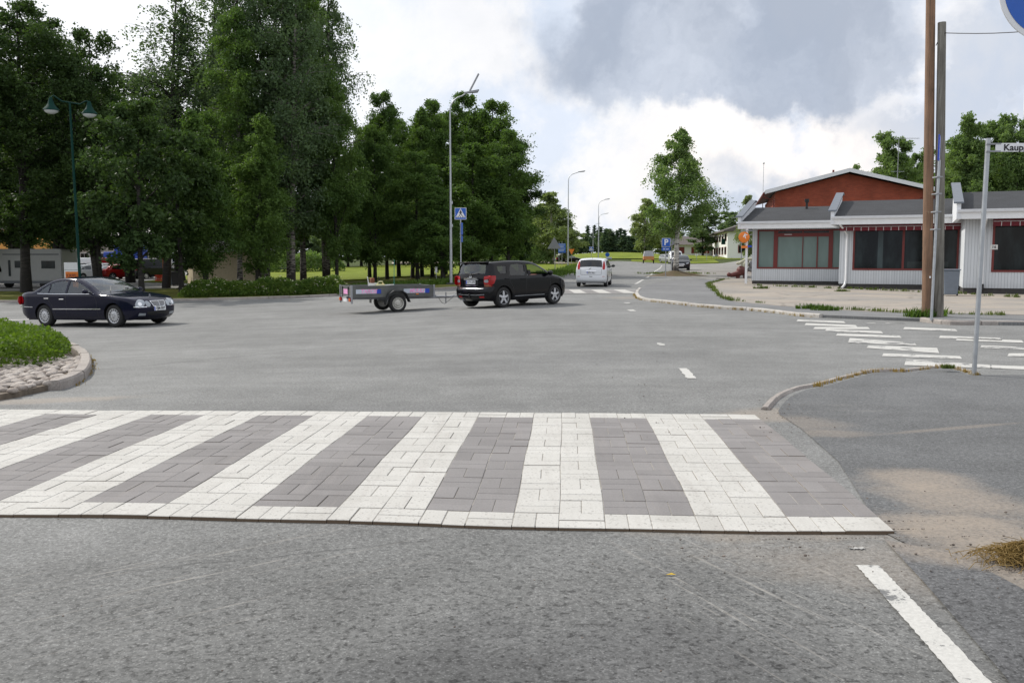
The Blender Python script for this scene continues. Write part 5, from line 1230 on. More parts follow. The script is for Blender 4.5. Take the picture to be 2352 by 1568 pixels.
# sections: x0, x1, front y
SEC = [(0., 5.0, 0.), (5.0, 10.35, -4.6), (10.35, 22., -9.2)]
for i, (x0, x1, yf) in enumerate(SEC):
    zg = -.12; win = [(.28, 4.98), (.62, 5.33), (1.05, 10.5)][i]; wx0, wx1 = x0+win[0], x0+win[1]; wz0, wz1 = .95, 3.12
    wl = MB(); wl.b2(x0, x1, yf, yf+.16, .27, wz0); wl.b2(x0, wx0, yf, yf+.16, wz0, 3.3); wl.b2(wx1, x1, yf, yf+.16, wz0, 3.3); wl.b2(wx0, wx1, yf, yf+.16, wz1, 3.3)
    if i: wl.b2(x0, x0+.14, yf+.161, yf+4.6-.002, .27, 3.45)
    wl.build('wall', M['boards'], shop, 0); wbox('back_wall', 'boards', x0+.16, x1-.16, yf+5.5, yf+5.6, .27, 4.0)
    wbox('plinth', 'plinth', x0+.03, x1-.03, yf+.035, yf+5.2, zg-.4, .268)
    # window: red frame, bars, panes
    fr = MB(); t = .085
    fr.b2(wx0, wx1, yf-.03, yf+.10, wz0, wz0+t); fr.b2(wx0, wx1, yf-.03, yf+.10, wz1-t, wz1); fr.b2(wx0, wx0+t, yf-.028, yf+.098, wz0+t, wz1-t); fr.b2(wx1-t, wx1, yf-.028, yf+.098, wz0+t, wz1-t)
    if i == 0:
        for a_, b_ in ((1.18, 1.40), (4.10, 4.32)): fr.b2(x0+a_, x0+b_, yf-.026, yf+.096, wz0+t, wz1-t)
        fr.b2(x0+1.40, x0+4.10, yf-.024, yf+.094, 2.72, 2.92); fr.b2(x0+2.72, x0+2.76, yf-.01, yf+.09, wz0+t, 2.72); fr.b2(x0+3.48, x0+3.54, yf-.015, yf+.09, wz0+t, 2.72); fr.b2(x0+2.70, x0+2.76, yf-.015, yf+.09, 2.92, wz1-t)
    elif i == 1: fr.b2(x0+2.86, x0+2.96, yf-.026, yf+.096, wz0+t, wz1-t)
    else:
        for a_ in (3.6, 6.2, 8.6): fr.b2(x0+a_, x0+a_+.1, yf-.026, yf+.096, wz0+t, wz1-t)
    w_ = fr.build('window', M['red_wood'], shop, 0)
    wbox('pane', 'pane_frost' if i == 0 else 'pane_dark', wx0+t*.6, wx1-t*.6, yf+.045, yf+.06, wz0+t*.6, wz1-t*.6, w_)
    if i: wbox('inner_post', 'strip_grey', x0+.86+i*.9, x0+1.10+i*.9, yf+.030, yf+.044, wz0+.09, wz1-t, w_); wbox('inner_shelf', 'strip_dim', x0+3.1, x0+4.9, yf+.031, yf+.044, wz0+.10, wz0+.42, w_)
    if i == 0: wbox('pane', 'pane_dark', x0+1.42, x0+4.08, yf+.030, yf+.044, 2.93, wz1-t, w_); wbox('strip_lamp', 'sign_white', x0+1.75, x0+2.15, yf-.05, yf-.025, 2.83, 2.86, w_)
    # eaves: fascia board, gutter, dark soffit
    ex0 = x0-.62 if i == 0 else x0-.35; ex1 = x1 if i < 2 else x1+.5; ov = .95
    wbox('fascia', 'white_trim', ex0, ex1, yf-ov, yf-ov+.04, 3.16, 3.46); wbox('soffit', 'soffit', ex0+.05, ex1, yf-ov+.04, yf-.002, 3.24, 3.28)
    g = MB(); g.prism([(0, 0), (.0, .14), (-.13, .14), (-.13, .11), (-.10, .02), (-.06, 0)], ex0, ex1, Matrix(((0, 0, 1, 0), (1, 0, 0, yf-ov), (0, 1, 0, 3.42), (0, 0, 0, 1)))); g.build('gutter', M['white_wood'], shop, 30)
    # roof rising to the back, and the raised gable walls with metal capping
    r0, r1, z0, z1 = yf-ov-.02, yf+4.0, 3.52, 4.58
    rf = MB(); vs = [(ex0+.03, r0, z0), (ex1, r0, z0), (ex1, r1, z1), (ex0+.03, r1, z1), (ex0+.03, r0, z0-.07), (ex1, r0, z0-.07), (ex1, r1, z1-.07), (ex0+.03, r1, z1-.07)]
    rf.add(vs, [(0, 1, 2, 3), (4, 7, 6, 5), (0, 4, 5, 1), (1, 5, 6, 2), (2, 6, 7, 3), (3, 7, 4, 0)])
    rf.add([(ex0+.03, r1+.001, z1), (ex1, r1+.001, z1), (ex1, r1+5, z1-1.1), (ex0+.03, r1+5, z1-1.1)], [(0, 1, 2, 3)]); rf.build('roof', M['felt'], shop, 0)
    a0 = ex0-.04; gw = MB(); X = Matrix(((0, 0, 1, 0), (1, 0, 0, 0), (0, 1, 0, 0), (0, 0, 0, 1)))
    pf = [(r0-.02, 3.16), (r0-.02, z0+.30), (r0+.18, z0+.33), (r1-.5, z1+.36), (r1, z1+.30), (r1, 3.16)]
    gw.prism(pf, a0, a0+.16, X); gw.build('gable_wall', M['white_wood'], shop, 0)
    cp = MB(); cp.prism([(r0-.08, z0+.28), (r0-.08, z0+.35), (r0+.16, z0+.39), (r1-.5, z1+.42), (r1+.05, z1+.36), (r1+.05, z1+.30), (r1-.5, z1+.365), (r0+.18, z0+.335)], a0-.12, a0+.26, X); cp.build('wall_capping', M['flash'], shop, 0)
    # downpipe
    dx = [.10, .12, .62][i]; dp = MB()
    if i < 1: dp.b2(x0-.22, x0-.10, yf-.92, yf-.80, .12, 3.42)
    elif i == 1: dp.tube([(x0+.05, yf-.90, 3.40), (x0+.05, yf-.88, 3.16), (x0+.34, yf-.14, 2.72), (x0+.34, yf-.08, .45), (x0+.30, yf-.16, .22), (x0+.18, yf-.40, .06)], .055, 8)
    else: dp.tube([(x0+.72, yf-.90, 3.42), (x0+.72, yf-.88, 3.16), (x0+.72, yf-.12, 2.88), (x0+.72, yf-.10, .42)], .065, 8)
    dpo = dp.build('downpipe', M['white_trim'], shop, 40)
    if i == 2: m_ = MB(); m_.tube([(x0+.72, yf-.10, .44), (x0+.72, yf-.12, .25), (x0+.60, yf-.45, .10)], .085, 8); m_.build('shoe', M['black'], dpo)
    if i:   # rolled awning with striped valance
        ax0, ax1 = x0+(.02 if i == 1 else 1.0), x1 if i == 1 else x1-.2
        aw = MB(); aw.b2(ax0, ax1, yf-.62, yf-.42, 3.03, 3.155); aw.b2(ax0, ax1, yf-.64, yf-.62, 2.86, 3.06); a_ = aw.build('awning', M['awning'], shop, 0)
        rod = MB(); rod.tube([(ax0, yf-.65, 3.06), (ax1, yf-.65, 3.06)], .014, 6); rod.build('front_rod', M['awning_line'], a_)
        st = MB(); x = ax0+.30
        while x < ax1: st.b2(x, x+.025, yf-.648, yf-.641, 2.865, 3.04); x += .335
        st.build('valance_lines', M['awning_line'], a_, 0)
pl = wbox('house_number', 'cover_white', 10.35+.62+.36, 10.35+.62+.64, -9.23, -9.202, 1.90, 2.10)
Mn = Matrix.Translation((11.47, -9.233, 2.0)) @ Matrix.Rotation(R(90), 4, 'X'); text_mb('16', .15, M['ink'], 'number', pl, Mn @ Matrix.Diagonal((1.1, 1, 1, 1)), .002, 0, .004)
for x_, y_, i in ((2.55, 2.9, 0), (8.9, -1.2, 1)):
    m_ = MB(); m_.tube([(x_, y_+.3, 4.2), (x_, y_+.3, 4.85)], .07, 10); m_.tube([(x_, y_+.3, 4.78), (x_, y_+.3, 4.98)], [.12, .13], 12); m_.build('vent_pipe', M['black'], shop)
# glazed entrance at the left end with a bracket sign
en = MB(); t = .06; E0 = Vector((.12, .5)); E1 = Vector((1.25, 5.4)); d = (E1-E0).normalized(); ang = math.atan2(d.y, d.x)
ME = Matrix.Translation((E0.x, E0.y, 0)) @ Matrix.Rotation(ang, 4, 'Z')
for u in (0, 1.0, 2.0, 3.0, 4.0, 5.0): en.b2(u-t, u+t, -.05, .05, .05, 3.1, ME)
for z in (.1, .9, 2.1, 3.05): en.b2(0, 5, -.045, .045, z-t, z+t, ME)
eo = en.build('entrance', M['white_trim'], shop, 0); m_ = MB(); m_.b2(0, 5, -.01, .01, .1, 3.05, ME); m_.build('pane', M['pane_dark'], eo, 0)
wp = at(1714, 640); P = pos(1709, 545, 50.3)
sg_ = thing('projecting_sign', 'round orange shop sign with white letters on a bracket at the shop corner', 'sign', P, R(-8))
m_ = MB(); m_.lathe([(.001, .05), (.27, .05), (.30, .03), (.30, -.03), (.27, -.05), (.001, -.05)], 28, Matrix.Rotation(R(90), 4, 'X')); m_.build('sign_face', M['orange_sign'] if 'orange_sign' in M else M['orange'], sg_, 40)
text_mb('K', .30, M['sign_white'], 'lettering', sg_, Matrix.Translation((.05, -.055, .07)) @ Matrix.Rotation(R(90), 4, 'X') @ Matrix.Rotation(R(-30), 4, 'Z'), .004, 0, .01)
m_ = MB(); m_.tube([(-.05, .02, -.05), (.45, .05, .18)], .02, 6); m_.tube([(-.16, .02, .12), (-.2, .02, .33), (.5, .05, .36)], .03, 6); m_.build('bracket', M['galv_dull'], sg_)
P = pos(1712, 567, 50.3); f_ = thing('shop_flag', 'small orange and blue box sign below the round sign', 'sign', P, R(-8)); m_ = MB(); m_.b2(-.22, .12, -.02, .02, -.07, .06); m_.build('plate', M['orange'], f_, 0); m_ = MB(); m_.b2(.12, .34, -.02, .02, -.02, .08); m_.build('blue_plate', M['decal_blue'], f_, 0)
# sculpture by the entrance: brown crouching figure with a pale hat
P = gx(1703, 62); st = thing('statue', 'brown and grey crouching figure sculpture on the paving by the shop corner', 'statue', P, R(0))
b = MB(); b.sphere((0, 0, .62), .40, 14, 10, (1.0, .8, .85)); b.sphere((-.22, -.05, .45), .26, 12, 8, (1.1, .8, .8)); b.tube([(-.2, 0, .42), (-.75, -.05, .30), (-.92, -.1, .34)], [.20, .15, .13], 10); b.sphere((-.93, -.1, .34), .15, 10, 7)
b.tube([(-.28, .02, .42), (-.30, .0, .02)], [.16, .13], 8); b.tube([(.20, .02, .42), (.18, 0, .02)], [.15, .11], 8); b.build('body', M['statue_brown'], st, 60)
b = MB(); b.tube([(.10, 0, .85), (.22, 0, 1.12), (.1, 0, 1.25)], [.22, .26, .12], 10); b.sphere((-.28, -.05, 1.10), .13, 10, 7, (1.3, .8, .8)); b.tube([(-.2, 0, 1.12), (.3, 0, 1.38), (.75, 0, 1.42)], [.10, .12, .07], 8); b.build('head', M['statue_pale'], st, 60)
b = MB(); b.sphere((.68, 0, 1.02), .27, 12, 8, (.9, .8, 1)); b.tube([(.4, 0, .72), (.75, 0, .62)], [.16, .14], 8); b.build('backpack', M['statue_grey'], st, 60)
# --- red brick hall behind
BP = gx(1774, 75); hall = thing('brick_hall', 'red brick hall with a low white edged gable rising behind the shop', 'building', BP, -R(13)); z_ = -BP.z
def hbox(name, mat, *a, parent=None): m_ = MB(); m_.b2(*a); return m_.build(name, M[mat], parent or hall, 0)
HW, ZE, ZP = 11.3, 6.75, 8.15
m_ = MB(); m_.prism([(0, -.5), (HW, -.5), (HW, ZE), (HW/2, ZP), (0, ZE)], 0, 18, XZ @ Matrix.Diagonal((1, 1, -1, 1))); m_.build('wall', M['brick'], hall, 0)
for sgn in (0, 1):
    a0, a1 = (-.85, HW/2) if sgn == 0 else (HW+.85, HW/2); k_ = (ZP-ZE)/(HW/2)
    za, zb2 = ZE+.30-.85*k_, ZP+.34
    def slab(y0, y1, t0, t1, nm, mt):
        m2_ = MB(); vs = [(a0, y0, za+t0), (a1, y0, zb2+t0), (a1, y1, zb2+t0), (a0, y1, za+t0), (a0, y0, za+t1), (a1, y0, zb2+t1), (a1, y1, zb2+t1), (a0, y1, za+t1)]
        m2_.add(vs, [(0, 3, 2, 1), (4, 5, 6, 7), (0, 1, 5, 4), (1, 2, 6, 5), (2, 3, 7, 6), (3, 0, 4, 7)]); m2_.build(nm, M[mt], hall, 0)
    slab(-.7, 18.5, -.10, .0, 'roof', 'roof_dark'); slab(-.76, -.702, -.26, .05, 'barge_board', 'sign_white')
m_ = MB(); m_.tube([(-.95, -.6, 6.65), (-.95, 18, 6.65)], .07, 6); m_.build('gutter', M['red_wood'], hall)
m_ = MB(); m_.tube([(-.95, -.2, 6.6), (-.9, -.1, 6.35), (-.1, .1, 6.1), (-.1, .1, 0)], .05, 6); m_.build('downpipe', M['red_wood'], hall)
m_ = MB(); m_.tube([(HW+.6, -.3, 6.5), (HW-.2, -.12, 6.1), (HW-.2, -.12, 0)], .05, 6); m_.build('downpipe', M['red_wood'], hall)
m_ = MB(); m_.lathe([(.001, .8), (.42, .78), (.5, .62), (.5, .30), (.55, .28), (.55, 0)], 18, Matrix.Translation((HW-1.2, 6, 7.35))); m_.build('roof_vent', M['galv'], hall, 30)
m_ = MB(); m_.b2(HW/2-.9, HW/2-.75, 3, 3.15, 8, 8.75); m_.build('flue', M['red_wood'], hall)
P = gx(2096, 76); an_ = thing('low_annex', 'low white gabled annex with a red roof at the right end of the brick hall', 'building', P, -R(13))
m_ = MB(); m_.prism([(-1, -.5), (5, -.5), (5, 4.6), (-1, 6.1)], 0, 8, XZ @ Matrix.Diagonal((1, 1, -1, 1))); m_.build('wall', M['white_wood'], an_, 0)
m_ = MB(); m_.add([(-1.2, -.5, 6.15), (5.8, -.5, 4.45), (5.8, 8.5, 4.45), (-1.2, 8.5, 6.15), (-1.2, -.5, 6.42), (5.8, -.5, 4.72), (5.8, 8.5, 4.72), (-1.2, 8.5, 6.42)], [(0, 3, 2, 1), (4, 5, 6, 7), (0, 1, 5, 4), (1, 2, 6, 5), (2, 3, 7, 6), (3, 0, 4, 7)]); m_.build('roof', M['sign_white'], an_, 0)
m_ = MB(); m_.b2(.6, 2.4, 1, 3, 5.9, 6.9); m_.build('red_hatch', M['red_wood'], an_, 0)
# --- far white two storey building
P = gx(1668, 200); wb_ = thing('white_building', 'far white two-storey building with brown roof and red framed windows, past the lone birch', 'building', P, -R(7))
def fbox(name, mat, *a, parent=None, bev=0): m_ = MB(); m_.b2(*a); return m_.build(name, M[mat], parent or wb_, 0, bev)
fbox('wall', 'white_wall', 0, 14, 0, 44, -1, 6.0)
m_ = MB(); m_.add([(-1, -1, 5.9), (15, -1, 5.9), (15, 45, 5.9), (-1, 45, 5.9), (7, -1, 8.8), (7, 45, 8.8), (-1, -1, 6.15), (15, -1, 6.15), (15, 45, 6.15), (-1, 45, 6.15)],
    [(0, 3, 2, 1), (6, 4, 5, 9), (4, 7, 8, 5), (6, 7, 4), (9, 5, 8), (0, 1, 7, 6), (2, 3, 9, 8), (0, 6, 9, 3), (1, 2, 8, 7)]); m_.build('roof', M['roof_dark'], wb_, 0)
for zz_ in (.9, 3.9):
    for k_ in range(7):
        y_ = 2.+k_*6.0; w_ = fbox('window', 'red_wood', -.10, -.005, y_, y_+3.4, zz_, zz_+1.7)
        for q in range(4): fbox('pane', 'pane_dark', -.13, -.102, y_+.15+q*.82, y_+.15+q*.82+.62, zz_+.12, zz_+1.58, parent=w_)
w_ = fbox('window', 'red_wood', 2.3, 4.6, -.10, -.005, 1.2, 3.0); fbox('pane', 'pane_dark', 2.45, 4.45, -.13, -.102, 1.35, 2.85, parent=w_)
fbox('cornice_band', 'sign_white', -.02, 14.02, -.03, -.003, 3.35, 3.5)
fbox('wall_sign', 'leafy_sign' if 'leafy_sign' in M else 'green_pole', -1.0, -.12, 3.2, 3.4, 3.1, 4.4)
P = gx(1600, 235); w2 = thing('white_house', 'pale house half hidden behind the lone birch, left of the two-storey building', 'building', P, -R(7))
m_ = MB(); m_.b2(-9, 8, 0, 12, -1, 3.2); m_.build('wall', M['white_wall'], w2, 0)
for k_ in range(5): m_ = MB(); m_.b2(-8+k_*3.2, -6.6+k_*3.2, -.08, -.004, .9, 2.5); m_.build('window', M['red_wood'], w2, 0)
m_ = MB(); m_.add([(-10, -1, 3.1), (9, -1, 3.1), (9, 13, 3.1), (-10, 13, 3.1), (-9, 6, 5.4), (8, 6, 5.4)], [(0, 1, 5, 4), (2, 3, 4, 5), (0, 4, 3), (1, 2, 5), (0, 3, 2, 1)]); m_.build('roof', M['roof_dark'], w2, 0)
# bicycles by the white wall
for i, (px, Y) in enumerate(((1640, 196), (1652, 195))):
    P = gx(px, Y); b_ = thing('bicycle', ['bicycle parked by the white wall, the left one of two', 'bicycle parked by the white wall, the right one of two'][i], 'bicycle', P, R(10), 'bicycles by the white building')
    for sx_ in (-.52, .52): m_ = MB(); m_.tube([(sx_+.34*math.cos(a_*math.pi/8), 0, .36+.34*math.sin(a_*math.pi/8)) for a_ in range(17)], .022, 5, False); m_.build('wheel', M['rubber'], b_)
    m_ = MB(); m_.tube([(-.52, 0, .36), (-.1, 0, .36), (.3, 0, .85), (-.15, 0, .85), (-.52, 0, .36)], .025, 5); m_.tube([(-.1, 0, .36), (-.2, 0, .95)], .02, 5); m_.tube([(.52, 0, .36), (.3, 0, 1.05), (.22, 0, 1.08)], .02, 5); m_.build('frame', M['red_lamp' if i else 'decal_blue'], b_)
    m_ = MB(); m_.sphere((-.2, 0, .98), .12, 8, 5, (1.2, .6, .4)); m_.build('saddle', M['black'], b_)
# --- left: kiosk, grey house, orange house, blue container
P = gx(446, 61); ki = thing('kiosk', 'beige flat kiosk with a light metal roof behind the flowering hedge', 'building', P, R(24))
m_ = MB(); m_.b2(0, 4.6, 0, 5, -.3, 2.5); m_.build('wall', M['render_beige'], ki, 0)
m_ = MB(); m_.prism([(-.7, 2.5), (5.3, 2.5), (5.3, 2.62), (4.6, 3.35), (0, 3.35), (-.7, 2.62)], -.6, 5.6, XZ @ Matrix.Diagonal((1, 1, -1, 1))); m_.build('roof', M['roof_light'], ki, 0)
m_ = MB(); m_.b2(1.2, 1.22, -.03, 0.-.002, 0, 2.45); m_.build('door_seam', M['black'], ki, 0)
P = gx(160, 128); gh = thing('grey_house', 'long grey house with white framed windows and a light ribbed roof behind the car park', 'building', P, R(3))
m_ = MB(); m_.b2(-2, 24, 0, 10, -1, 4.0); m_.build('wall', M['render_grey'], gh, 0)
m_ = MB(); m_.add([(-3, -1, 4.0), (25, -1, 4.0), (25, 11, 4.0), (-3, 11, 4.0), (-3, 5, 6.2), (25, 5, 6.2)], [(0, 1, 5, 4), (2, 3, 4, 5), (0, 4, 3), (1, 2, 5), (0, 3, 2, 1)]); m_.build('roof', M['roof_light'], gh, 0)
for x_ in (1.8, 4.6, 8.2, 14.5, 18.5):
    f_ = MB(); f_.b2(x_, x_+1.15, -.09, -.003, 1.2, 2.6); w_ = f_.build('window', M['sign_white'], gh, 0)
    for a_ in (0, 1):
        m_ = MB(); m_.b2(x_+.08+a_*.53, x_+.54+a_*.53, -.12, -.092, 1.3, 2.5); m_.build('pane', M['pane_dark'], w_, 0)
m_ = MB(); m_.b2(6.2, 7.2, -.08, -.003, 0, 2.3); m_.build('door', M['black'], gh, 0)
P = gx(30, 118); oh = thing('orange_house', 'orange rendered house showing above the motorhome at far left', 'building', P, R(3))
m_ = MB(); m_.b2(-22, 3, 0, 10, -1, 5.6); m_.build('wall', M['render_orange'], oh, 0); m_ = MB(); m_.b2(-22.5, 3.5, -.6, 10.5, 5.6, 6.0); m_.build('roof', M['roof_dark'], oh, 0)
P = gx(303, 118); bc = thing('blue_truck', 'blue covered truck body standing in front of the grey house', 'truck', P, R(8))
m_ = MB(); m_.b2(-1.6, 1.9, -1.2, 1.2, 1.0, 3.5); m_.build('cargo_box', M['blue_paint'], bc, 0, .06); m_ = MB(); m_.b2(-3.0, -1.65, -1.1, 1.1, .7, 2.7); m_.build('cab', M['blue_paint'], bc, 0, .12)
for sx_ in (-2.3, 1.0):
    for sg in (-1, 1): m_ = MB(); m_.lathe([(.001, .14), (.45, .14), (.45, -.14), (.001, -.14)], 16, Matrix.Translation((sx_, sg*1.0, .45)) @ Matrix.Rotation(R(90), 4, 'X')); m_.build('wheel', M['rubber'], bc)
# crates, bins, orange post, poster board
P = gx(369, 76)
for i in range(4):
    c_ = MB(); W_, D_, H_ = .62, .42, .20
    for z0_, z1_ in ((0, .04), (.08, .12), (.16, .20)):
        c_.b2(-W_/2, W_/2, -D_/2, -D_/2+.02, z0_, z1_); c_.b2(-W_/2, W_/2, D_/2-.02, D_/2, z0_, z1_); c_.b2(-W_/2, -W_/2+.02, -D_/2+.02, D_/2-.02, z0_, z1_); c_.b2(W_/2-.02, W_/2, -D_/2+.02, D_/2-.02, z0_, z1_)
    for sx_ in (-1, -.33, .33, 1):
        for sy_ in (-1, 1): c_.box((sx_*(W_/2-.012), sy_*(D_/2-.012), H_/2), (.035, .022, H_-.002))
    c_.b2(-W_/2+.02, W_/2-.02, -D_/2+.02, D_/2-.02, .005, .02)
    o = c_.build('crate', M['crate'], None, 0); o.location = (P.x+(0, .03, -.02, .24)[i], P.y+(0, 0, 0, -.1)[i]*1., P.z+.05+(0, .205, .41, 0)[i]+(0 if i < 3 else 0)); o.rotation_euler.z = R((4, 2, 6, -3)[i])
    if i == 3: o.location.x += .45
    tag(o, ['red-orange plastic crate at the bottom of the stack beside the grey bins', 'red-orange plastic crate in the middle of the stack beside the grey bins', 'red-orange plastic crate on top of the stack beside the grey bins', 'single red-orange plastic crate on the ground right of the stack'][i], 'crate', 'red-orange crates by the bins')
def bin_(name, label, P, rz, mat, group=None):
    b_ = thing(name, label, 'bin', P, rz, group)
    m_ = MB(); vs = [(x*(.24 if z == 0 else .30), y*(.27 if z == 0 else .36), z) for z in (0, .96) for x, y in ((-1, -1), (1, -1), (1, 1), (-1, 1))]
    vs = [(x, y, z+.05) for x, y, z in vs]; m_.add(vs, [(0, 3, 2, 1), (4, 5, 6, 7), (0, 1, 5, 4), (1, 2, 6, 5), (2, 3, 7, 6), (3, 0, 4, 7)]); m_.build('container', M[mat], b_, 30, .02)
    m_ = MB(); m_.b2(-.33, .33, -.40, .38, 1.015, 1.06); m_.tube([(-.25, .40, 1.0), (.25, .40, 1.0)], .02, 6); m_.build('lid', M[mat], b_, 30, .015)
    for sx_ in (-.25, .25): m_ = MB(); m_.lathe([(.001, .03), (.1, .03), (.1, -.03), (.001, -.03)], 14, Matrix.Translation((sx_, .27, .1)) @ Matrix.Rotation(R(90), 4, 'Y')); m_.build('wheel', M['black'], b_)
    return b_
for i, (px, Y, rz) in enumerate(((391, 67, 10), (407, 66.3, 8))): P = gx(px, Y); bin_('wheelie_bin', ['grey wheelie bin right beside the stacked crates', 'dark wheelie bin between its neighbour and the leaning trunk'][i], (P.x, P.y, P.z+.05), R(rz), ('bin_grey', 'black')[i], 'wheelie bins in the car park')
P = at(2183, 680, .085); bin_('wheelie_bin', 'blue-grey wheelie bin against the shop front beside the grey pole', P, R(-24), 'bin_blue')
P = gx(379, 77); po = MB(); po.tube([(0, 0, 0), (0, 0, 2.4)], .09, 8); po = po.build('orange_post', M['orange'], None); po.location = (P.x, P.y, P.z+.03); tag(po, 'orange post behind the grey bins, left of the kiosk', 'post')
P = gx(169, 52); bo = thing('poster_board', 'white board with an orange poster standing above the roof of the saloon', 'sign', (P.x, P.y, P.z), R(-4))
m_ = MB(); m_.b2(-.46, .46, -.03, .03, .35, 1.95); m_.build('board', M['sign_white'], bo, 0, .01)
m_ = MB(); m_.b2(-.38, .38, -.036, -.031, .5, 1.42); m2_ = m_.build('poster', M['orange'], bo, 0)
for tx, zz_, s_ in (('KIRPPU', 1.18, .26), ('TORI', .80, .24)): text_mb(tx, s_, M['red_wood'], 'lettering', m2_, Matrix.Translation((0, -.040, zz_)) @ Matrix.Rotation(R(90), 4, 'X') @ Matrix.Diagonal((.78, 1.1, 1, 1)), .002, 0, .004)
m_ = MB(); m_.b2(-.44, .44, -.034, -.031, 1.50, 1.54); m_.build('board_rail', M['galv'], bo, 0)
for sx_ in (-.40, .40): m_ = MB(); m_.b2(sx_-.03, sx_+.03, -.05, .05, 0, .35); m_.build('foot', M['galv'], bo, 0)
# ------------------------------------------------------------------ poles, lamps and signs
def pole_thing(name, label, cat, base, top, r0, r1, mat, group=None):
    t_ = thing(name, label, cat, base, 0, group); b_ = Vector(base); m_ = MB(); d = Vector(top)-b_
    m_.tube([d*(k/8) for k in range(9)], [r0+(r1-r0)*k/8 for k in range(9)], 16); m_.build('shaft', M[mat], t_, 50); return t_
b0 = at(2129, 728, .08); t0_ = pos(2148, -160, b0.y); t0_.y += .2
pole_thing('utility_pole', 'tall reddish brown wooden pole running out of the top of the picture', 'pole', b0, t0_, .128, .108, 'pole_brown')
m_ = MB(); m_.box((-.02, -.128, 1.02), (.035, .012, .05)); m_.build('tag_plate', M['sign_white'], [o for o in bpy.data.objects if o.name == 'utility_pole'][0], 0)
b1 = at(2153, 729, .08); b1.x += .02; t1_ = pos(2163.5, 52, b1.y); pg = pole_thing('utility_pole', 'shorter grey weathered wooden pole beside the brown one', 'pole', b1, t1_, .128, .098, 'pole_grey')
# clamped steel sign post in front of the poles
b2_ = at(2139, 737, .075); sp_ = thing('sign_post', 'thin galvanised post clamped to the wooden poles with a blue sign seen edge-on', 'sign post', b2_, 0)
m_ = MB(); m_.tube([(0, 0, 0), (.05, .05, 3.85)], .033, 10); m_.build('post', M['galv'], sp_)
for z_ in (2.2, 2.62, 3.05, 3.45): m_ = MB(); m_.box((.05, .10, z_), (.14, .26, .03)); m_.build('clamp', M['galv_dull'], sp_, 30, .005)
m_ = MB(); m_.box((.06, .10, 3.85+.28), (.03, .60, .60), R(-27)); m_.build('sign_plate', M['decal_blue'], sp_, 0, .005)
# wire running right from the grey pole
w0 = pos(2164, 76, b1.y); w1 = pos(2420, 67, b1.y-3); w_ = MB(); w_.tube([w0+(w1-w0)*k/6-Vector((0, 0, .05*math.sin(math.pi*k/6))) for k in range(7)], .011, 5); w_.tube([pos(2150, 105, b1.y), w0], .011, 5)
w1b = w1+(w1-w0)*2; w_.tube([w1, w1b], .011, 5); w_ = w_.build('overhead_wire', M['wire'], None); tag(w_, 'thin overhead wire running right from the grey wooden pole', 'wire')
# street name sign
b3 = at(2237, 861, .018); t3 = pos(2270, 318, b3.y); d3 = t3-b3; sn = thing('street_name_sign', 'leaning galvanised post carrying the white street name plate', 'sign', b3, 0)
m_ = MB(); m_.tube([(0, 0, -.02), tuple(d3)], .031, 14); m_.build('post', M['galv'], sn)
d4 = pos(2276, 339, b3.y-.04)-b3; m_ = MB(); pw = .98
m_.box((d4.x+.06+pw/2, d4.y, d4.z), (pw, .012, .112)); npl = m_.build('name_plate', M['sign_white'], sn, 0, .003)
m_ = MB()
for dz_ in (.048, -.048): m_.box((d4.x+.035, d4.y+.01, d4.z+dz_), (.19, .04, .018))
m_.build('clamp', M['galv_dull'], sn, 0)
text_mb('Kauppatie', .118, M['ink'], 'lettering', npl, Matrix.Translation((d4.x+.09+.33, d4.y-.009, d4.z-.004)) @ Matrix.Rotation(R(90), 4, 'X') @ Matrix.Diagonal((1.08, 1, 1, 1)), .001, 0, .0025)
# round blue sign above right
c5 = pos(2414, -27, 5.6); b5 = Vector((c5.x, c5.y+.05, h(c5.x, c5.y)+.02)); rsn = thing('round_sign', 'large round blue traffic sign with white rim cut by the top right corner', 'sign', b5, R(0))
m_ = MB(); m_.tube([(.24, .03, 0), (.24, .03, c5.z-b5.z+.3)], .032, 12); m_.build('post', M['galv'], rsn)
m_ = MB(); m_.box((.12, -.02, c5.z-b5.z), (.36, .04, .05)); m_.build('bracket', M['galv_dull'], rsn)
Mz = Matrix.Translation((0, -.06, c5.z-b5.z)) @ Matrix.Rotation(R(90), 4, 'X')
m_ = MB(); m_.lathe([(.001, .004), (.32, .004), (.322, 0), (.32, -.006), (.001, -.006)], 64, Mz); dsk = m_.build('sign_face', M['sign_white'], rsn, 40)
m_ = MB(); m_.lathe([(.001, .0065), (.289, .0065), (.289, .005)], 64, Mz); m_.build('blue_field', M['sign_blue'], dsk, 40)
m_ = MB()
for w_x in (-.055, .07): m_.b2(w_x-.05, w_x+.05, -.12, .10, .008, .010, Mz)
m_.sphere((-.055, .155, .009), .045, 14, 6, (1, 1, .1), Mz); m_.sphere((.07, .135, .009), .036, 14, 6, (1, 1, .1), Mz); m_.build('pedestrian_symbol', M['sign_white'], dsk, 30)
c6 = pos(2347, 190, 5.62); c7 = pos(2347, 278, 5.62); m_ = MB(); hh = (c6.z-c7.z); x0_ = c7.x-b5.x
rp = []
for (cx_, cz_, a0_) in ((.04, .04, 180), (.52, .04, 270), (.52, hh-.04, 0), (.04, hh-.04, 90)):
    for q in range(5): a_ = R(a0_+q*22.5); rp.append((x0_+cx_+.04*math.cos(a_), c7.z-b5.z+cz_+.04*math.sin(a_)))
m_.prism(rp, .04, .05, XZ); sub = m_.build('sub_plate', M['plate'], rsn, 30)
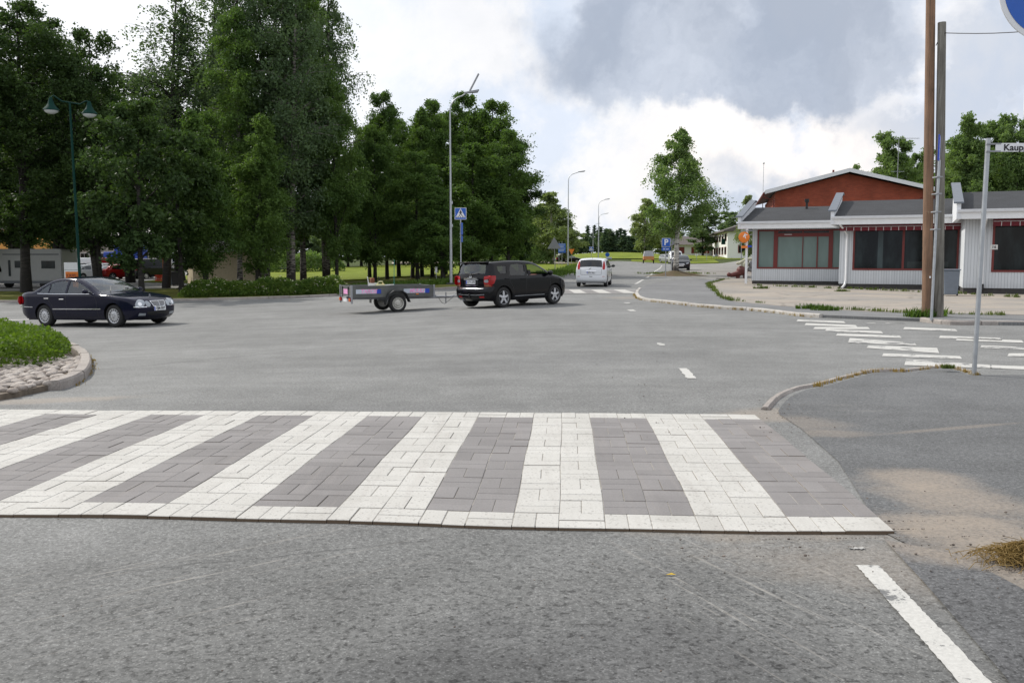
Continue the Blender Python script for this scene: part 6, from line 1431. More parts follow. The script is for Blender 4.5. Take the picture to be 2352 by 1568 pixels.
# street lamps along the left side
def street_lamp(label, base, H=12.0, arm=2.2, solar=False, hd=0., r=.10, low=False):
    t_ = thing('street_lamp', label, 'street lamp', base, hd, 'galvanised street lamps along the street')
    m_ = MB(); m_.tube([(0, 0, 0), (0, 0, H*.35), (0, 0, H-1.0)], [r, r*.72, r*.42], 12)
    m_.tube([(0, 0, H-1.0)]+[(.9*(1-math.cos(a_)), 0, H-1.0+.85*math.sin(a_)) for a_ in (R(20), R(40), R(60), R(80))]+[(arm, 0, H+.02)], r*.42, 10); m_.build('pole', M['galv'], t_, 50)
    m_ = MB(); m_.add([(arm-.15, -.06, H+.06), (arm-.15, .06, H+.06), (arm+.75, .17, H+.20), (arm+.75, -.17, H+.20), (arm-.15, -.06, H-.04), (arm-.15, .06, H-.04), (arm+.65, .17, H+.04), (arm+.65, -.17, H+.04)], [(0, 1, 2, 3), (4, 7, 6, 5), (0, 4, 5, 1), (1, 5, 6, 2), (2, 6, 7, 3), (3, 7, 4, 0)]); l_ = m_.build('lamp_head', M['galv_dull'], t_, 30, .02)
    if solar:
        m_ = MB(); m_.box((arm+.45, 0, H+.62), (.10, .16, 1.15), ry=R(28)); m_.build('open_cover', M['galv_dull'], l_, 30, .02)
        for z_ in (1.1*3.2, 4.9): m_ = MB(); m_.box((r*.8, 0, z_), (.10, .08, .18)); m_.build('junction_box', M['galv'], t_, 0, .01)
    m_ = MB(); m_.box((0, 0, .03), (.55, .55, .10)); m_.build('foot_plate', M['dark_plastic'], t_, 0, .01)
    return t_
P = at(1036, 653, .1); street_lamp('tallest nearest grey street lamp with an open flap on top, left of the crossing sign', P, 11.35, 1.0, True, R(0))
P = gx(1304, 111); street_lamp('second grey street lamp, rising from the grass behind the white hatchback', (P.x, P.y, P.z+.1), 11.4, 1.3)
P = gx(1373, 158); street_lamp('third grey street lamp, thick pole right above the white hatchback', P, 10.8, 1.2)
for i, (px, Y, tp) in enumerate(((1374, 215, 491), (1361, 280, 514), (1356, 370, 548), (1348, 340, 538), (1375, 420, 556))):
    P = gx(px, Y); top = pos(px, tp, Y).z-P.z
    street_lamp(['far street lamp whose arm shows just below the third lamp', 'far slim street lamp left of the thick third pole', 'very distant short street lamp beside the small crossing sign', 'very distant street lamp, leftmost of the far group', 'most distant street lamp, hidden close behind the third pole'][i], P, top, 1.5, False, 0 if i != 3 else R(180), .12)
# green double lamp
P = gx(186, 43); gl_ = thing('park_lamp', 'dark green lamp post with two bell shaped heads at left', 'street lamp', (P.x, P.y, P.z+.08), R(12))
Hp = pos(175, 240, P.y).z-P.z; m_ = MB(); m_.tube([(0, 0, 0), (0, 0, 1.2), (-.10, 0, Hp)], [.085, .07, .05], 12); m_.tube([(-.92, 0, Hp+.18), (-.80, 0, Hp+.30), (-.6, 0, Hp+.16), (-.45, 0, Hp+.05), (-.1, 0, Hp), (.35, 0, Hp-.06), (.50, 0, Hp+.04), (.64, 0, Hp+.10), (.74, 0, Hp+.0)], .032, 8); m_.build('pole', M['green_pole'], gl_, 50)
for sx_, dz_ in ((-.92, 0.02), (.74, -.10)):
    Mz = Matrix.Translation((sx_, 0, Hp+dz_)); m_ = MB(); m_.lathe([(.001, .20), (.06, .19), (.10, .06), (.13, -.06), (.20, -.20), (.33, -.34), (.36, -.40), (.34, -.42)], 24, Mz); o = m_.build('lamp_head', M['green_pole'], gl_, 40)
    m_ = MB(); m_.lathe([(.32, -.415), (.26, -.50), (.14, -.56), (.001, -.575)], 20, Mz); m_.build('lamp_glass', M['lamp_glass'], o, 60)
# crossing signs
def ped_sign(label, base, zs, size=.64, name='crossing_sign', extra=False, hd=0.):
    t_ = thing(name, label, 'sign', base, hd); m_ = MB(); m_.tube([(0, 0, 0), (0, 0, zs+.2)], .035, 10); m_.build('post', M['galv'], t_)
    s_ = size/2; m_ = MB(); m_.b2(-s_, s_, -.055, -.04, zs-s_, zs+s_); f_ = m_.build('sign_face', M['sign_white'], t_, 30, .004)
    e = s_*.93; m_ = MB(); Mz = Matrix.Translation((0, -.057, zs)) @ Matrix.Rotation(R(90), 4, 'X')
    m_.prism([(-e, -e), (e, -e), (e, e), (-e, e)], 0, .002, Mz); m_.build('blue_field', M['sign_blue'], f_, 0)
    m_ = MB(); m_.prism([(-e*.92, -e*.70), (e*.92, -e*.70), (0, e*.97)], .0045, .006, Mz); m_.build('white_triangle', M['sign_white'], f_, 0)
    m_ = MB(); q = s_
    def limb(a_, b_, w_):
        a_, b_ = Vector(a_), Vector(b_); n_ = (b_-a_).normalized(); n_ = Vector((-n_.y, n_.x))*w_/2; m_.prism([tuple(a_+n_), tuple(b_+n_), tuple(b_-n_), tuple(a_-n_)], .008, .010, Mz)
    m_.prism([(q*.10*math.cos(k*.7854), q*(.55+.09*math.sin(k*.7854))) for k in range(8)], .008, .010, Mz)
    m_.prism([(-q*.10, q*.42), (q*.12, q*.42), (q*.14, q*.02), (-q*.08, q*.02)], .008, .010, Mz)
    limb((0, q*.02), (-q*.36, -q*.62), q*.10); limb((q*.05, q*.02), (q*.34, -q*.45), q*.10); limb((q*.34, -q*.45), (q*.40, -q*.62), q*.09); limb((-q*.06, q*.38), (-q*.24, q*.08), q*.08); limb((q*.10, q*.38), (q*.28, q*.10), q*.08)
    for k in (-.62, 0, .62): m_.prism([(q*(k-.06), -q*.62), (q*(k+.06), -q*.62), (q*(k*.92+.045), -q*.42), (q*(k*.92-.045), -q*.42)], .008, .010, Mz)
    m_.build('walking_figure', M['ink'], f_, 0)
    if extra:
        m_ = MB(); m_.box((.09, -.06, zs-.82), (.014, .34, .66)); m_.v = [v for v in m_.v]; o = m_.build('side_plate', M['sign_blue'], t_, 30, .006); o.rotation_euler.z = R(-14)
        m_ = MB(); m_.box((.09, -.06, zs-1.38), (.014, .30, .34)); o = m_.build('side_plate', M['sign_blue'], t_, 30, .006); o.rotation_euler.z = R(-14)
        m_ = MB()
        for z_ in (-.58, -1.08, -1.27, -1.50): m_.box((0, -.01, zs+z_), (.12, .09, .035))
        m_.build('clamps', M['galv'], t_, 0)
    return t_
P = gx(1059, 50); zz_ = pos(1057, 491, 50).z-P.z; ped_sign('blue pedestrian crossing sign on a pole beside the nearest street lamp', P, zz_, .64, extra=True)
P = gx(1357, 137); zz_ = pos(1357, 571.5, 137).z-P.z; ped_sign('distant small blue crossing sign above the white hatchback', P, zz_, .64)
# parking sign
P = at(1528.5, 635.5, .0); zz_ = pos(1527, 557, P.y).z-P.z; ps = thing('parking_sign', 'blue parking sign on a pole left of the lone birch', 'sign', P, 0)
m_ = MB(); m_.tube([(0, 0, 0), (0, 0, zz_+.2)], .035, 10); m_.build('post', M['galv_dull'], ps)
m_ = MB(); m_.b2(-.33, .33, -.055, -.04, zz_-.33, zz_+.33); f_ = m_.build('sign_face', M['sign_white'], ps, 0, .004); m_ = MB(); m_.b2(-.305, .305, -.06, -.056, zz_-.305, zz_+.305); m_.build('blue_field', M['sign_blue'], f_, 0)
text_mb('P', .62, M['sign_white'], 'letter', f_, Matrix.Translation((0, -.063, zz_)) @ Matrix.Rotation(R(90), 4, 'X'), .002, 0, .018)
m_ = MB(); m_.b2(-.33, .33, -.055, -.04, zz_-.63, zz_-.37); g_ = m_.build('sub_plate', M['sign_blue'], ps, 0, .004); text_mb('30 min', .17, M['sign_white'], 'lettering', g_, Matrix.Translation((0, -.058, zz_-.50)) @ Matrix.Rotation(R(90), 4, 'X'), .002, 0, .003)
P = gx(1541, 79); zz_ = pos(1541, 555, 79).z-P.z; ps = thing('bus_stop_sign', 'round backed sign half hidden behind the parking sign', 'sign', P, 0)
m_ = MB(); m_.tube([(0, 0, 0), (0, 0, zz_+.2)], .03, 10); m_.build('post', M['galv'], ps); m_ = MB(); m_.lathe([(.001, .01), (.32, .01), (.32, -.01), (.001, -.01)], 24, Matrix.Translation((0, -.04, zz_)) @ Matrix.Rotation(R(90), 4, 'X')); m_.build('sign_back', M['sign_grey'], ps)
# back of a triangular warning sign, blue board, orange sign, arrows
P = gx(1275, 82); zz_ = pos(1270, 560, 82).z-P.z; ts = thing('triangle_sign', 'grey back of a triangular sign standing in the grass left of the second lamp', 'sign', P, R(0))
m_ = MB(); m_.tube([(0, 0, 0), (-.10, 0, zz_+.45)], .035, 8); m_.build('post', M['galv_dull'], ts); m_ = MB(); m_.prism([(-.72, -.45), (.52, -.45), (-.10, .62)], .04, .06, Matrix.Translation((0, 0, zz_)) @ XZ); m_.build('sign_back', M['sign_grey'], ts, 0)
P = gx(1290, 112); zt_, zb_ = pos(1290, 559, 112).z-P.z, pos(1290, 580.5, 112).z-P.z; ib = thing('info_board', 'blue information board with white text lines beside the triangular sign', 'sign', P, 0)
m_ = MB(); m_.b2(-.46, .46, -.03, .03, zb_, zt_); f_ = m_.build('board', M['board_blue'] if 'board_blue' in M else M['sign_blue'], ib, 0)
for k in range(6): m_ = MB(); m_.b2(-.40, .38-.06*(k % 3), -.036, -.032, zt_-.12-k*.17, zt_-.07-k*.17); m_.build('text_line', M['decal_white'], f_, 0)
for sx_ in (-.36, .02): m_ = MB(); m_.tube([(sx_, 0, 0), (sx_, 0, zt_+.25)], .03, 6); m_.build('post', M['galv'], ib)
P = gx(1312, 125); zz_ = pos(1311, 578, 125).z-P.z; os_ = thing('yield_sign', 'orange downward pointing triangular sign right of the second lamp', 'sign', P, 0)
m_ = MB(); m_.tube([(0, 0, 0), (0, 0, zz_)], .03, 6); m_.build('post', M['galv'], os_); m_ = MB(); m_.prism([(-.42, .36), (.42, .36), (0, -.40)], .03, .05, Matrix.Translation((0, 0, zz_)) @ XZ); m_.build('sign_face', M['orange'], os_, 0)
m_ = MB(); m_.b2(-.5, .5, -.03, .03, zz_-.85, zz_-.60); m_.build('sub_plate', M['sign_grey'], os_, 0)
P = gx(1394, 188); zz_ = pos(1395, 586, 188).z-P.z; ks = thing('keep_right_sign', 'blue and white arrow sign on the far traffic island', 'sign', P, 0)
m_ = MB(); m_.tube([(0, 0, 0), (0, 0, zz_)], .04, 6); m_.build('post', M['galv'], ks); m_ = MB(); m_.lathe([(.001, .01), (.45, .01), (.45, -.01), (.001, -.01)], 24, Matrix.Translation((0, -.04, zz_+.1)) @ Matrix.Rotation(R(90), 4, 'X')); m_.build('sign_face', M['sign_blue'], ks)
m_ = MB(); m_.b2(-.35, .9, -.04, .0, zz_-.75, zz_-.40); m_.build('arrow_plate', M['decal_white'], ks, 0)
P = gx(1244, 140); zz_ = pos(1243, 579, 140).z-P.z; ks = thing('path_sign', 'small round sign on a thin post by the path left of the far birch trunk', 'sign', P, 0)
m_ = MB(); m_.tube([(0, 0, 0), (0, 0, zz_)], .035, 6); m_.build('post', M['galv'], ks); m_ = MB(); m_.lathe([(.001, .01), (.22, .01), (.22, -.01), (.001, -.01)], 20, Matrix.Translation((0, -.04, zz_+.1)) @ Matrix.Rotation(R(90), 4, 'X')); m_.build('sign_face', M['sign_blue'], ks)
P = at(1002, 646, .14); ks = thing('marker_post', 'small white topped marker post on the lawn left of the nearest lamp', 'post', P, 0)
m_ = MB(); m_.tube([(0, 0, 0), (0, 0, .75)], .03, 6); m_.build('post', M['galv'], ks); m_ = MB(); m_.b2(-.08, .08, -.03, .03, .55, .95); m_.build('cap', M['sign_white'], ks, 0)
for i, (px, Y, tp) in enumerate(((1621, 170, 577), (1598, 172, 583), (1551, 168, 560))):
    P = gx(px, Y); H_ = pos(px, tp, Y).z-P.z; m_ = MB(); m_.tube([(0, 0, 0), (0, 0, H_)], .05, 6); t_ = thing('sign_pole', ['thin pole with a small reddish top on the right grass strip', 'short thin pole with a small box on the right grass strip', 'thin pole behind the lone birch trunk'][i], 'pole', P, 0); m_.build('post', M['galv'], t_)
    m_ = MB(); m_.b2(-.25, .25, -.03, .03, H_-.35, H_); m_.build('plate', M[('rust', 'sign_white', 'sign_grey')[i]], t_, 0)
# roof antennas and flag pole
for i, (px, Y, tp, pb) in enumerate(((1746, 92, 375, 470), (2050, 84, 318, 470), (1700, 110, 500, 600))):
    P = gx(px, Y); H_ = pos(px, tp, Y).z-P.z; t_ = thing(('flag_pole', 'antenna_mast', 'antenna_mast')[i], ['thin white flag pole rising left of the brick hall', 'thin television mast with a long comb aerial behind the brick hall', 'thin television mast left of the shop roof'][i], ('flag pole', 'antenna', 'antenna')[i], P, 0)
    m_ = MB(); m_.tube([(0, 0, 0), (0, 0, H_)], [.06, .03], 8); m_.build('pole', M['sign_white' if i == 0 else 'galv_dull'], t_)
    m_ = MB()
    if i == 0: m_.sphere((0, 0, H_), .10, 8, 6)
    else:
        m_.tube([(-.3, 0, H_), (1.9 if i == 1 else -1.4, 0, H_)], .018, 5)
        for k in range(9): x_ = -.2+k*.24 if i == 1 else .1-k*.17; m_.tube([(x_, -.25, H_), (x_, .25, H_)], .010, 4); m_.tube([(x_, 0, H_-.08), (x_, 0, H_+.08)], .010, 4)
        m_.tube([(-.6, 0, H_-3), (.6, 0, H_-3)], .018, 5)
    m_.build('finial' if i == 0 else 'aerial', M['galv'], t_)
# ------------------------------------------------------------------ foliage
def leaves_mesh(name, centers, size, mat, rng, droop=.0, fold=True):
    """many small leaf faces at the given points"""
    c = np.asarray(centers, dtype=np.float32); n = len(c)
    u = rng.normal(size=(n, 3)); u[:, 2] -= droop; u /= np.linalg.norm(u, axis=1)[:, None]
    v = rng.normal(size=(n, 3)); v -= (v*u).sum(1)[:, None]*u; v /= np.linalg.norm(v, axis=1)[:, None]
    s = (size*rng.uniform(.6, 1.35, n))[:, None]
    P = np.stack([c-u*s*.5, c+v*s*.32, c+u*s*.55, c-v*s*.32], 1).reshape(-1, 3)
    me = bpy.data.meshes.new(name); me.vertices.add(4*n); me.vertices.foreach_set('co', P.ravel().astype(np.float32))
    me.loops.add(4*n); me.loops.foreach_set('vertex_index', np.arange(4*n, dtype=np.int32))
    me.polygons.add(n); me.polygons.foreach_set('loop_start', np.arange(0, 4*n, 4, dtype=np.int32)); me.polygons.foreach_set('loop_total', np.full(n, 4, dtype=np.int32))
    me.update(); me.materials.append(mat); return me
def tree_mesh(seed, H, Rad, base, nleaf, size, leafm, barkm, prof, droop=.6, stems=1, strand=(.3, 1.1), r0=.16, density=1., up=(.9, .25), nb=2.6):
    rng = np.random.default_rng(seed); rr = random.Random(seed); tk = MB(); starts = []; ssc = []
    stemdat = []
    for s_ in range(stems):
        a = rr.uniform(0, 6.28); lean = (rr.uniform(.03, .09) if stems > 1 else rr.uniform(0, .02))*H; hs = H*rr.uniform(.86, 1.0) if s_ else H
        ph = rr.uniform(0, 6); path = []
        for k in range(11):
            t = k/10; wob = .012*H*math.sin(3*t+ph)*t
            path.append(Vector((math.cos(a)*(lean*t+(.10 if stems > 1 else 0))+wob, math.sin(a)*(lean*t+(.10 if stems > 1 else 0))-wob*.6, hs*t)))
        path[0].z = -.25; rad = [r0*(1.25 if k == 0 else 1)*(1-.93*k/10)**.85+.006 for k in range(11)]
        tk.tube(path, rad, 9); stemdat.append((path, hs))
    nbr = int(H*nb*stems)
    for b in range(nbr):
        path, hs = stemdat[b % stems]; t = base+(0.98-base)*((b+rr.random())/nbr)
        f = t*10; i = min(9, int(f)); p0 = path[i].lerp(path[i+1], f-i)
        tt = (t-base)/(1-base); L = Rad*prof(tt)*rr.uniform(.45, 1.22)
        if L < .15: L = .15
        az = b*2.399+rr.uniform(-.5, .5); el = up[0]*rr.uniform(.7, 1.2)*(1-.2*tt)+.15
        d = Vector((math.cos(az)*math.cos(el), math.sin(az)*math.cos(el), math.sin(el))); pts = [p0]; cur = p0.copy()
        for k in range(5):
            d = (d+Vector((math.cos(az)*.25, math.sin(az)*.25, -up[1]*(.4+k*.35)))*.55+Vector((rr.uniform(-.1, .1), rr.uniform(-.1, .1), rr.uniform(-.08, .08)))).normalized()
            cur = cur+d*(L/5/max(.45, math.hypot(d.x, d.y))*.8); pts.append(cur.copy())
        br = max(.012, r0*.33*(1-tt)+.012); tk.tube(pts, [br*(1-.8*k/5) for k in range(6)], 4, False)
        for k in range(rr.randint(2, 4)):
            q = rr.uniform(.25, .8)*5; i2 = min(4, int(q)); s0 = pts[i2].lerp(pts[i2+1], q-i2); a2 = az+rr.choice((-1, 1))*rr.uniform(.5, 1.2); l2 = L*rr.uniform(.2, .42)
            s1 = s0+Vector((math.cos(a2)*l2, math.sin(a2)*l2, l2*rr.uniform(-.1, .5))); tk.tube([s0, (s0+s1)/2+Vector((0, 0, .08*l2)), s1], [br*.4, br*.3, .006], 3, False)
            for z in range(3): starts.append(s0.lerp(s1, rr.random())); ssc.append(min(1, .42+.65*L/Rad))
        for k in range(7):
            q = (rr.random()**.7)*5; i2 = min(4, int(q)); starts.append(pts[i2].lerp(pts[i2+1], q-i2)); ssc.append(min(1, .42+.65*L/Rad))
    SS = np.array(ssc); pw = SS**1.1; pw /= pw.sum()
    S = np.array([tuple(p) for p in starts]); m = 9; N = max(1, int(nleaf/m))
    idx = rng.choice(len(S), N, p=pw); st = S[idx]+rng.normal(size=(N, 3))*np.array([.16, .16, .14])*density*(Rad/3)**.5*SS[idx][:, None]
    out = st.copy(); out[:, 2] = 0; nrm = np.linalg.norm(out, axis=1)[:, None]+1e-6; out = out/nrm
    dr = rng.normal(size=(N, 3))*.55+out*.45; dr[:, 2] = dr[:, 2]*.6-droop; dr /= np.linalg.norm(dr, axis=1)[:, None]
    ln = rng.uniform(strand[0], strand[1], N)*SS[idx]
    k = np.arange(m)/m
    P = st[:, None, :]+dr[:, None, :]*(ln[:, None]*k[None, :])[:, :, None]; P[:, :, 2] -= (k**2*.25)[None, :]*ln[:, None]*droop
    P = P+rng.normal(size=P.shape)*.06*(Rad/3)**.5; P = P.reshape(-1, 3); P = P[P[:, 2] > .35]
    cm = leaves_mesh('crown', P, size, M[leafm], rng, droop*.8)
    return tk.mesh('trunk', (M[barkm],), 60), cm
pr_birch = lambda t: (min(1, (t*3.2+.25)))*(1-t)**.55*1.05+.03
pr_cone = lambda t: (min(1, t*5+.5))*(1-t)**.80*(1+.09*math.sin(t*27))+.02
pr_oval = lambda t: max(.12, math.sin(math.pi*(.12+.86*t))**.6)
pr_tall = lambda t: max(.06, (min(1, t*2.5+.5))*(1-t**2.4)**.9*(1+.08*math.sin(t*31)))
TV = {
 'tall_sparse': tree_mesh(11, 21, 3.3, .30, 16500, .145, 'leaf_birch', 'dark_bark', pr_tall, .85, 2, (.4, 1.5), .17, 1.1),
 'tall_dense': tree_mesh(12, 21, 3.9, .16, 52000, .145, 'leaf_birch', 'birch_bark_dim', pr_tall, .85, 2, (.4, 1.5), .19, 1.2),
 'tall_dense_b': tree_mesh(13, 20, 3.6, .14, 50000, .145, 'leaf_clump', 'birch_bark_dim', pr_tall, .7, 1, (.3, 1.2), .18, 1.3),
 'dark_a': tree_mesh(14, 17, 3.7, .16, 50000, .15, 'leaf_dark', 'dark_bark', pr_oval, .15, 1, (.25, .7), .26, 1.5, (1.0, .10)),
 'dark_b': tree_mesh(15, 15, 3.2, .15, 46000, .15, 'leaf_dark', 'dark_bark', pr_oval, .2, 2, (.25, .8), .2, 1.4, (1.0, .12)),
 'clump_a': tree_mesh(16, 14, 3.2, .10, 50000, .15, 'leaf_clump', 'dark_bark', pr_cone, .45, 2, (.35, 1.1), .15, 1.5, (1.15, .10)),
 'clump_b': tree_mesh(17, 14, 3.6, .08, 54000, .15, 'leaf_clump', 'dark_bark', pr_tall, .45, 1, (.35, 1.1), .17, 1.5, (1.1, .10)),
 'small_low': tree_mesh(18, 9, 2.8, .16, 20000, .17, 'leaf_dark', 'dark_bark', pr_oval, .4, 1, (.3, .8), .13, 1.3),
 'lone_birch': tree_mesh(19, 12.3, 4.2, .27, 28000, .155, 'leaf_mid', 'birch_bark', lambda t: (min(1, t*6+.45))*(1-t)**1.0*(1.12+.10*math.sin(t*21))+.03, .95, 1, (.4, 1.4), .19, 1.2, (.95, .2)),
 'sunny_birch': tree_mesh(20, 12, 3.9, .12, 26000, .24, 'leaf_sunny', 'birch_bark', pr_birch, .8, 1, (.4, 1.3), .2, 1.2),
 'aspen': tree_mesh(21, 13, 2.8, .12, 44000, .18, 'leaf_mid', 'dark_bark', pr_tall, .25, 2, (.3, .9), .15, 1.7, (1.1, .08)),
 'far_tree': tree_mesh(22, 12, 3.2, .06, 12000, .34, 'leaf_far', 'dark_bark', pr_oval, .2, 1, (.3, .8), .15, 1.5),
 'far_pine': tree_mesh(23, 14, 2.3, .10, 10000, .32, 'needle', 'dark_bark', pr_cone, -.1, 1, (.3, .6), .15, 1.2, (.6, .05)),
}
_first = {}
def tree(kind, label, x, y, H, halfw=None, rz=None, name='birch_tree', cat='tree', group=None, dz=0.):
    tk, cm = TV[kind]; H0 = {'edge_dense': 21, 'tall_sparse': 21, 'tall_dense': 21, 'tall_dense_b': 20, 'dark_a': 17, 'dark_b': 15, 'clump_a': 14, 'clump_b': 14, 'small_low': 9, 'lone_birch': 12.3, 'sunny_birch': 12, 'aspen': 13, 'far_tree': 12, 'far_pine': 14}[kind]
    W0 = {'edge_dense': 3.9, 'tall_sparse': 3.3, 'tall_dense': 3.9, 'tall_dense_b': 3.6, 'dark_a': 3.7, 'dark_b': 3.2, 'clump_a': 3.2, 'clump_b': 3.6, 'small_low': 2.8, 'lone_birch': 4.0, 'sunny_birch': 3.9, 'aspen': 2.8, 'far_tree': 3.2, 'far_pine': 2.3}[kind]
    t = thing(name, label, cat, (x, y, h(x, y)+dz), rz if rz is not None else rnd.uniform(0, 6.28), group)
    s = H/H0; w_ = (halfw/W0*1.45) if halfw else s*1.2; t.scale = (w_, w_, s)
    mkobj('trunk', tk, None, t); mkobj('crown', cm, None, t); return t
def tree_px(kind, label, px, Y, top, hw_px=None, **k):
    P = gx(px, Y); H = pos(px, top, Y).z-P.z; return tree(kind, label, P.x, P.y, H, hw_px*Y/F if hw_px else None, **k)
GL = 'trees in the belt left of the street'
for a in (
    ('dark_a', 'broad dark leafy tree with the thick trunk in front of the motorhome', 62, 56, 12, 112, dict(name='leafy_tree')),
    ('dark_a', 'dark leafy tree at the very left edge of the photo', -55, 52, 2, 110, dict(name='leafy_tree')),
    ('dark_b', 'dark leafy tree with the straight bare trunk just right of the green lamp post', 231, 57, 72, 78, dict(name='leafy_tree')),
    ('dark_b', 'dark tree filling the gap between the thick trunk and the green lamp post', 140, 66, 52, 90, dict(name='leafy_tree')),
    ('small_low', 'low spreading tree whose trunk stands right of the parked red car', 327, 46, 245, 100, dict(name='leafy_tree')),
    ('tall_sparse', 'tall airy birch with two dark stems and much sky between its leaves', 378, 62, -55, 105, {}),
    ('tall_sparse', 'tall airy birch right of the twin-stemmed one', 470, 64, -70, 95, {}),
    ('small_low', 'short dark tree with the leaning trunk beside the grey bins', 418, 50, 300, 85, dict(name='leafy_tree')),
    ('tall_dense_b', 'tall green birch growing in front of the kiosk', 552, 57, 10, 85, {}),
    ('clump_a', 'medium dark tree before the left side of the kiosk', 478, 52, 250, 75, dict(name='leafy_tree')),
    ('tall_dense', 'tall dense birch left of the pale trunks at the hedge', 612, 60, -180, 105, {}),
    ('tall_dense', 'tallest dense birch with a pale trunk behind the right end of the hedge', 668, 58, -190, 105, {}),
    ('tall_dense_b', 'dense birch with a dark trunk close right of the pale trunk', 698, 63, -90, 95, {}),
    ('tall_dense', 'tall dense birch forming the right edge of the first tree group', 752, 66, -110, 82, {}),
    ('clump_b', 'lower birch at the foot of the right edge of the first group', 775, 60, 190, 62, {}),
    ('clump_a', 'lower dark birch between the kiosk and the pale trunk', 590, 54, 260, 70, {}),
    ('clump_b', 'dark tree behind the kiosk roof', 520, 74, 110, 95, dict(name='leafy_tree')),
    ('dark_b', 'dark tree standing behind the airy birches', 420, 78, 190, 110, dict(name='leafy_tree')),
    ('dark_b', 'dark tree behind the low spreading one, over the grey house', 305, 76, 170, 85, dict(name='leafy_tree')),
): tree_px(*a[:6], group=GL, **a[6])
for i, (px, Y, top, hw) in enumerate(((40, 78, 150, 110), (-60, 74, 120, 120), (-160, 70, 90, 120), (150, 84, 230, 80), (-110, 62, 60, 110))):
    tree_px('dark_b', ['dark tree just behind the motorhome', 'dark tree behind the left end of the motorhome', 'dark tree beyond the left picture edge', 'dark tree behind the poster board', 'dark tree beside the motorhome, outside the left edge'][i], px, Y, top, hw, name='leafy_tree', group=GL)
GC = 'trees of the second clump beside the street lamp'
for a in (
    ('clump_b', 'leftmost low birch of the second tree clump', 862, 64, 300, 62),
    ('clump_b', 'pointed birch with the highest left top of the second clump', 890, 71, 213, 60),
    ('clump_a', 'pointed birch between the two left tops of the second clump', 945, 72, 240, 60),
    ('clump_b', 'third pointed birch of the second clump, left of the street lamp', 994, 74, 232, 62),
    ('clump_b', 'lower yellow-green birch in front of the third top', 960, 64, 350, 70),
    ('clump_b', 'birch whose top shows just behind the street lamp head', 1060, 76, 214, 66), ('clump_b', 'birch filling the second clump between its first and second tops', 917, 78, 275, 64), ('clump_b', 'birch filling the second clump between its second and third tops', 970, 79, 268, 64), ('clump_b', 'birch filling the second clump just left of the lamp pole', 1024, 80, 262, 66), ('clump_b', 'birch filling the second clump between the lamp head and its right top', 1096, 80, 262, 66), ('clump_b', 'leftmost back birch of the second clump touching the first group', 850, 77, 290, 60),
    ('clump_b', 'broad dense birch behind the pedestrian crossing sign', 1085, 68, 330, 80),
    ('clump_b', 'tall rounded birch near the right end of the second clump', 1128, 74, 232, 76),
    ('clump_b', 'rightmost birch of the second clump, leaves down to the ground', 1168, 70, 300, 66),
    ('clump_a', 'narrow birch left of the lamp in the front row of the second clump', 1020, 62, 400, 60),
    ('small_low', 'low bushy tree at the right foot of the second clump', 1195, 74, 420, 48),
): tree_px(*a, group=GC)
P = at(1551, 633.5); t_ = tree_px('lone_birch', 'lone slender birch on the small earth mound beside the parking sign', 1551, P.y, 290, 92)
m_ = MB(); vs = [(0, 0, .62)]; fs = []
for ring, (rad_, z_) in enumerate(((.35, .55), (.9, .30), (1.6, .10), (2.3, -.03))):
    for k in range(22): a_ = 2*math.pi*k/22; q = rad_*(1+.12*math.sin(3*a_+ring)+rnd.uniform(-.05, .05)); vs.append((q*math.cos(a_)*1.5, q*math.sin(a_), z_))
for k in range(22): fs.append((0, 1+k, 1+(k+1) % 22))
for r_ in range(3):
    for k in range(22): a_, b_ = 1+r_*22+k, 1+r_*22+(k+1) % 22; fs.append((a_, a_+22, b_+22, b_))
m_.add(vs, fs); M['earth'] = lawn_mat('earth', (.12, .095, .06), (.16, .12, .08), (.09, .10, .03)); m_ = m_.build('earth_mound', M['earth'], None, 60); m_['kind'] = 'structure'; m_.location = (P.x, P.y, P.z); m_.scale = (.78, .7, .7)
GS = 'pale sunlit birches down the street'
tree_px('sunny_birch', 'sunlit birch with a white trunk behind the triangular sign', 1268, 128, 440, 55, group=GS)
tree_px('sunny_birch', 'shorter sunlit birch right of the one with the white trunk', 1300, 140, 505, 36, group=GS)
tree_px('sunny_birch', 'low sunlit birch left of the one with the white trunk', 1228, 140, 500, 40, group=GS)
tree_px('sunny_birch', 'sunlit birch just left of the lone birch, behind it', 1478, 165, 455, 38, group=GS)
tree_px('sunny_birch', 'pale birch behind the crown of the lone birch', 1520, 170, 480, 42, group=GS)
tree_px('far_tree', 'green tree right of the lone birch, before the far white building', 1612, 225, 470, 36, name='leafy_tree')
tree_px('far_tree', 'round green tree behind the roof of the far white building', 1665, 290, 488, 30, name='leafy_tree')
tree_px('sunny_birch', 'pale tree top left of the brick hall eaves', 1716, 118, 447, 26, group=GS)
tree_px('far_tree', 'green tree between the round one and the shop roof', 1690, 260, 495, 26, name='leafy_tree')
GR = 'trees behind the shop on the right'
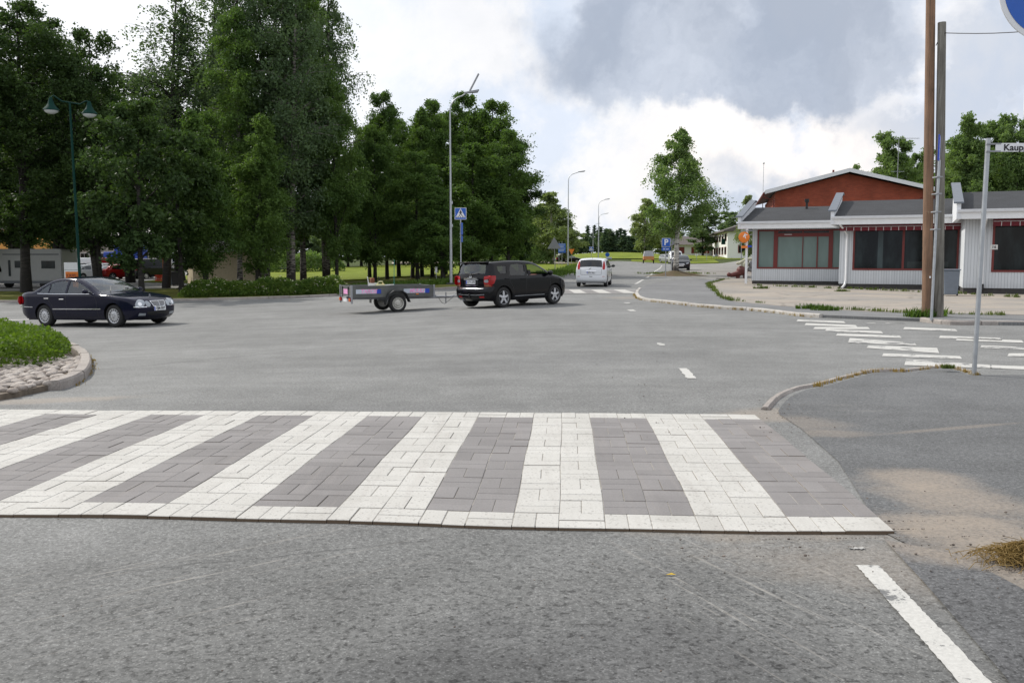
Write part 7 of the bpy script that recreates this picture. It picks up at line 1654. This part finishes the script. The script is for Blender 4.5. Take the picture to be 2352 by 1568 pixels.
for a in (
    ('aspen', 'pointed tree rising behind the right slope of the brick hall', 2048, 100, 303, 44), ('aspen', 'shorter tree right of the pointed one behind the brick hall', 2094, 105, 340, 34),
    ('aspen', 'small tree top showing over the ridge of the brick hall', 1943, 130, 380, 24), ('aspen', 'low tree left of the pointed one behind the brick hall', 1998, 115, 395, 30),
    ('aspen', 'small bushy tree just left of the wooden poles', 2122, 112, 400, 28), ('clump_like', 'x', 0, 0, 0, 0),
    ('aspen', 'tall tree first right of the wooden poles', 2198, 74, 266, 48), ('aspen', 'tall tree behind the street name post', 2270, 76, 262, 50),
    ('aspen', 'thin topped tree right of the street name post', 2318, 74, 285, 38), ('aspen', 'tree at the right picture edge above the shop roof', 2362, 76, 275, 48), ('aspen', 'broad tree behind the gap right of the street name post', 2340, 88, 312, 60), ('aspen', 'broad tree behind the gap left of the street name post', 2225, 92, 318, 60),
    ('aspen', 'lower tree filling between the first two tall ones', 2236, 80, 322, 60), ('aspen', 'lower tree filling behind the street name plate', 2305, 82, 330, 62), ('aspen', 'lowest tree behind the left end of the third roof', 2170, 84, 340, 60)):
    if a[0] in TV: tree_px(*a, name='aspen_tree', group=GR)
# far forest closing the street
GF = 'far dark trees at the end of the street'; r3 = random.Random(9)
for i in range(34):
    px = 1310+i*5.2+r3.uniform(-3, 3); Y = r3.uniform(300, 360); top = r3.uniform(516, 545) if 1335 < px < 1440 else r3.uniform(528, 552)
    if px < 1340: top += 12
    tree_px('far_pine' if r3.random() < .7 else 'far_tree', 'far dark conifer in the woods closing the end of the street', px, Y, top, r3.uniform(11, 17), name='pine_tree', group=GF)
GB = 'background trees behind the lawn and car park'
for i in range(24):
    px = 560+i*31+r3.uniform(-8, 8); Y = r3.uniform(135, 165); tree_px('far_tree', 'mid green background tree beyond the bright lawn', px, Y, r3.uniform(455, 500), r3.uniform(36, 48), name='leafy_tree', group=GB)
for i in range(11):
    px = -60+i*58+r3.uniform(-8, 8); Y = r3.uniform(148, 170); tree_px('far_tree', 'dark background tree beyond the houses of the car park', px, Y, r3.uniform(400, 450), r3.uniform(50, 62), name='leafy_tree', group='background trees behind the car park')
for i in range(15):
    px = 1440+i*52+r3.uniform(-8, 8); Y = r3.uniform(300, 340); tree_px('far_tree', 'distant green tree on the skyline behind the white building', px, Y, r3.uniform(520, 545), r3.uniform(24, 32), name='leafy_tree', group='skyline trees on the right')
# ---- hedges
def hedge(name, label, poly_fn, n, size, H, leafm, blossoms=0, seed=1, group=None, cat='hedge'):
    """leaf mass over a ground outline: poly_fn(u, v) -> x, y, edge factor"""
    rng = np.random.default_rng(seed); pts = []; bl = []
    r_ = random.Random(seed)
    while len(pts) < n:
        u, v = r_.random(), r_.random(); x, y, e = poly_fn(u, v)
        top = H*(min(1, e*3.2)**.5)*(.86+.10*math.sin(x*2.1+y)+.08*math.sin(x*5.3-y*3.1)+r_.uniform(-.09, .14))
        z = top*(1-abs(r_.gauss(0, .20))) if r_.random() < .7 else top*r_.random()
        pts.append((x+r_.gauss(0, .02), y+r_.gauss(0, .02), h(x, y)+.08+max(.02, z)))
        if blossoms and len(bl) < blossoms and r_.random() < blossoms/n*1.3:
            for _ in range(6): bl.append((x+r_.gauss(0, .03), y+r_.gauss(0, .03), h(x, y)+.10+top*(1 if r_.random() < .5 else r_.uniform(.35, 1))+r_.gauss(0, .012)))
    t = thing(name, label, cat, (0, 0, 0), 0, group); mkobj('foliage', leaves_mesh('foliage', pts, size, M[leafm], rng), None, t)
    if bl: mkobj('blossoms', leaves_mesh('blossoms', bl, .035 if size < .07 else .055, M['blossom'], rng), None, t)
    # woody core so that the inside stays closed
    return t
HL, HR_ = at(408, 686, .1), at(782, 677, .1); HLb = HL+Vector((.3, 1.3, 0)); HRb = HR_+Vector((.3, 1.3, 0))
def hp(u, v):
    a, b = HL.lerp(HR_, u), HLb.lerp(HRb, u); p = a.lerp(b, v); return p.x, p.y+.12*math.sin(u*17), min(v, 1-v, u*6, (1-u)*6)+.02
hedge('flowering_hedge', 'low green hedge dotted with small white blossoms along the kerb before the trees', hp, 34000, .085, .88, 'leaf_flower', 1500, 4)
bp = [at(*p, .08) for p in ((-420, 880), (-150, 866), (0, 856), (60, 850), (112, 842), (152, 828), (163, 812), (150, 800), (110, 790), (50, 783), (-60, 778), (-420, 770))]
bpoly = [(p.x, p.y) for p in bp]; bx0, bx1 = min(p[0] for p in bpoly), max(p[0] for p in bpoly); by0, by1 = min(p[1] for p in bpoly), max(p[1] for p in bpoly); _r = random.Random(2)
bseg = [(a, b) for a, b in zip(bpoly, bpoly[1:]+bpoly[:1])]
def bedp(u, v):
    while True:
        x, y = _r.uniform(bx0, bx1), _r.uniform(by0, by1)
        if inside(bpoly, x, y): return x, y, dist_poly(bpoly+[bpoly[0]], x, y)*.9+.05
hedge('shrub_bed', 'dense bright green low shrub bed on the cobbled island at left', bedp, 70000, .060, .50, 'leaf_hedge', 60, 6, cat='shrub')
# bushes at the edge of the car park and behind the lawn
for i, (px, Y, w_, H_) in enumerate(((560, 118, 4.5, 2.6), (700, 110, 5, 2.4), (1130, 130, 6, 3.0), (1205, 128, 4, 2.5))):
    P = gx(px, Y)
    def bf(u, v, P=P, w_=w_):
        a_ = u*6.283; r_ = v**.5; return P.x+math.cos(a_)*r_*w_, P.y+math.sin(a_)*r_*2, (1-r_)+.03
    hedge('bush', ['leafy bush beyond the lawn, behind the kiosk', 'leafy bush beyond the lawn, behind the pale trunks', 'rounded bush at the far lawn edge left of the path sign', 'rounded bush beside the path sign'][i], bf, 5000, .30, H_, 'leaf_mid', 0, 20+i, cat='bush')
# ---- grass tufts and weeds
def blades(name, spots, mat, kind='stuff', label=None, cat=None, hgt=(.05, .12), wid=.006, spread=.03, per=14, seed=0, group=None, lean=.5):
    r_ = random.Random(seed); vs = []; fs = []
    for (x, y, sc_, up_) in spots:
        for _ in range(per):
            a_ = r_.uniform(0, 6.28); bx, by = x+r_.gauss(0, spread*sc_), y+r_.gauss(0, spread*sc_); H_ = r_.uniform(*hgt)*sc_; z0 = h(bx, by)+up_
            dx, dy = math.cos(a_)*H_*lean*r_.random(), math.sin(a_)*H_*lean*r_.random(); px_, py_ = -math.sin(a_)*wid*sc_, math.cos(a_)*wid*sc_; k = len(vs)
            vs += [(bx-px_, by-py_, z0-.01), (bx+px_, by+py_, z0-.01), (bx+dx*.4+px_*.7, by+dy*.4+py_*.7, z0+H_*.6), (bx+dx*.4-px_*.7, by+dy*.4-py_*.7, z0+H_*.6), (bx+dx, by+dy, z0+H_)]; fs += [(k, k+1, k+2, k+3), (k+3, k+2, k+4)]
    o = MB().add(vs, fs); me = bpy.data.meshes.new(name); me.from_pydata(o.v, [], o.f); o = mkobj(name, me, M[mat]); tag(o, label, cat, group, kind); return o
r4 = random.Random(12)
def along(P, n, up_, sc=(.6, 1.2), jit=.03):
    P = resample([Vector((p.x, p.y, 0)) for p in P], .1); return [(lambda q: (q.x+r4.gauss(0, jit), q.y+r4.gauss(0, jit), r4.uniform(*sc), up_))(r4.choice(P)) for _ in range(n)]
blades('dry_grass', along(rs[14:], 110, .01, (.3, .7), .02), 'dry_grass', seed=1, per=10, hgt=(.03, .10))
blades('dry_grass', along(rk[8:], 170, .0, (.5, 1.), .05), 'dry_grass', seed=2, per=10)
blades('dry_grass', along(isl[4:26], 60, .0, (.5, 1.), .03), 'dry_grass', seed=3, per=8, hgt=(.02, .06))
blades('grass', along([p for p in A((1668, 645), (1626, 657), (1638, 671), (1656, 689), (1680, 697), (1740, 703))], 130, .08, (.6, 1.3), .07), 'weed', seed=4, per=12, hgt=(.05, .14), wid=.012, spread=.05)
blades('grass', along([p for p in A((1735, 661), (1937, 668), (2190, 680), (2352, 692))], 90, .08, (.6, 1.5), .10), 'weed', seed=5, per=12, hgt=(.05, .14), wid=.012, spread=.05)
blades('grass', along([p for p in A((1900, 718), (2100, 727), (2300, 733))], 90, .08, (.5, 1.2), .06), 'weed', seed=7, per=10, hgt=(.04, .12), wid=.010, spread=.05)
blades('grass', along(lk_in[31:46], 700, .12, (1., 2.3), .45), 'lush_grass', seed=8, per=14, hgt=(.08, .18), wid=.02, spread=.16)
blades('grass', along([p for p in A((780, 672), (900, 664), (1040, 655), (1150, 645))], 700, .10, (1.2, 2.6), .35), 'lush_grass', seed=9, per=14, hgt=(.08, .18), wid=.015, spread=.14)
P = at(1551, 633); blades('grass', [(P.x+r4.gauss(0, 1.1), P.y+r4.gauss(0, .6), r4.uniform(1, 2), .12) for _ in range(160)], 'weed', seed=10, per=10, wid=.012, spread=.08)
for i, (px, py, sc_, lab) in enumerate(((2118, 731, 2.0, 'leafy green weeds at the foot of the brown wooden pole'), (1866, 714, 1.5, 'left one of two weed clumps at the edge of the sandy yard'), (1898, 717, 1.5, 'right one of two weed clumps at the edge of the sandy yard'), (2175, 852, .45, 'small green weed beside the foot of the street name post'), (1750, 665, 1.4, 'weed tuft by the left corner of the shop plinth'), (1935, 673, 1.2, 'weed tuft under the middle downpipe of the shop'), (196, 822, .4, 'small green weed growing from the island kerb'))):
    P = at(px, py, .05); t_ = blades('weed_clump', [(P.x+r4.gauss(0, .12*sc_), P.y+r4.gauss(0, .05*sc_), sc_*r4.uniform(.6, 1.2), .06) for _ in range(26)], 'lush_grass' if i in (0, 1, 2) else 'weed', None, lab, 'weed', (.05, .13), .010, .03, 16, 30+i, None, .9)
# hay-like clump of dry grass at the right edge
P = at(2318, 1296, .015); r5 = random.Random(3); m_ = MB()
for _ in range(700):
    a_ = r5.uniform(0, 6.28); r_ = abs(r5.gauss(0, .11)); c_ = Vector((r_*math.cos(a_)*1.15+.06, r_*math.sin(a_)*.7, .01+.085*max(0, 1-r_/.25)*r5.random())); a2 = r5.uniform(0, 6.28); L_ = r5.uniform(.03, .10)
    d_ = Vector((math.cos(a2)*L_, math.sin(a2)*L_*.8, r5.uniform(-.01, .04))); m_.tube([c_-d_, c_+Vector((0, 0, .02)), c_+d_*.9], .0017, 3, False)
m_ = m_.build('dry_grass_clump', M['dry_grass'], None, 0); m_.location = P; tag(m_, 'brown clump of dry grass lying on the sandy pavement at the right edge', 'grass clump')
P = at(1541, 1336, .006); m_ = MB(); m_.add([(-.028, 0, 0), (-.008, -.010, .006), (.026, -.002, .002), (.004, .012, .007)], [(0, 1, 2, 3)]); m_ = m_.build('fallen_leaf', M['yellow_leaf'], None, 0); m_.location = P; tag(m_, 'small yellow leaf lying alone on the dark asphalt in front of the crossing', 'leaf')
# loose gravel on the pavement
m_ = MB(); r6 = random.Random(8)
for _ in range(900):
    c_ = r6.choice(((2000, 1222, 90, 22), (2150, 1225, 120, 50), (1750, 1240, 110, 30), (1810, 975, 40, 16), (1560, 1290, 700, 120), (1490, 880, 60, 60), (1770, 940, 30, 10), (2330, 1290, 60, 30)))
    px_, py_ = c_[0]+r6.gauss(0, c_[2]), c_[1]+r6.gauss(0, c_[3])
    if py_ < 700 or py_ > 1560: continue
    p_ = at(px_, py_, .016); s_ = r6.uniform(.002, .006) if r6.random() < .93 else r6.uniform(.007, .011)
    m_.sphere((p_.x, p_.y, p_.z+s_*.2), s_, 5, 3, (1, r6.uniform(.6, 1), .6))
M['gravel'] = stone_mat('gravel', (.06, .05, .045), (.24, .20, .17), 20.); g_ = m_.build('gravel', M['gravel'], None, 0); g_['kind'] = 'stuff'
P = at(1700, 640);
